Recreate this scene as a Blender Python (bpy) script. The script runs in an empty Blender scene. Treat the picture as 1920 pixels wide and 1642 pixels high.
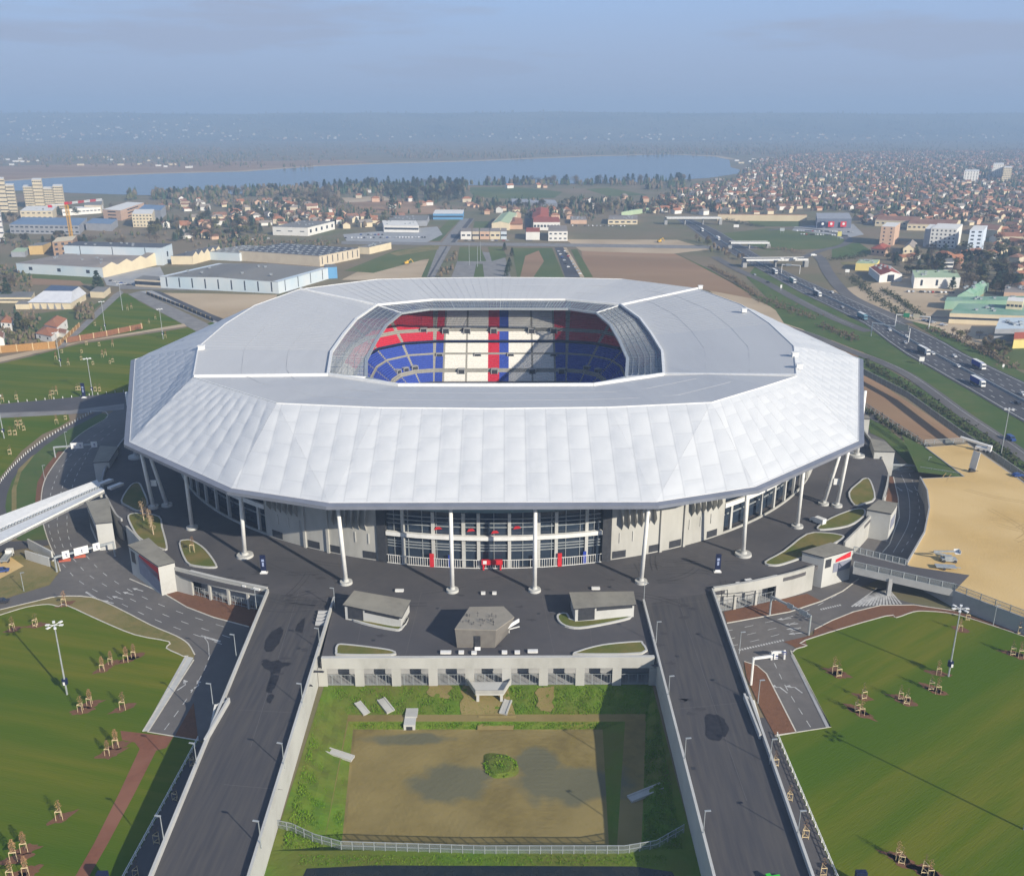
import bpy, bmesh, math, random
from mathutils import Vector, Matrix
from mathutils.geometry import tessellate_polygon
S = bpy.context.scene
COL = S.collection
rnd = random.Random(7)
# ---------------------------------------------------------------- camera model (metres, y = stadium axis, z = 0 on the forecourt)
F = 1723.0; PIT = math.radians(19.1); YAW = math.radians(0.333); CAM = (4.0, 0.0, 130.0)
cp, sp, cy, sy = math.cos(PIT), math.sin(PIT), math.cos(YAW), math.sin(YAW)
CR = (cy, -sy, 0); CD = (sy*cp, cy*cp, -sp); CU = (sy*sp, cy*sp, cp)
G = -7.2                                         # street level round the raised forecourt
def P(u, v, z=G):
    """the point at height z seen at photo position u, v"""
    a = (u-960)/F; b = (821-v)/F
    d = [CD[i]+a*CR[i]+b*CU[i] for i in range(3)]
    t = (z-CAM[2])/d[2]
    return (CAM[0]+d[0]*t, CAM[1]+d[1]*t, z)
def Q(x, y, z):
    v = (x-CAM[0], y-CAM[1], z-CAM[2]); zc = sum(v[i]*CD[i] for i in range(3))
    return (960+F*sum(v[i]*CR[i] for i in range(3))/zc, 821-F*sum(v[i]*CU[i] for i in range(3))/zc)
def PH(u, v, vt, z=G):
    """height above z of something standing at u, v whose top is at row vt"""
    b = P(u, v, z); a = (u-960)/F; c = (821-vt)/F
    d = [CD[i]+a*CR[i]+c*CU[i] for i in range(3)]
    return CAM[2]+d[2]*(b[1]-CAM[1])/d[1]-z
# ---------------------------------------------------------------- materials
MATS = {}
def _base(name, rough, metal, spec=0.3):
    m = bpy.data.materials.new(name); m.use_nodes = True
    nt = m.node_tree; b = nt.nodes['Principled BSDF']
    b.inputs['Roughness'].default_value = rough; b.inputs['Metallic'].default_value = metal
    b.inputs['Specular IOR Level'].default_value = spec
    MATS[name] = m
    return m, nt, b
def mat(name, c1, c2=None, scale=1.0, rough=0.8, metal=0.0, c3=None, scale3=0.05, stretch=(1, 1, 1), rot=0, lo=0.35, hi=0.65, bump=0.0, bscale=None, spec=0.3, rnd_v=0.0):
    """noise-mottled surface: c1/c2 mixed at `scale`, c3 in broad patches at `scale3`; rnd_v varies brightness per object"""
    if name in MATS: return MATS[name]
    m, nt, b = _base(name, rough, metal, spec)
    N, L = nt.nodes.new, nt.links.new
    col = None
    if c2 is None: c2 = tuple(c*0.88 for c in c1)
    tc = N('ShaderNodeNewGeometry'); mp = N('ShaderNodeMapping'); mp.vector_type = 'TEXTURE'
    mp.inputs['Rotation'].default_value = (0, 0, rot); mp.inputs['Scale'].default_value = stretch
    L(tc.outputs['Position'], mp.inputs['Vector'])
    def noise(sc, det=5):
        n = N('ShaderNodeTexNoise'); n.inputs['Scale'].default_value = sc; n.inputs['Detail'].default_value = det
        L(mp.outputs[0], n.inputs['Vector'])
        r = N('ShaderNodeMapRange'); r.inputs[1].default_value = lo; r.inputs[2].default_value = hi
        L(n.outputs['Fac'], r.inputs[0]); return r.outputs[0], n.outputs['Fac']
    f, raw = noise(scale)
    mx = N('ShaderNodeMix'); mx.data_type = 'RGBA'; mx.inputs[6].default_value = (*c1, 1); mx.inputs[7].default_value = (*c2, 1)
    L(f, mx.inputs[0]); col = mx.outputs[2]
    if c3:
        f3, _ = noise(scale3, 3)
        m3 = N('ShaderNodeMix'); m3.data_type = 'RGBA'; L(f3, m3.inputs[0]); L(col, m3.inputs[6]); m3.inputs[7].default_value = (*c3, 1); col = m3.outputs[2]
    if rnd_v:
        oi = N('ShaderNodeObjectInfo'); h = N('ShaderNodeHueSaturation')
        r = N('ShaderNodeMapRange'); r.inputs[3].default_value = 1-rnd_v; r.inputs[4].default_value = 1+rnd_v
        L(oi.outputs['Random'], r.inputs[0]); L(r.outputs[0], h.inputs['Value']); L(col, h.inputs['Color']); col = h.outputs[0]
    L(col, b.inputs['Base Color'])
    if bump:
        bp = N('ShaderNodeBump'); bp.inputs['Strength'].default_value = bump; bp.inputs['Distance'].default_value = 0.3
        if bscale: _, raw = noise(bscale)
        L(raw, bp.inputs['Height']); L(bp.outputs[0], b.inputs['Normal'])
    return m
def glassmat(name, col, rough=0.08):
    m, nt, b = _base(name, rough, 0.0, 0.6)
    N, L = nt.nodes.new, nt.links.new
    n = N('ShaderNodeTexNoise'); n.inputs['Scale'].default_value = 0.22
    g = N('ShaderNodeNewGeometry'); L(g.outputs['Position'], n.inputs['Vector'])
    mx = N('ShaderNodeMix'); mx.data_type = 'RGBA'; mx.inputs[6].default_value = (*col, 1); mx.inputs[7].default_value = (*[c*0.45 for c in col], 1)
    L(n.outputs['Fac'], mx.inputs[0]); L(mx.outputs[2], b.inputs['Base Color'])
    return m
def seethrough(name, col, share, rough=0.15):
    """glass sheets and wire mesh: part of the light passes straight through"""
    m, nt, b = _base(name, rough, 0.0, 0.5)
    b.inputs['Base Color'].default_value = (*col, 1)
    t = nt.nodes.new('ShaderNodeBsdfTransparent'); x = nt.nodes.new('ShaderNodeMixShader'); x.inputs[0].default_value = share
    o = nt.nodes['Material Output']
    nt.links.new(b.outputs[0], x.inputs[1]); nt.links.new(t.outputs[0], x.inputs[2]); nt.links.new(x.outputs[0], o.inputs[0])
    return m
asphalt = mat('asphalt_dark', (.090, .086, .092), (.112, .104, .106), 0.35, 0.85, c3=(.072, .070, .077), scale3=.045, lo=.3, hi=.7)
asphalt_ramp = mat('asphalt_ramp', (.060, .059, .066), (.074, .071, .076), 0.5, 0.8, c3=(.088, .082, .081), scale3=.6, stretch=(.6, 9, 1), rot=-.04, lo=.38, hi=.68)
asphalt_stain = mat('asphalt_damp', (.022, .022, .028), (.032, .032, .038), 0.9, 0.55)
asphalt_road = mat('asphalt_road', (.135, .126, .120), (.165, .153, .145), 0.4, 0.85, c3=(.115, .108, .106), scale3=.05)
asphalt_far = mat('asphalt_motorway', (.080, .080, .088), (.105, .105, .112), 0.2, 0.85, c3=(.06, .06, .068), scale3=.03)
road_far = mat('road_grey', (.20, .19, .185), (.26, .25, .24), .15, .9)
concrete = mat('concrete', (.41, .405, .38), (.345, .34, .315), .5, .8, c3=(.46, .455, .43), scale3=.12, stretch=(1, 1, 2.5))
concrete_lt = mat('concrete_light', (.48, .48, .465), (.42, .415, .395), .8, .75, c3=(.52, .52, .50), scale3=.1)
concrete_gr = mat('concrete_grey', (.34, .345, .35), (.27, .275, .28), .6, .8, c3=(.38, .38, .38), scale3=.1)
kerbm = mat('kerb_stone', (.60, .57, .50), (.50, .475, .42), .8, .85)
zinc = mat('roof_felt_taupe', (.25, .235, .20), (.20, .19, .165), .7, .8, c3=(.285, .27, .23), scale3=.15)
metal_w = mat('white_steel', (.78, .78, .77), (.70, .70, .69), .6, .4)
metal_g = mat('galvanised_steel', (.42, .45, .47), (.34, .37, .39), 1.2, .5, .3)
metal_d = mat('dark_metal', (.05, .052, .06), (.035, .037, .045), 1.0, .5)
fascia_m = mat('fascia_grey_blue', (.21, .225, .275), (.18, .195, .24), .2, .45, .1)
deck_m = mat('roof_sheet_grey', (.475, .485, .505), (.45, .46, .48), .5, .6, 0, c3=(.50, .51, .525), scale3=.05, stretch=(1.5, 10, 1))
membr = mat('white_membrane', (.555, .57, .595), (.515, .535, .56), .35, .5, c3=(.575, .59, .61), scale3=.06, spec=.4)
def seams():
    m = membr; nt = m.node_tree; N, L = nt.nodes.new, nt.links.new; b = nt.nodes['Principled BSDF']; old = b.inputs['Base Color'].links[0].from_socket
    uv = N('ShaderNodeUVMap'); uv.uv_map = 'panel'; sp_ = N('ShaderNodeSeparateXYZ'); L(uv.outputs[0], sp_.inputs[0])
    def mth(op, a, b_=None, c=None):
        n = N('ShaderNodeMath'); n.operation = op
        for i, x in enumerate((a, b_, c)):
            if x is None: continue
            if isinstance(x, (int, float)): n.inputs[i].default_value = x
            else: L(x, n.inputs[i])
        return n.outputs[0]
    u, v = sp_.outputs[0], sp_.outputs[1]
    def line(x, wd): f = mth('FRACT', x); d = mth('MINIMUM', f, mth('SUBTRACT', 1.0, f)); return mth('SUBTRACT', 1.0, mth('MINIMUM', mth('DIVIDE', d, wd), 1.0))
    par = mth('MULTIPLY', mth('MODULO', mth('ADD', mth('FLOOR', u), 1000.0), 2.0), .5)
    r = mth('MAXIMUM', line(u, .05), mth('MULTIPLY', line(mth('ADD', mth('ADD', v, par), .15), .03), .7))
    f = mth('FRACT', u)
    mx = N('ShaderNodeMix'); mx.data_type = 'RGBA'; mx.inputs[7].default_value = (.40, .415, .44, 1); L(mth('MULTIPLY', r, .6), mx.inputs[0]); L(old, mx.inputs[6]); L(mx.outputs[2], b.inputs['Base Color'])
seams()
seat_b = mat('seat_blue', (.045, .085, .40), (.035, .068, .32), 1.3, .5)
seat_w = mat('seat_white', (.78, .76, .71), (.70, .68, .64), 1.3, .5)
seat_r = mat('seat_red', (.56, .028, .06), (.45, .02, .045), 1.3, .5)
seat_c = mat('stand_concrete', (.33, .32, .29), (.28, .27, .245), .8, .8)
navy = mat('navy_panel', (.015, .022, .07), (.012, .017, .05), 1, .4)
red_m = mat('red_panel', (.62, .03, .04), (.52, .022, .03), .8, .5)
glass_d = glassmat('dark_glass', (.035, .052, .082))
glass_b = glassmat('pale_blue_glass', (.22, .33, .37), .2)
glass_r = seethrough('roof_glazing', (.11, .15, .235), .40, .25)
mesh_f = seethrough('fence_wire', (.30, .34, .34), .80, .6)
def lawnmat(name, rot): return mat(name, (.094, .132, .006), (.148, .152, .014), .22, .95, c3=(.066, .118, .006), scale3=.045, stretch=(9, .8, 1), rot=rot, lo=.36, hi=.64, bump=.25, bscale=2.5, spec=.08)
grassm = lawnmat('lawn_grass', -.25); grass_r = lawnmat('lawn_grass_right', .62)
grass_b = mat('lush_grass', (.075, .165, .008), (.11, .17, .012), .35, .95, c3=(.12, .13, .02), scale3=.06, bump=.6, bscale=.9)
grass_dry = mat('dry_grass', (.20, .165, .058), (.125, .135, .035), .5, .95, c3=(.24, .19, .08), scale3=.08, bump=.5, bscale=1.5)
planter_g = mat('planter_grass', (.165, .145, .04), (.20, .155, .05), .5, .95, c3=(.10, .125, .022), scale3=.12, bump=.4, bscale=1.5)
mulch = mat('bark_mulch', (.18, .085, .05), (.14, .068, .04), .9, .95, c3=(.18, .085, .045), scale3=.12, bump=.4, bscale=2)
redpath = mat('red_gravel', (.215, .085, .05), (.175, .072, .044), .8, .95, c3=(.245, .11, .07), scale3=.1)
sandm = mat('sand_surface', (.59, .405, .165), (.51, .345, .135), .16, .95, c3=(.65, .465, .215), scale3=.04, bump=.3, bscale=1.5)
basin_m = mat('basin_mud', (.215, .165, .055), (.17, .13, .045), .38, .95, c3=(.25, .195, .075), scale3=.07, bump=.3, bscale=.8)
basin_w = mat('basin_wet_mud', (.185, .15, .075), (.155, .135, .075), .3, .75)
field_gn = mat('field_green', (.095, .13, .03), (.13, .14, .04), .03, .95, c3=(.07, .105, .03), scale3=.008)
field_br = mat('field_brown', (.33, .185, .105), (.38, .25, .15), .025, .95, c3=(.25, .16, .09), scale3=.008, stretch=(4, 1, 1), rot=-.2)
field_tan = mat('field_tan', (.45, .34, .215), (.36, .27, .17), .03, .95, c3=(.52, .41, .28), scale3=.012)
scrub = mat('scrub_land', (.175, .145, .085), (.13, .135, .065), .02, .95, c3=(.22, .165, .105), scale3=.006)
hedge_m = mat('hedge_leaves', (.035, .055, .025), (.06, .055, .028), .6, .95, bump=.5, bscale=1.2)
vergem = mat('verge_grass', (.072, .12, .024), (.10, .12, .032), .15, .95, c3=(.055, .10, .02), scale3=.04)
wood = mat('pine_stakes', (.68, .55, .34), (.58, .45, .26), 2, .8)
fence_wd = mat('wooden_boards', (.40, .22, .075), (.32, .17, .055), 1.5, .85)
corten = mat('rust_boards', (.25, .115, .06), (.19, .085, .045), 1, .85)
white_p = mat('white_paint', (.76, .76, .75), (.70, .70, .69), .6, .6)
mark_m = mat('road_paint', (.56, .56, .55), (.36, .36, .36), .8, .7)
bark = mat('bark', (.16, .12, .085), (.11, .08, .06), 3, .9)
birch = mat('pale_bark', (.62, .50, .36), (.5, .38, .26), 3, .9)
leaf_br = mat('dry_leaves', (.32, .18, .09), (.23, .135, .07), 2, .9, rnd_v=.25)
leaf_dk = mat('conifer_needles', (.032, .058, .034), (.045, .07, .036), .6, .9, rnd_v=.3)
leaf_bare = mat('bare_twigs', (.155, .115, .08), (.12, .095, .06), .4, .95, rnd_v=.3)
leaf_ol = mat('olive_leaves', (.075, .085, .034), (.11, .095, .045), .4, .95, rnd_v=.3)
# ---------------------------------------------------------------- mesh builder
def frame(p, q):
    p, q = Vector(p), Vector(q); d = (q-p).normalized()
    s = d.cross(Vector((0, 0, 1)))
    if s.length < 1e-4: s = Vector((1, 0, 0))
    s.normalize(); return p, q, s, s.cross(d).normalized()
def basinmat():
    m = bpy.data.materials.get('basin_mud'); nt = m.node_tree; N, L = nt.nodes.new, nt.links.new; b = nt.nodes['Principled BSDF']
    old = b.inputs['Base Color'].links[0].from_socket
    g = N('ShaderNodeNewGeometry'); nz = N('ShaderNodeTexNoise'); nz.inputs['Scale'].default_value = .16; nz.inputs['Detail'].default_value = 6; L(g.outputs['Position'], nz.inputs['Vector'])
    acc = None
    for u, v, rx, ry in ((845, 1466, 9, 5.5), (1075, 1470, 13, 6.0), (1010, 1430, 4.5, 6), (760, 1385, 9, 2.2)):
        c = P(u, v, -10.5); mp = N('ShaderNodeMapping'); mp.vector_type = 'TEXTURE'; mp.inputs['Location'].default_value = c; mp.inputs['Scale'].default_value = (rx, ry, 50); L(g.outputs['Position'], mp.inputs[0])
        ln = N('ShaderNodeVectorMath'); ln.operation = 'LENGTH'; L(mp.outputs[0], ln.inputs[0])
        ad = N('ShaderNodeMath'); ad.operation = 'MULTIPLY_ADD'; ad.inputs[1].default_value = 1.5; L(nz.outputs['Fac'], ad.inputs[0]); L(ln.outputs['Value'], ad.inputs[2])
        r = N('ShaderNodeMapRange'); r.inputs[1].default_value = 1.95; r.inputs[2].default_value = 1.55; L(ad.outputs[0], r.inputs[0])
        if acc is None: acc = r.outputs[0]
        else: x = N('ShaderNodeMath'); x.operation = 'MAXIMUM'; L(acc, x.inputs[0]); L(r.outputs[0], x.inputs[1]); acc = x.outputs[0]
    mx = N('ShaderNodeMix'); mx.data_type = 'RGBA'; mx.inputs[7].default_value = (.135, .128, .075, 1); L(acc, mx.inputs[0]); L(old, mx.inputs[6]); L(mx.outputs[2], b.inputs['Base Color'])
basinmat()
class MB:
    def __init__(s): s.v = []; s.f = []; s.m = []
    def face(s, pts, m=0):
        n = len(s.v); s.v += [tuple(p) for p in pts]; s.f.append(tuple(range(n, n+len(pts)))); s.m.append(m)
    def mesh(s, vs, fs, m=0):
        n = len(s.v); s.v += [tuple(p) for p in vs]; s.f += [tuple(n+i for i in f) for f in fs]; s.m += [m]*len(fs)
    def hexa(s, b, t, m=0, mt=None):
        """b, t: bottom and top rings (same length)"""
        k = len(b); n = len(s.v); s.v += [tuple(p) for p in b]+[tuple(p) for p in t]
        for i in range(k):
            j = (i+1) % k; s.f.append((n+i, n+j, n+k+j, n+k+i)); s.m.append(m)
        s.f.append(tuple(n+k+i for i in range(k))); s.m.append(m if mt is None else mt)
        s.f.append(tuple(n+k-1-i for i in range(k))); s.m.append(m)
    def prism(s, pts, z0, z1, m=0, mt=None):
        a = sum(pts[i][0]*pts[(i+1) % len(pts)][1]-pts[(i+1) % len(pts)][0]*pts[i][1] for i in range(len(pts)))
        if a < 0: pts = pts[::-1]
        s.hexa([(p[0], p[1], z0) for p in pts], [(p[0], p[1], z1) for p in pts], m, mt)
    def box(s, c, d, m=0, rz=0, mt=None):
        co, si = math.cos(rz), math.sin(rz); x, y, z = d[0]/2, d[1]/2, d[2]/2
        pts = [(c[0]+a*co-b*si, c[1]+a*si+b*co) for a, b in ((-x, -y), (x, -y), (x, y), (-x, y))]
        s.prism(pts, c[2]-z, c[2]+z, m, mt)
    def bar(s, p, q, w, h, m=0):
        """a beam from p to q, w wide and h high"""
        p, q, a, b = frame(p, q); a *= w/2; b *= h/2
        s.hexa([p-a-b, p+a-b, p+a+b, p-a+b], [q-a-b, q+a-b, q+a+b, q-a+b], m)
    def tube(s, p, q, r0, r1=None, n=8, m=0):
        r1 = r0 if r1 is None else r1
        p, q, a, b = frame(p, q)
        rg = lambda c, r: [c+a*(r*math.cos(2*math.pi*i/n))+b*(r*math.sin(2*math.pi*i/n)) for i in range(n)]
        s.hexa(rg(p, r0), rg(q, r1), m)
    def poly(s, pts, m=0):
        """flat or gently warped concave polygon, facing up"""
        vs = [Vector(p) for p in pts]
        for t in tessellate_polygon([vs]):
            a, b, c = (vs[i] for i in t)
            nz = (b-a).cross(c-a).z
            s.face([a, b, c] if nz > 0 else [a, c, b], m)
    def wall(s, pts, h0, h1, th, m=0, mt=None, closed=False):
        """an upright wall along the polyline pts (x, y[, z]); h0/h1 relative to z if the points have one, else absolute"""
        n = len(pts)
        nrm = []
        for i in range(n):
            a = pts[(i-1) % n] if (closed or i > 0) else pts[i]; b = pts[(i+1) % n] if (closed or i < n-1) else pts[i]
            d = Vector((b[0]-a[0], b[1]-a[1])); d = d.normalized() if d.length > 1e-6 else Vector((1, 0)); nrm.append((-d.y*th/2, d.x*th/2))
        zz = [(p[2] if len(p) > 2 else 0) for p in pts]
        k = len(s.v)
        for i in range(n):
            x, y = pts[i][:2]; a, b = nrm[i]
            s.v += [(x+a, y+b, zz[i]+h0), (x-a, y-b, zz[i]+h0), (x-a, y-b, zz[i]+h1), (x+a, y+b, zz[i]+h1)]
        for i in range(n if closed else n-1):
            p = k+4*i; q = k+4*((i+1) % n)
            s.f += [(p+1, q+1, q+2, p+2), (q, p, p+3, q+3), (p+3, p+2, q+2, q+3), (p, q, q+1, p+1)]; s.m += [m, m, m if mt is None else mt, m]
        if not closed:
            p = k; s.f += [(p, p+1, p+2, p+3)]; p = k+4*(n-1); s.f += [(p+1, p, p+3, p+2)]; s.m += [m, m]
    def build(s, name, mats, parent=None, smooth=False, at=None):
        me = bpy.data.meshes.new(name)
        vs = s.v if at is None else [(x-at[0], y-at[1], z-at[2]) for x, y, z in s.v]
        me.from_pydata(vs, [], s.f)
        for m in (mats if isinstance(mats, (list, tuple)) else [mats]): me.materials.append(m)
        me.polygons.foreach_set('material_index', s.m)
        if smooth: me.polygons.foreach_set('use_smooth', [True]*len(s.f))
        me.update()
        o = bpy.data.objects.new(name, me); COL.objects.link(o)
        if at is not None: o.location = at
        if parent is not None:
            o.parent = parent
        return o
def tag(o, label=None, cat=None, group=None, kind=None):
    if label: o['label'] = label
    if cat: o['category'] = cat
    if group: o['group'] = group
    if kind: o['kind'] = kind
    return o
def thing(name, label, cat, loc=(0, 0, 0), rz=0, group=None, sc=1):
    o = bpy.data.objects.new(name, None); COL.objects.link(o); o.empty_display_size = 1
    o.location = loc; o.rotation_euler = (0, 0, rz)
    if sc != 1: o.scale = (sc, sc, sc) if not isinstance(sc, tuple) else sc
    return tag(o, label, cat, group)
def wthing(name, label, cat, loc, group=None):
    """a thing whose parts are given in world coordinates"""
    return thing(name, label, cat, loc, 0, group)
def wpart(mb, name, mats, root, smooth=False):
    """a part in world coordinates under an unrotated Empty"""
    l = root.location
    mb.v = [(x-l[0], y-l[1], z-l[2]) for x, y, z in mb.v]
    return mb.build(name, mats, root, smooth)
def wsub(mb, name, mats, part, smooth=False):
    l = part.parent.location
    mb.v = [(x-l[0], y-l[1], z-l[2]) for x, y, z in mb.v]
    return mb.build(name, mats, part, smooth)
def dup(root, loc, rz=0, label=None, group=None, sc=None):
    r = root.copy(); COL.objects.link(r); r.location = loc; r.rotation_euler = (0, 0, rz)
    if sc: r.scale = (sc, sc, sc) if not isinstance(sc, tuple) else sc
    if label: r['label'] = label
    if group: r['group'] = group
    for ch in root.children:
        c = ch.copy(); COL.objects.link(c); c.parent = r
        for g in ch.children:
            d = g.copy(); COL.objects.link(d); d.parent = c
    return r
ORD = ['leftmost', 'second from left', 'third from left', 'fourth from left', 'fifth from left', 'sixth from left', 'seventh from left', 'eighth from left', 'ninth from left', 'tenth from left',
       'eleventh from left', 'twelfth from left', 'thirteenth from left', 'fourteenth from left', 'fifteenth from left', 'sixteenth from left', 'seventeenth from left', 'eighteenth from left']
def settle(items):
    """items: (object, base label); gives every object a label of its own, by its place among its look-alikes where needed"""
    by = {}
    for o, l in items: by.setdefault(l, []).append(o)
    for l, os in by.items():
        if len(os) == 1: os[0]['label'] = l; continue
        os.sort(key=lambda o: Q(*o.location)[0])
        n = len(os)
        for i, o in enumerate(os):
            if n <= 18: w = ORD[i] if i < n-1 or n < 3 else 'rightmost'
            else:
                k = -(-n//17); c = -(-n//k); nm = {2: ('left half', 'right half'), 3: ('left part', 'middle part', 'right part'), 4: ('far left part', 'left part', 'right part', 'far right part')}.get(k, ('far left part', 'left part', 'middle part', 'right part', 'far right part'))
                w = nm[min(i//c, len(nm)-1)]+', '+(ORD[i % c] if i % c < 18 else 'rightmost')
            if n == 2: w = ('left', 'right')[i]+' one of two'
            o['label'] = l+', '+w
def sm(pts, n=6, closed=False):
    """Catmull-Rom through the points"""
    out = []; k = len(pts)
    for i in range(k if closed else k-1):
        p = [pts[(i+j) % k] if closed else pts[min(max(i+j, 0), k-1)] for j in (-1, 0, 1, 2)]
        for s_ in range(n):
            t = s_/n
            out.append(tuple(0.5*(2*p[1][c]+(p[2][c]-p[0][c])*t+(2*p[0][c]-5*p[1][c]+4*p[2][c]-p[3][c])*t*t+(3*p[1][c]-p[0][c]-3*p[2][c]+p[3][c])*t**3) for c in range(len(p[1]))))
    if not closed: out.append(tuple(pts[-1]))
    return out
def px(pts, z=G): return [P(u, v, z) for u, v in pts]
NSH = [0]
def sheet(name, pts, m, lay, z=G, kind='structure'):
    """a ground surface: photo outline laid on height z, `lay` sheets above the ground"""
    NSH[0] += 1; e = NSH[0]*.00022
    mb = MB(); q = px(pts, z); mb.poly([(x, y, z+lay*0.03+e) for x, y, _ in q]); return tag(mb.build(name, m), kind=kind)
def strip(mb, line, w, z, m=0):
    """flat ribbon along a world polyline"""
    n = len(line)
    L = []
    for i in range(n):
        a = line[max(i-1, 0)]; b = line[min(i+1, n-1)]
        d = Vector((b[0]-a[0], b[1]-a[1])).normalized(); L.append((-d.y*w/2, d.x*w/2))
    for i in range(n-1):
        p, q = line[i], line[i+1]
        mb.face([(p[0]-L[i][0], p[1]-L[i][1], z), (q[0]-L[i+1][0], q[1]-L[i+1][1], z), (q[0]+L[i+1][0], q[1]+L[i+1][1], z), (p[0]+L[i][0], p[1]+L[i][1], z)][::-1], m)
def walk(line, step):
    """points every `step` metres along a world polyline with headings"""
    out = []; acc = 0
    for i in range(len(line)-1):
        p, q = Vector(line[i][:2]), Vector(line[i+1][:2]); d = (q-p).length
        while acc <= d and d > 0:
            c = p+(q-p)*(acc/d); out.append((c.x, c.y, math.atan2(q.y-p.y, q.x-p.x))); acc += step
        acc -= d
    return out
# ================================================================ SETTING
def ground():
    mb = MB()
    hx0, hx1, hy0, hy1 = -43.0, 41.2, 146.0, 202.6
    X = [-14000, -700, hx0, hx1, 700, 14000]; Y = [-300, hy0, hy1, 1500, 15000]
    for i in range(5):
        for j in range(4):
            if i == 2 and j == 1: continue
            mb.face([(X[i], Y[j], G-.06), (X[i+1], Y[j], G-.06), (X[i+1], Y[j+1], G-.06), (X[i], Y[j+1], G-.06)])
    tag(mb.build('ground', scrub), kind='structure')
ground()
RL = [(203, 778), (197, 786), (167, 803), (140, 823), (120, 847), (100, 873), (83, 903), (77, 940), (80, 977), (93, 1020), (107, 1050), (113, 1070), (93, 1097), (27, 1117), (-40, 1140)]
LK = [(-40, 1152), (0, 1143), (67, 1127), (110, 1118), (173, 1120), (227, 1143), (283, 1172), (330, 1192), (353, 1207), (365, 1227)]
RK = [(1527, 1180), (1560, 1163), (1600, 1147), (1650, 1135), (1713, 1134), (1790, 1145)]
RR = [(1613, 1100), (1650, 1085), (1700, 1060), (1735, 1010), (1744, 960), (1740, 925), (1723, 887), (1690, 872), (1665, 840), (1650, 800)]
def ring_road():
    pts = [p[:2] for p in px(RL+LK+[(363, 1240), (270, 1370), (327, 1381), (372, 1388)])]
    pts += [(-63, 180), (-62, 225), (-44, 232), (-44, 204.5), (41.5, 204.5), (41.5, 232), (60, 226), (61, 190)]
    pts += [p[:2] for p in px([(1395, 1240), (1453, 1378), (1557, 1363), (1487, 1227), (1490, 1212)]+RK+[(1700, 1128)]+RR)]
    pts += [(186, 430), (178, 520), (120, 590), (0, 610), (-120, 590), (-186, 520)] + [p[:2] for p in px([(228, 757), (215, 768)])]
    mb = MB(); mb.poly([(x, y, G) for x, y in pts]); tag(mb.build('ring_road', asphalt_road), kind='structure')
ring_road()
LAWN_L = [(-90, 1185), (-40, 1165), (0, 1153), (50, 1138), (90, 1133), (110, 1137), (123, 1134), (187, 1163), (253, 1190), (317, 1203), (312, 1215), (343, 1230), (347, 1240), (268, 1371)]
sheet('lawn', LAWN_L+[(372, 1389), (235, 1642), (205, 1700), (80, 2000), (-1000, 2000), (-700, 1400)], grassm, 2)
sheet('verge_grass_ground', LK+[(363, 1237), (347, 1240), (343, 1230), (312, 1215), (317, 1203), (253, 1190), (187, 1163), (123, 1134), (110, 1137), (90, 1133), (50, 1138), (0, 1153), (-40, 1165)], grass_dry, 2)
sheet('pavement', [(347, 1230), (363, 1233), (279, 1371), (268, 1371)], concrete_lt, 3)
sheet('footpath', [(226, 1370), (325, 1381), (312, 1402), (293, 1407), (250, 1492), (203, 1580), (163, 1650), (120, 1720), (95, 1720), (140, 1645), (177, 1580), (222, 1490), (262, 1404), (253, 1392), (229, 1387)], redpath, 3)
sheet('planting_bed_ground', [(363, 1317), (372, 1387), (327, 1381)], mulch, 3)
sheet('planting_bed_ground', [(308, 1113), (330, 1100), (440, 1128), (492, 1140), (480, 1178), (467, 1175), (400, 1157), (350, 1138)], mulch, 3)
sheet('footpath', [(372, 1389), (384, 1395), (300, 1640), (280, 1700), (205, 1700), (235, 1642)], asphalt, 1)
sheet('lawn', [(-160, 705), (0, 682), (60, 668), (110, 655), (150, 645), (330, 618), (430, 598), (430, 700), (240, 734), (120, 747), (0, 757), (-160, 776)], grassm, 1)
sheet('lawn', [(130, 633), (215, 560), (222, 549), (240, 551), (262, 566), (345, 609), (150, 637)], grassm, 1)
sheet('lawn', [(40, 592), (170, 575), (205, 555), (120, 634), (60, 625)], field_gn, 2)
sheet('footpath', [(-160, 700), (0, 670), (110, 648), (345, 607), (350, 612), (150, 642), (110, 653), (0, 679), (-160, 708)], field_tan, 3)
sheet('footpath', [(-160, 777), (0, 758), (240, 735), (233, 757), (130, 770), (0, 774), (-160, 794)], asphalt, 2)
sheet('footpath', [(-160, 794), (0, 774), (130, 770), (233, 757), (233, 768), (128, 777), (0, 784), (-160, 806)], road_far, 3)
sheet('lawn', [(-160, 806), (0, 784), (128, 777), (131, 788), (110, 801), (80, 814), (40, 846), (0, 895), (-60, 960), (-160, 1000)], grassm, 1)
CYC_O = [(-60, 985), (0, 905), (20, 880), (47, 853), (80, 827), (110, 808), (133, 795), (200, 762)]
CYC_I = [(190, 775), (127, 807), (83, 837), (43, 873), (23, 900), (13, 927), (10, 950), (13, 967)]
sheet('cycle_path', CYC_O+CYC_I+[(13, 1000), (-60, 1040)], asphalt, 2)
STRIPL = CYC_I+[(13, 980), (33, 1012), (93, 1020), (80, 977), (77, 940), (83, 903), (100, 873), (120, 847), (140, 823), (167, 803), (197, 786), (203, 778)]
sheet('verge_grass_ground', STRIPL, vergem, 3)
sheet('planting_bed_ground', [(110, 846), (120, 847), (100, 873), (83, 903), (77, 940), (80, 972), (66, 972), (66, 940), (70, 905), (86, 875)], mulch, 4)
sheet('dry_grass_ground', [(60, 855), (66, 852), (40, 885), (31, 915), (31, 965), (22, 965), (22, 920), (34, 880)], grass_dry, 4)
sheet('footpath', [(-40, 1022), (0, 1016), (93, 1012), (93, 1022), (0, 1036), (-40, 1045)], asphalt, 4)
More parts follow.
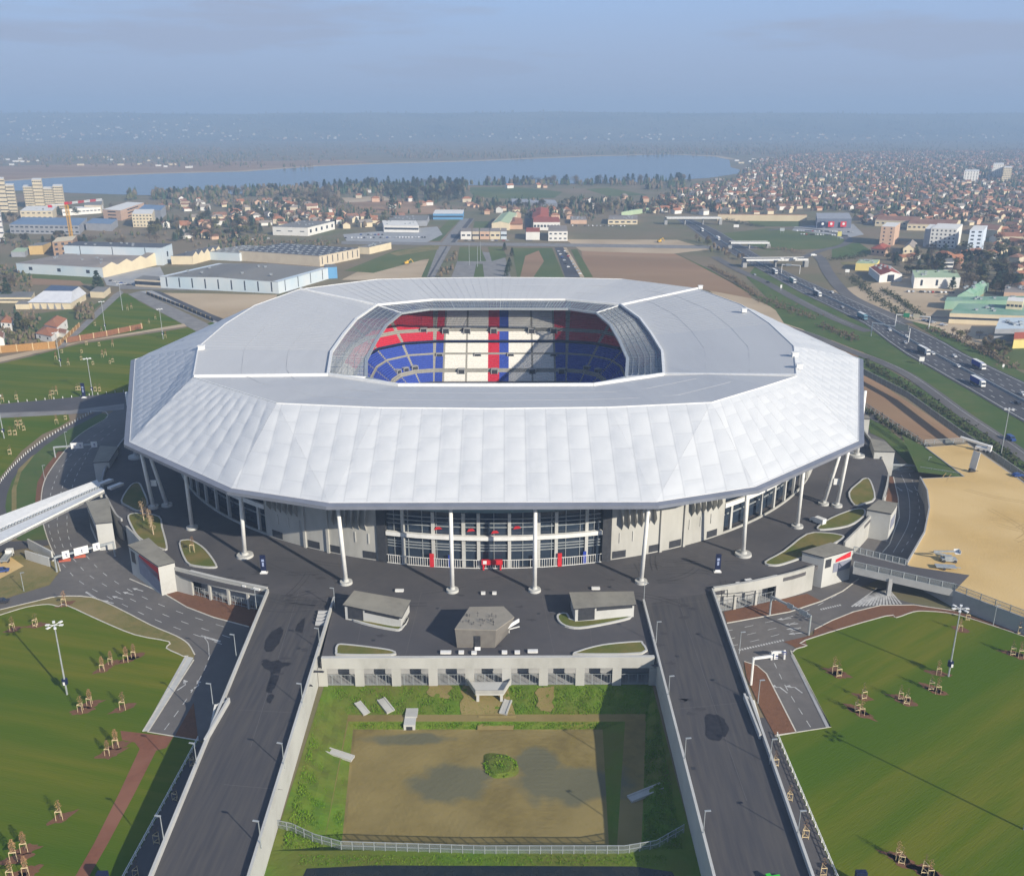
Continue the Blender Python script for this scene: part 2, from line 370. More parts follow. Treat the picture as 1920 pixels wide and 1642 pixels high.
sheet('sand_ground', [(-60, 1050), (20, 1044), (45, 1061), (0, 1085), (-60, 1110)], sandm, 2)
sheet('dry_grass_ground', [(20, 1044), (95, 1030), (113, 1069), (93, 1096), (27, 1116), (-40, 1139), (-60, 1110), (0, 1085), (45, 1061)], grass_dry, 1)
# right-hand side
LAWN_R = [(1457, 1380), (1557, 1363), (1487, 1230), (1487, 1222), (1494, 1216), (1513, 1210), (1510, 1200), (1660, 1155), (1680, 1158), (1713, 1147), (1740, 1146), (1797, 1153), (1920, 1193), (2050, 1240)]
sheet('lawn', LAWN_R+[(3000, 1500), (3000, 2100), (1750, 2100), (1592, 1700), (1567, 1642)], grass_r, 2)
sheet('planting_bed_ground', [(1470, 1203), (1525, 1190)]+RK+[(1920, 1185), (2050, 1232), (2050, 1240), (1920, 1193), (1797, 1153), (1740, 1146), (1713, 1147), (1680, 1158), (1660, 1155), (1510, 1200), (1513, 1210), (1492, 1214)], mulch, 2)
sheet('planting_bed_ground', [(1357, 1147), (1513, 1113), (1540, 1127), (1480, 1147), (1363, 1168)], mulch, 3)
sheet('planting_bed_ground', [(1395, 1240), (1420, 1248), (1437, 1263), (1493, 1373), (1453, 1379), (1427, 1330), (1400, 1270)], mulch, 4)
sheet('pavement', [(1482, 1228), (1487, 1228), (1558, 1363), (1549, 1364)], concrete_gr, 3)
sheet('planting_bed_ground', [(1655, 894), (1675, 894), (1684, 933), (1686, 942), (1655, 948)], mulch, 3)
sheet('footpath', [(1440, 1345), (1457, 1380), (1567, 1642), (1592, 1700), (1535, 1700), (1520, 1642), (1415, 1345)], asphalt, 1)
SANDZ = -2.0
def sand_field():
    top = px([(1700, 1058), (1733, 1000), (1742, 955), (1738, 922), (1725, 897), (1808, 893), (1735, 838), (1815, 832), (1935, 915), (2100, 1010), (2150, 1240), (1920, 1157), (1790, 1107)], SANDZ)
    mb = MB(); mb.poly(top)
    n = len(top)
    tag(mb.build('sand_ground', sandm), kind='structure')
    w = wthing('retaining_wall', 'grey concrete retaining wall edging the raised sand ground', 'wall', top[-1])
    m2 = MB()
    m2.wall([(x, y) for x, y, _ in top], G, SANDZ+.02, .5, closed=True); wpart(m2, 'wall', concrete_gr, w)
    m3 = MB(); m3.wall([(x, y) for x, y, _ in top[:5]], SANDZ, SANDZ+.9, .5); wpart(m3, 'parapet', concrete_gr, w)
    return top
SAND = sand_field()
sheet('verge_grass_ground', [(1722, 885), (1808, 895), (1736, 839), (1690, 815)], vergem, 0, SANDZ-.25)
def sand_tracks():
    R = random.Random(31); mb = MB(); tm = mat('sand_rut', (.50, .335, .13), (.44, .30, .12), .6)
    for k in range(26):
        u, v = R.uniform(1760, 1960), R.uniform(900, 1120); x, y, _ = P(u, v, SANDZ); a = R.uniform(0, 3.14); r = R.uniform(20, 90)*R.choice((-1, 1)); L = R.uniform(15, 50)
        for o in (0, 1.9): strip(mb, [(x+(r+o)*math.sin((i/14-.5)*L/r+a)-r*math.sin(a), y-(r+o)*math.cos((i/14-.5)*L/r+a)+r*math.cos(a)) for i in range(15)], .32, SANDZ+.012+k*.0006)
    mb.f, mb.m = [f for f in mb.f if all(mb.v[i][0] > 172 - max(0, (mb.v[i][1]-330))*.2 and mb.v[i][1] > 262 for i in f)], [0 for f in mb.f if all(mb.v[i][0] > 172 - max(0, (mb.v[i][1]-330))*.2 and mb.v[i][1] > 262 for i in f)]
    if mb.f: tag(mb.build('sand_ruts_ground', tm), kind='structure')
sand_tracks()
# ---------------- the hollow between the ramps
def basin():
    z1 = -9.3
    l0 = [(-43, 202.6, G), (41.2, 202.6, G), (41.2, 146, G), (-43, 146, G)]
    l1 = px([(653, 1340), (1212, 1338), (1202, 1603), (603, 1602)], z1)
    l2 = px([(653, 1352), (1172, 1352), (1156, 1600), (604, 1599)], z1)
    l3 = px([(662, 1367), (1130, 1367), (1142, 1590), (640, 1588)], -10.5)
    def ringm(a, b, sub, name, m):
        mb = MB(); k = 4; nu, nv = 40, sub
        for i in range(k):
            j = (i+1) % k
            A, B, C, D = [Vector(p) for p in (a[i], a[j], b[j], b[i])]
            for u in range(nu):
                for v in range(nv):
                    q = []
                    for uu, vv in ((u, v), (u+1, v), (u+1, v+1), (u, v+1)):
                        s_, t = uu/nu, vv/nv
                        p = (A*(1-s_)+B*s_)*(1-t)+(D*(1-s_)+C*s_)*t
                        if 0 < vv < nv: p.z += .35*math.sin(p.x*.9+p.y*.37)*math.sin(p.y*.8-p.x*.21)
                        q.append(p)
                    nz = (q[1]-q[0]).cross(q[2]-q[0]).z
                    mb.face(q if nz > 0 else q[::-1])
        tag(mb.build(name, m, smooth=True), kind='structure')
    ringm(l0, l1, 5, 'basin_bank_ground', grass_b)
    ringm(l1, l2, 1, 'dirt_path', basin_m)
    ringm(l2, l3, 2, 'basin_bank_ground', grass_b)
    mb = MB()
    fl = px([(662, 1367), (760, 1366), (900, 1362), (1000, 1366), (1130, 1367), (1140, 1450), (1160, 1530), (1180, 1590), (900, 1594), (640, 1588), (646, 1520), (655, 1450)], -10.5)
    xs = [p[0] for p in l3]; ys = [p[1] for p in l3]
    A, B, C, D = [Vector(p) for p in l3]; nu, nv = 96, 72
    def hp(u, v):
        p = (A*(1-u)+B*u)*(1-v)+(D*(1-u)+C*u)*v
        if 0 < u < 1 and 0 < v < 1: p.z += .012*math.sin(4.5*math.hypot(p.x-12, p.y-150))*math.sin(p.x*.3+1) + .12*math.sin(p.x*.35)*math.sin(p.y*.28)
        return p
    for i in range(nu):
        for j in range(nv):
            mb.face([hp(i/nu, (j+1)/nv), hp((i+1)/nu, (j+1)/nv), hp((i+1)/nu, j/nv), hp(i/nu, j/nv)])
    tag(mb.build('basin_floor_ground', basin_m, smooth=True), kind='structure')
    def blob(name, pts, m, dz):
        q = sm(px(pts, -10.5), 6, True); mb = MB(); mb.poly([(x, y, -10.5+dz) for x, y, _ in q]); tag(mb.build(name, m), kind='structure')
    0 and blob('wet_mud_ground', [(775, 1470), (800, 1445), (850, 1437), (890, 1445), (900, 1470), (905, 1487), (850, 1490), (795, 1487)], basin_w, .2)
    0 and blob('wet_mud_ground', [(975, 1425), (1000, 1408), (1030, 1440), (1080, 1438), (1130, 1445), (1150, 1480), (1165, 1515), (1100, 1510), (1040, 1500), (960, 1490), (935, 1470), (985, 1450)], basin_w, .2)
    # small grassy mound
    top = sm(px([(916, 1425), (938, 1421), (955, 1428), (957, 1443), (941, 1449), (925, 1447)], -9.9), 5, True)
    bot = sm(px([(905, 1413), (940, 1411), (967, 1424), (971, 1450), (940, 1458), (916, 1453)], -10.5), 5, True)
    mb = MB(); mb.hexa([(x, y, -10.6) for x, y, _ in bot][::-1], [(x, y, -9.9) for x, y, _ in top][::-1])
    tag(mb.build('mound_ground', grass_b), kind='structure')
    0 and sheet('dirt_path', [(1185, 1300), (1215, 1300), (1200, 1400), (1196, 1480), (1180, 1560), (1150, 1560), (1140, 1500), (1165, 1400)], basin_m, 0, -8.5)
    sheet('worn_ground', [(868, 1285), (955, 1285), (960, 1345), (870, 1345)], basin_m, 0, -8.2) if 0 else None
    # grass and dark channel nearer than the hollow
    mb = MB(); mb.face([(-43, 60, G+.02), (41.2, 60, G+.02), (41.2, 146, G+.02), (-43, 146, G+.02)]); tag(mb.build('lawn', grass_b), kind='structure')
    ww = mat('dark_water', (.012, .016, .016), (.02, .022, .018), .4, .12, spec=.5)
    sheet('water', [(575, 1628), (700, 1622), (1190, 1624), (1260, 1634), (1275, 1660), (560, 1660)], ww, 2)
basin()
def tufts():
    R = random.Random(3); mb = MB()
    def tuft(u, v, z, s_):
        x, y, _ = P(u, v, z)
        for k in range(3):
            a = R.uniform(0, 6.3); d = s_*R.uniform(.5, 1.2); w = s_*.45; c, q = math.cos(a), math.sin(a); tx, ty = x+R.gauss(0, s_*.4), y+R.gauss(0, s_*.4)
            mb.face([(tx-q*w, ty+c*w, z-.1), (tx+q*w, ty-c*w, z-.1), (tx+q*w*.3+c*d*.4, ty-c*w*.3+q*d*.4, z+d), (tx-q*w*.3+c*d*.4, ty+c*w*.3+q*d*.4, z+d)])
    def fz(v0, v1, z0, z1, u0a, u0b, u1a, u1b, n, s_):
        for _ in range(n):
            t = R.random(); v = v0+(v1-v0)*t; a, b = u0a+(u0b-u0a)*t, u1a+(u1b-u1a)*t; tuft(R.uniform(a, b), v, z0+(z1-z0)*t, s_*R.uniform(.5, 1.3))
    fz(1287, 1338, G-.1, -9.2, 600, 650, 1225, 1205, 5200, .19); fz(1354, 1366, -9.4, -10.4, 655, 662, 1170, 1130, 1400, .19)
    for _ in range(5200): t = R.random(); w = R.random(); tuft((606+(530-606)*t)*(1-w)+(655+(638-655)*t)*w, 1290+300*t, G-.1-3.0*w, .2*R.uniform(.5, 1.3))
    for _ in range(4000): t = R.random(); w = R.random(); tuft((1226+(1282-1226)*t)*(1-w)+(1212+(1205-1212)*t)*w, 1300+300*t, G-.1-1.9*w, .2*R.uniform(.5, 1.3))
    for _ in range(420): a = R.uniform(0, 6.3); r = math.sqrt(R.random()); tuft(938+r*31*math.cos(a), 1436+r*20*math.sin(a), -9.95-.5*r, .33*R.uniform(.6, 1.5))
    for _ in range(1800): t = R.random(); tuft(560+t*690, R.uniform(1603, 1622), G, .2*R.uniform(.5, 1.3))
    tag(mb.build('grass_tufts', mat('tuft_grass', (.12, .25, .012), (.17, .26, .025), .4, .95, spec=.05)), 'rough tufted grass on the banks of the muddy hollow', 'grass', kind='stuff')
tufts()
def bare_slope():
    mb = MB()
    for a in (((868, 1284), (956, 1284), (962, 1339), (862, 1339)), ((800, 1284), (846, 1284), (840, 1310), (805, 1305)), ((1005, 1290), (1040, 1286), (1035, 1335), (1010, 1330))):
        q = []
        for k in range(4):
            (u, v), (u2, v2) = a[k], a[(k+1) % 4]
            for i in range(5):
                t = i/5; U, V = u+(u2-u)*t, v+(v2-v)*t; f = (V-1283)/56.; p = P(U+4*math.sin(U*.7+V), V, G+.14+f*(-9.3-G)); q.append(p)
        mb.poly(q)
    tag(mb.build('bare_earth_ground', basin_m), kind='structure')
    mb = MB(); q = [P(u, v, z) for u, v, z in ((897, 1341, -9.1), (968, 1341, -9.1), (962, 1368, -10.2), (895, 1368, -10.2))]; mb.poly(q); tag(mb.build('bare_earth_ground', basin_m), kind='structure')
bare_slope()
# ---------------- forecourt slab
PL_R = [(64, 238.2), (80, 244), (98, 253), (118, 275.5), (133.5, 296), (150, 326), (158.5, 362), (163, 399)]
def mirror_far(pts): return pts+[(x, 798-y) for x, y in pts[-2::-1]]
PLAZA = [(41.7, 202.5), (42.6, 231)]+mirror_far(sm(PL_R, 5))
PLAZA = [(-43.5, 202.5)]+PLAZA+[(-x, y) for x, y in reversed(mirror_far(sm(PL_R, 5)))]+[(-45.2, 233)]
def plaza():
    mb = MB(); mb.poly([(x, y, 0) for x, y in PLAZA])
    mb.wall([(x, y) for x, y in PLAZA], -1.2, -.01, .3, 0, closed=True)
    tag(mb.build('forecourt_pavement', asphalt), kind='structure')
plaza()
def kerbs():
    mb = MB()
    for line in (LK[1:], RL[:12], LAWN_L[1:], [(363, 1237), (277, 1372), (372, 1388)], [(1363, 1168), (1480, 1147), (1540, 1127), (1580, 1108), (1610, 1085)],
                 LAWN_R[1:], [(1487, 1227), (1557, 1363), (1453, 1379)], [(1395, 1240), (1420, 1248), (1437, 1263), (1493, 1373)], [(308, 1113), (350, 1138), (400, 1157), (467, 1175)], [(243, 1085), (308, 1113)],
                 RK, [(1675, 894), (1684, 933), (1686, 970), (1668, 1020), (1655, 1035)], [(197, 786), (203, 778), (198, 772), (170, 770)]):
        q = px(line)
        if line is RL[:12] or len(line) > 6: q = sm(q, 3) if line is not LAWN_L[1:] and line is not LAWN_R[1:] else q
        mb.wall([(x, y) for x, y, _ in q], G-.05, G+.14, .34)
    tag(mb.build('kerb', kerbm), kind='structure')
kerbs()
# ---------------- painted road markings
def markings():
    mb = MB(); z = G+.012
    def dashes(line, on, off, w=.16):
        q = sm(px(line), 8)
        for x, y, a in walk(q, on+off):
            c, s_ = math.cos(a)*on/2, math.sin(a)*on/2; n = (-math.sin(a)*w/2, math.cos(a)*w/2)
            mb.face([(x-c-n[0], y-s_-n[1], z), (x+c-n[0], y+s_-n[1], z), (x+c+n[0], y+s_+n[1], z), (x-c+n[0], y-s_+n[1], z)])
    def solid(line, w=.18):
        strip(mb, sm(px(line), 6), w, z)
    # left ring road lanes
    dashes([(165, 1045), (195, 1075), (250, 1110), (330, 1145), (430, 1178)], 3, 5, .22)
    dashes([(140, 1050), (170, 1080), (240, 1120), (320, 1157), (425, 1193)], 3, 5, .22)
    dashes([(120, 1060), (150, 1090), (215, 1125), (300, 1165), (415, 1207)], 3, 5, .22)
    for l in ([(205, 800), (170, 822), (135, 850), (108, 890), (92, 940), (92, 990), (105, 1030)], [(215, 806), (180, 832), (148, 862), (122, 900), (110, 945), (108, 990), (120, 1030)], [(165, 850), (140, 900), (128, 945), (126, 990), (135, 1030)]):
        dashes(l, 3, 3.5, .2)
    dashes([(392, 1232), (380, 1262), (350, 1310), (303, 1375)], 2.5, 2.5, .2)
    solid([(381, 1193), (390, 1205), (392, 1228)])
    # right ring road lanes
    dashes([(1370, 1197), (1420, 1185), (1480, 1170), (1545, 1145)], 3, 4, .2)
    dashes([(1375, 1210), (1430, 1197), (1500, 1178)], 3, 4, .2)
    dashes([(1365, 1182), (1430, 1168), (1500, 1150), (1560, 1120), (1600, 1095)], 3, 4, .2)
    solid([(1690, 890), (1702, 920), (1706, 960), (1700, 990), (1675, 1035)]); dashes([(1706, 890), (1721, 930), (1722, 975), (1700, 1020), (1670, 1060)], 3, 4, .2)
    dashes([(1445, 1228), (1475, 1290), (1522, 1366)], 2.5, 2.5, .2)
    # hatched nose by the bridge
    a0, a1 = P(1597, 1137), P(1690, 1132); b0, b1 = P(1645, 1103), P(1665, 1103)
    for k in range(15):
        t = k/14.; p = [a0[i]*(1-t)+a1[i]*t for i in range(2)]; q = [b0[i]*(1-t)+b1[i]*t for i in range(2)]
        strip(mb, [p, q], .55, z)
    # give-way dots
    for (u0, v0), (u1, v1), n in (((378, 1192), (412, 1202), 12), ((1387, 1218), (1468, 1200), 17), ((1540, 1142), (1575, 1134), 9), ((162, 1110), (182, 1123), 9)):
        for k in range(n):
            t = k/(n-1); x, y, _ = P(u0+(u1-u0)*t, v0+(v1-v0)*t); mb.face([(x-.27, y-.4, z), (x+.27, y-.4, z), (x+.27, y+.4, z), (x-.27, y+.4, z)])
    def arrow(u, v, ang, turn=0, L=4.5):
        x, y, _ = P(u, v); c, s_ = math.cos(ang), math.sin(ang)
        T = lambda a, b: (x+a*c-b*s_, y+a*s_+b*c, z)
        mb.face([T(-L/2, -.18), T(L*.1, -.18), T(L*.1, .18), T(-L/2, .18)])
        if turn: mb.face([T(L*.1, .18), T(L*.1, -.18), T(L*.3, -.18+turn*1.1), T(L*.3, .18+turn*1.1)]); mb.face([T(L*.12, turn*.8), T(L*.42, turn*.5), T(L*.42, turn*2.1)])
        else: mb.face([T(L*.1, -.65), T(L/2, 0), T(L*.1, .65)])
    for u, v in ((258, 1105), (240, 1112), (220, 1120), (203, 1128)): arrow(u, v, math.radians(155))
    for u, v in ((345, 1285), (370, 1286)): arrow(u, v, math.radians(62), 1)
    for u, v in ((1465, 1290), (1493, 1290)): arrow(u, v, math.radians(115), 1)
    for u, v in ((1687, 917), (1706, 919), (1722, 921)): arrow(u, v, math.radians(-85))
    for u, v in ((1470, 1160), (1483, 1170), (1488, 1178), (1492, 1187)): arrow(u, v, math.radians(190))
    tag(mb.build('road_markings', mark_m), kind='structure')
markings()
# ================================================================ STADIUM
YC = 399.0
def full(q):
    """right-front quarter outline (front centre -> right side) to the whole loop, counter-clockwise from front centre"""
    r = [(x, y) for x, y in q]
    rf = [(x, 2*YC-y) for x, y in reversed(q)]
    right = r+[p for p in rf if p not in r]
    left = [(-x, y) for x, y in reversed(right) if abs(x) > 1e-6]
    return right+left
EAVE = full([(0, 236.6), (45.6, 236.6), (76, 247.6), (121, 288), (161.5, 399)])
UPPER = full([(0, 273.4), (36, 274.6), (69, 279.5), (88, 295.5), (105.6, 311), (118, 356), (120, 399)])
INNER = full([(0, 316.5), (35, 316.8), (62.5, 331), (67.5, 366), (68, 399)])
RIM = full([(0, 326), (36, 327), (49.5, 337.5), (53.5, 366), (54, 399)])
ZE, ZU, ZI, ZR = 29.0, 45.0, 40.0, 37.2
def hit(loop, a):
    d = Vector((math.cos(a), math.sin(a))); n = len(loop); best = None
    for i in range(n):
        p = Vector(loop[i])-Vector((0, YC)); q = Vector(loop[(i+1) % n])-Vector((0, YC)); e = q-p
        den = d.x*e.y-d.y*e.x
        if abs(den) < 1e-9: continue
        t = (p.x*e.y-p.y*e.x)/den; u = (p.x*d.y-p.y*d.x)/den
        if t > 0 and -1e-6 <= u <= 1+1e-6 and (best is None or t > best): best = t
    return (d.x*best, YC+d.y*best)
def angs(*loops, extra=0):
    s = set(round(math.atan2(y-YC, x) % (2*math.pi), 5) for l in loops for x, y in l)
    for k in range(extra): s.add(round(2*math.pi*k/extra+.0123, 5))
    return sorted(s)
def grow(loop, d):
    out = []
    for x, y in loop:
        v = Vector((x, y-YC)); v *= (v.length+d)/v.length; out.append((v.x, YC+v.y))
    return out
ST = thing('stadium', 'large white faceted football stadium with open roof and grey roof deck', 'stadium', (0, 0, 0))
def ringpart(name, A, za, B, zb, m, extra=0, th=0):
    mb = MB(); an = angs(A, B, extra=extra); n = len(an)
    pa = [hit(A, a) for a in an]; pb = [hit(B, a) for a in an]
    for i in range(n):
        j = (i+1) % n
        mb.face([(*pa[i], za), (*pa[j], za), (*pb[j], zb), (*pb[i], zb)])
        if th: mb.face([(*pb[i], zb-th), (*pb[j], zb-th), (*pa[j], za-th), (*pa[i], za-th)])
    return mb.build(name, m, ST)
ringpart('roof_deck', UPPER, ZU, INNER, ZI, deck_m, 0, .6)
def membrane():
    mb = MB()
    L = [(x, y) for x, y in EAVE]; U = list(UPPER)
    nl, nu = len(L), len(U)   # 16 and 24 in matching order from the front centre
    tri = []
    q = [('L0', 'L1', 'U0'), ('L1', 'U1', 'U0'), ('L1', 'U2', 'U1'), ('L1', 'L2', 'U2'), ('L2', 'U3', 'U2'), ('L2', 'U4', 'U3'), ('L2', 'L3', 'U4'), ('L3', 'U5', 'U4'), ('L3', 'L4', 'U5'), ('L4', 'U6', 'U5')]
    pt = lambda k: (*L[int(k[1])], ZE) if k[0] == 'L' else (*U[int(k[1])], ZU)
    for t in q:
        T = [pt(k) for k in t]
        for sx in (1, -1):
            for fy in (0, 1):
                tri.append([(x*sx, 2*YC-y if fy else y, z) for x, y, z in T])
    cx, cyy, r0, w = 70.0, 75.0, 62.0, 6.4
    def st(x, y, z):
        dx, dy = abs(x), abs(y-YC); kx, ky = min(dx, cx), min(dy, cyy)
        s_ = (kx + r0*math.atan2(dx-kx, dy-ky) + (cyy-ky))*(1 if x >= 0 else -1) + w/2
        return s_/w, (ZU-z)/(ZU-ZE)*4
    uvs = []
    def bump(x, y, z):
        dx, dy = abs(x), abs(y-YC)
        kx, ky = min(dx, cx), min(dy, cyy)
        vx, vy = dx-kx, dy-ky; r = math.hypot(vx, vy)
        th = math.atan2(vx, vy)                        # 0 on the long front, pi/2 on the side
        s_ = (kx + r0*th + (cyy-ky))*(1 if x >= 0 else -1) + w/2
        t = (ZU-z)/(ZU-ZE)
        i = math.floor(s_/w); a = s_/w-i
        f = (t*4+(i % 2)*.5+.15); b = f-math.floor(f)
        edge = min(1, (1-t)*9)*min(1, t*9)
        return (.34*(abs(math.sin(math.pi*a))**.45)*(.35+.65*abs(math.sin(math.pi*b))**.6))*edge
    step = 1.15
    for T in tri:
        A, B, C = [Vector(p) for p in T]
        nrm = (B-A).cross(C-A)
        if nrm.z < 0: B, C = C, B; nrm = -nrm
        nrm.normalize()
        n = max(2, int(max((B-A).length, (C-A).length, (C-B).length)/step))
        if max(A.y, B.y, C.y) > YC+5: n = max(2, n//3)
        idx = {}; k = len(mb.v)
        for i in range(n+1):
            for j in range(n+1-i):
                p = A+(B-A)*(i/n)+(C-A)*(j/n); uvs.append(st(*p)); p = p+nrm*bump(*p); idx[i, j] = len(mb.v); mb.v.append(tuple(p))
        for i in range(n):
            for j in range(n-i):
                mb.f.append((idx[i, j], idx[i+1, j], idx[i, j+1])); mb.m.append(0)
                if i+j < n-1: mb.f.append((idx[i+1, j], idx[i+1, j+1], idx[i, j+1])); mb.m.append(0)
    o = mb.build('roof_membrane', membr, ST, True); uvl = o.data.uv_layers.new(name='panel')
    flat = []
    for lp in o.data.loops: flat += uvs[lp.vertex_index]
    uvl.data.foreach_set('uv', flat)
membrane()
def gutter():
    mb = MB(); O = grow(EAVE, 2.0); an = range(len(EAVE)); n = len(EAVE)
    rings = [([(x, y) for x, y in grow(EAVE, -.6)], 29.0), (EAVE, 29.12), (O, 28.75), (O, 27.75), (grow(EAVE, -1.5), 27.6)]
    for (a, za), (b, zb) in zip(rings, rings[1:]):
        for i in range(n):
            j = (i+1) % n; mb.face([(*b[i], zb), (*b[j], zb), (*a[j], za), (*a[i], za)])
    mb.build('fascia', fascia_m, ST)
    m2 = MB()
    for i in range(n):
        j = (i+1) % n; m2.bar((*EAVE[i], 29.15), (*EAVE[j], 29.15), .22, .22)
    m2.build('eave_rail', metal_w, ST)
gutter()
FA, FB = 137.0, 145.0
def ell(th, r=0, z=0):
    """facade ellipse; th = 0 at the front, positive to the right; r outward"""
    x, y = FA*math.sin(th), -FB*math.cos(th); n = Vector((x/FA**2, y/FB**2)).normalized()
    return (x+n.x*r, YC+y+n.y*r, z)
def etan(th):
    return math.atan2(FB*math.sin(th), FA*math.cos(th))
soff = [ell(2*math.pi*k/64)[:2] for k in range(64)]
ringpart('soffit', soff, 27.9, grow(EAVE, -1.5), 27.58, concrete_gr)
# glazed inner ring, ridges and rims
ringpart('glazed_ring', INNER, ZI-.1, RIM, ZR, glass_r)
def glazing_bars():
    mb = MB(); N = 300
    per = []
    an = [2*math.pi*k/720 for k in range(720)]
    pts = [Vector(hit(RIM, a)) for a in an]; acc = [0]
    for i in range(720): acc.append(acc[-1]+(pts[(i+1) % 720]-pts[i]).length)
    tot = acc[-1]; bars = []
    k = 0
    for i in range(N):
        while acc[k+1] < tot*i/N: k += 1
        bars.append(an[k])
    for i, a in enumerate(bars):
        p, q = hit(INNER, a), hit(RIM, a); w = .34 if i % 15 == 0 else .13
        mb.bar((*p, ZI+.05), (*q, ZR+.12), w, .16)
    an2 = angs(INNER, RIM, extra=24)
    for t in (.17, .34, .5, .67, .84):
        r = []
        for a in an2:
            p, q = hit(INNER, a), hit(RIM, a); r.append((p[0]*(1-t)+q[0]*t, p[1]*(1-t)+q[1]*t, (ZI+.05)*(1-t)+(ZR+.12)*t))
        for i in range(len(r)): mb.bar(r[i], r[(i+1) % len(r)], .14, .16)
    mb.build('glazing_bars', metal_g, ST)
    for lp, z, w, h, nm, m in ((INNER, ZI+.45, 1.0, 1.1, 'roof_edge_trim', metal_w), (RIM, ZR+.1, 1.3, .9, 'ring_edge_trim', metal_g)):
        m2 = MB(); n = len(lp)
        for i in range(n): m2.bar((*lp[i], z), (*lp[(i+1) % n], z), w, h)
        m2.build(nm, m, ST)
    for sx in (1, -1):
        for fy in (0, 1):
            my = lambda y: 2*YC-y if fy else y
            m2 = MB(); m2.bar((105.4*sx, my(311.2), ZU+.35), (62.5*sx, my(331), ZI+.5), 1.0, .9); m2.build('roof_ridge', metal_w, ST)
            m2 = MB(); m2.bar((62.5*sx, my(331), ZI+.3), (49.5*sx, my(337.5), ZR+.4), .9, .5); m2.build('ring_ridge', metal_w, ST)
    m2 = MB(); n = len(UPPER)
    for i in range(n): m2.bar((*UPPER[i], ZU+.06), (*UPPER[(i+1) % n], ZU+.06), .35, .3)
    m2.build('deck_edge_rail', metal_w, ST)
glazing_bars()
def deck_seams():
    mb = MB(); an = [2*math.pi*k/170+.004 for k in range(96)]
    for a in an:
        p, q = hit(UPPER, a), hit(INNER, a); mb.bar((*p, ZU+.04), (*q, ZI+.04), .13, .06)
    for t in (.33, .66):
        r = [(lambda p, q: (p[0]*(1-t)+q[0]*t, p[1]*(1-t)+q[1]*t, ZU*(1-t)+ZI*t+.03))(hit(UPPER, a), hit(INNER, a)) for a in angs(UPPER, INNER)]
        for i in range(len(r)): mb.bar(r[i], r[(i+1) % len(r)], .12, .06)
    mb.build('deck_seams', mat('seam_grey', (.45, .46, .48), (.43, .44, .46)), ST)
deck_seams()
for k, (u, v) in enumerate(((378, 655), (1490, 668), (1498, 690), (1313, 541), (1395, 585))):
    x, y, _ = P(u, v, ZU); mb = MB(); mb.box((x, y, ZU+.7), (2.2, 1.6, 1.6)); mb.box((x, y, ZU+1.6), (2.6, 2.0, .2)); mb.build('roof_unit', metal_w, ST)
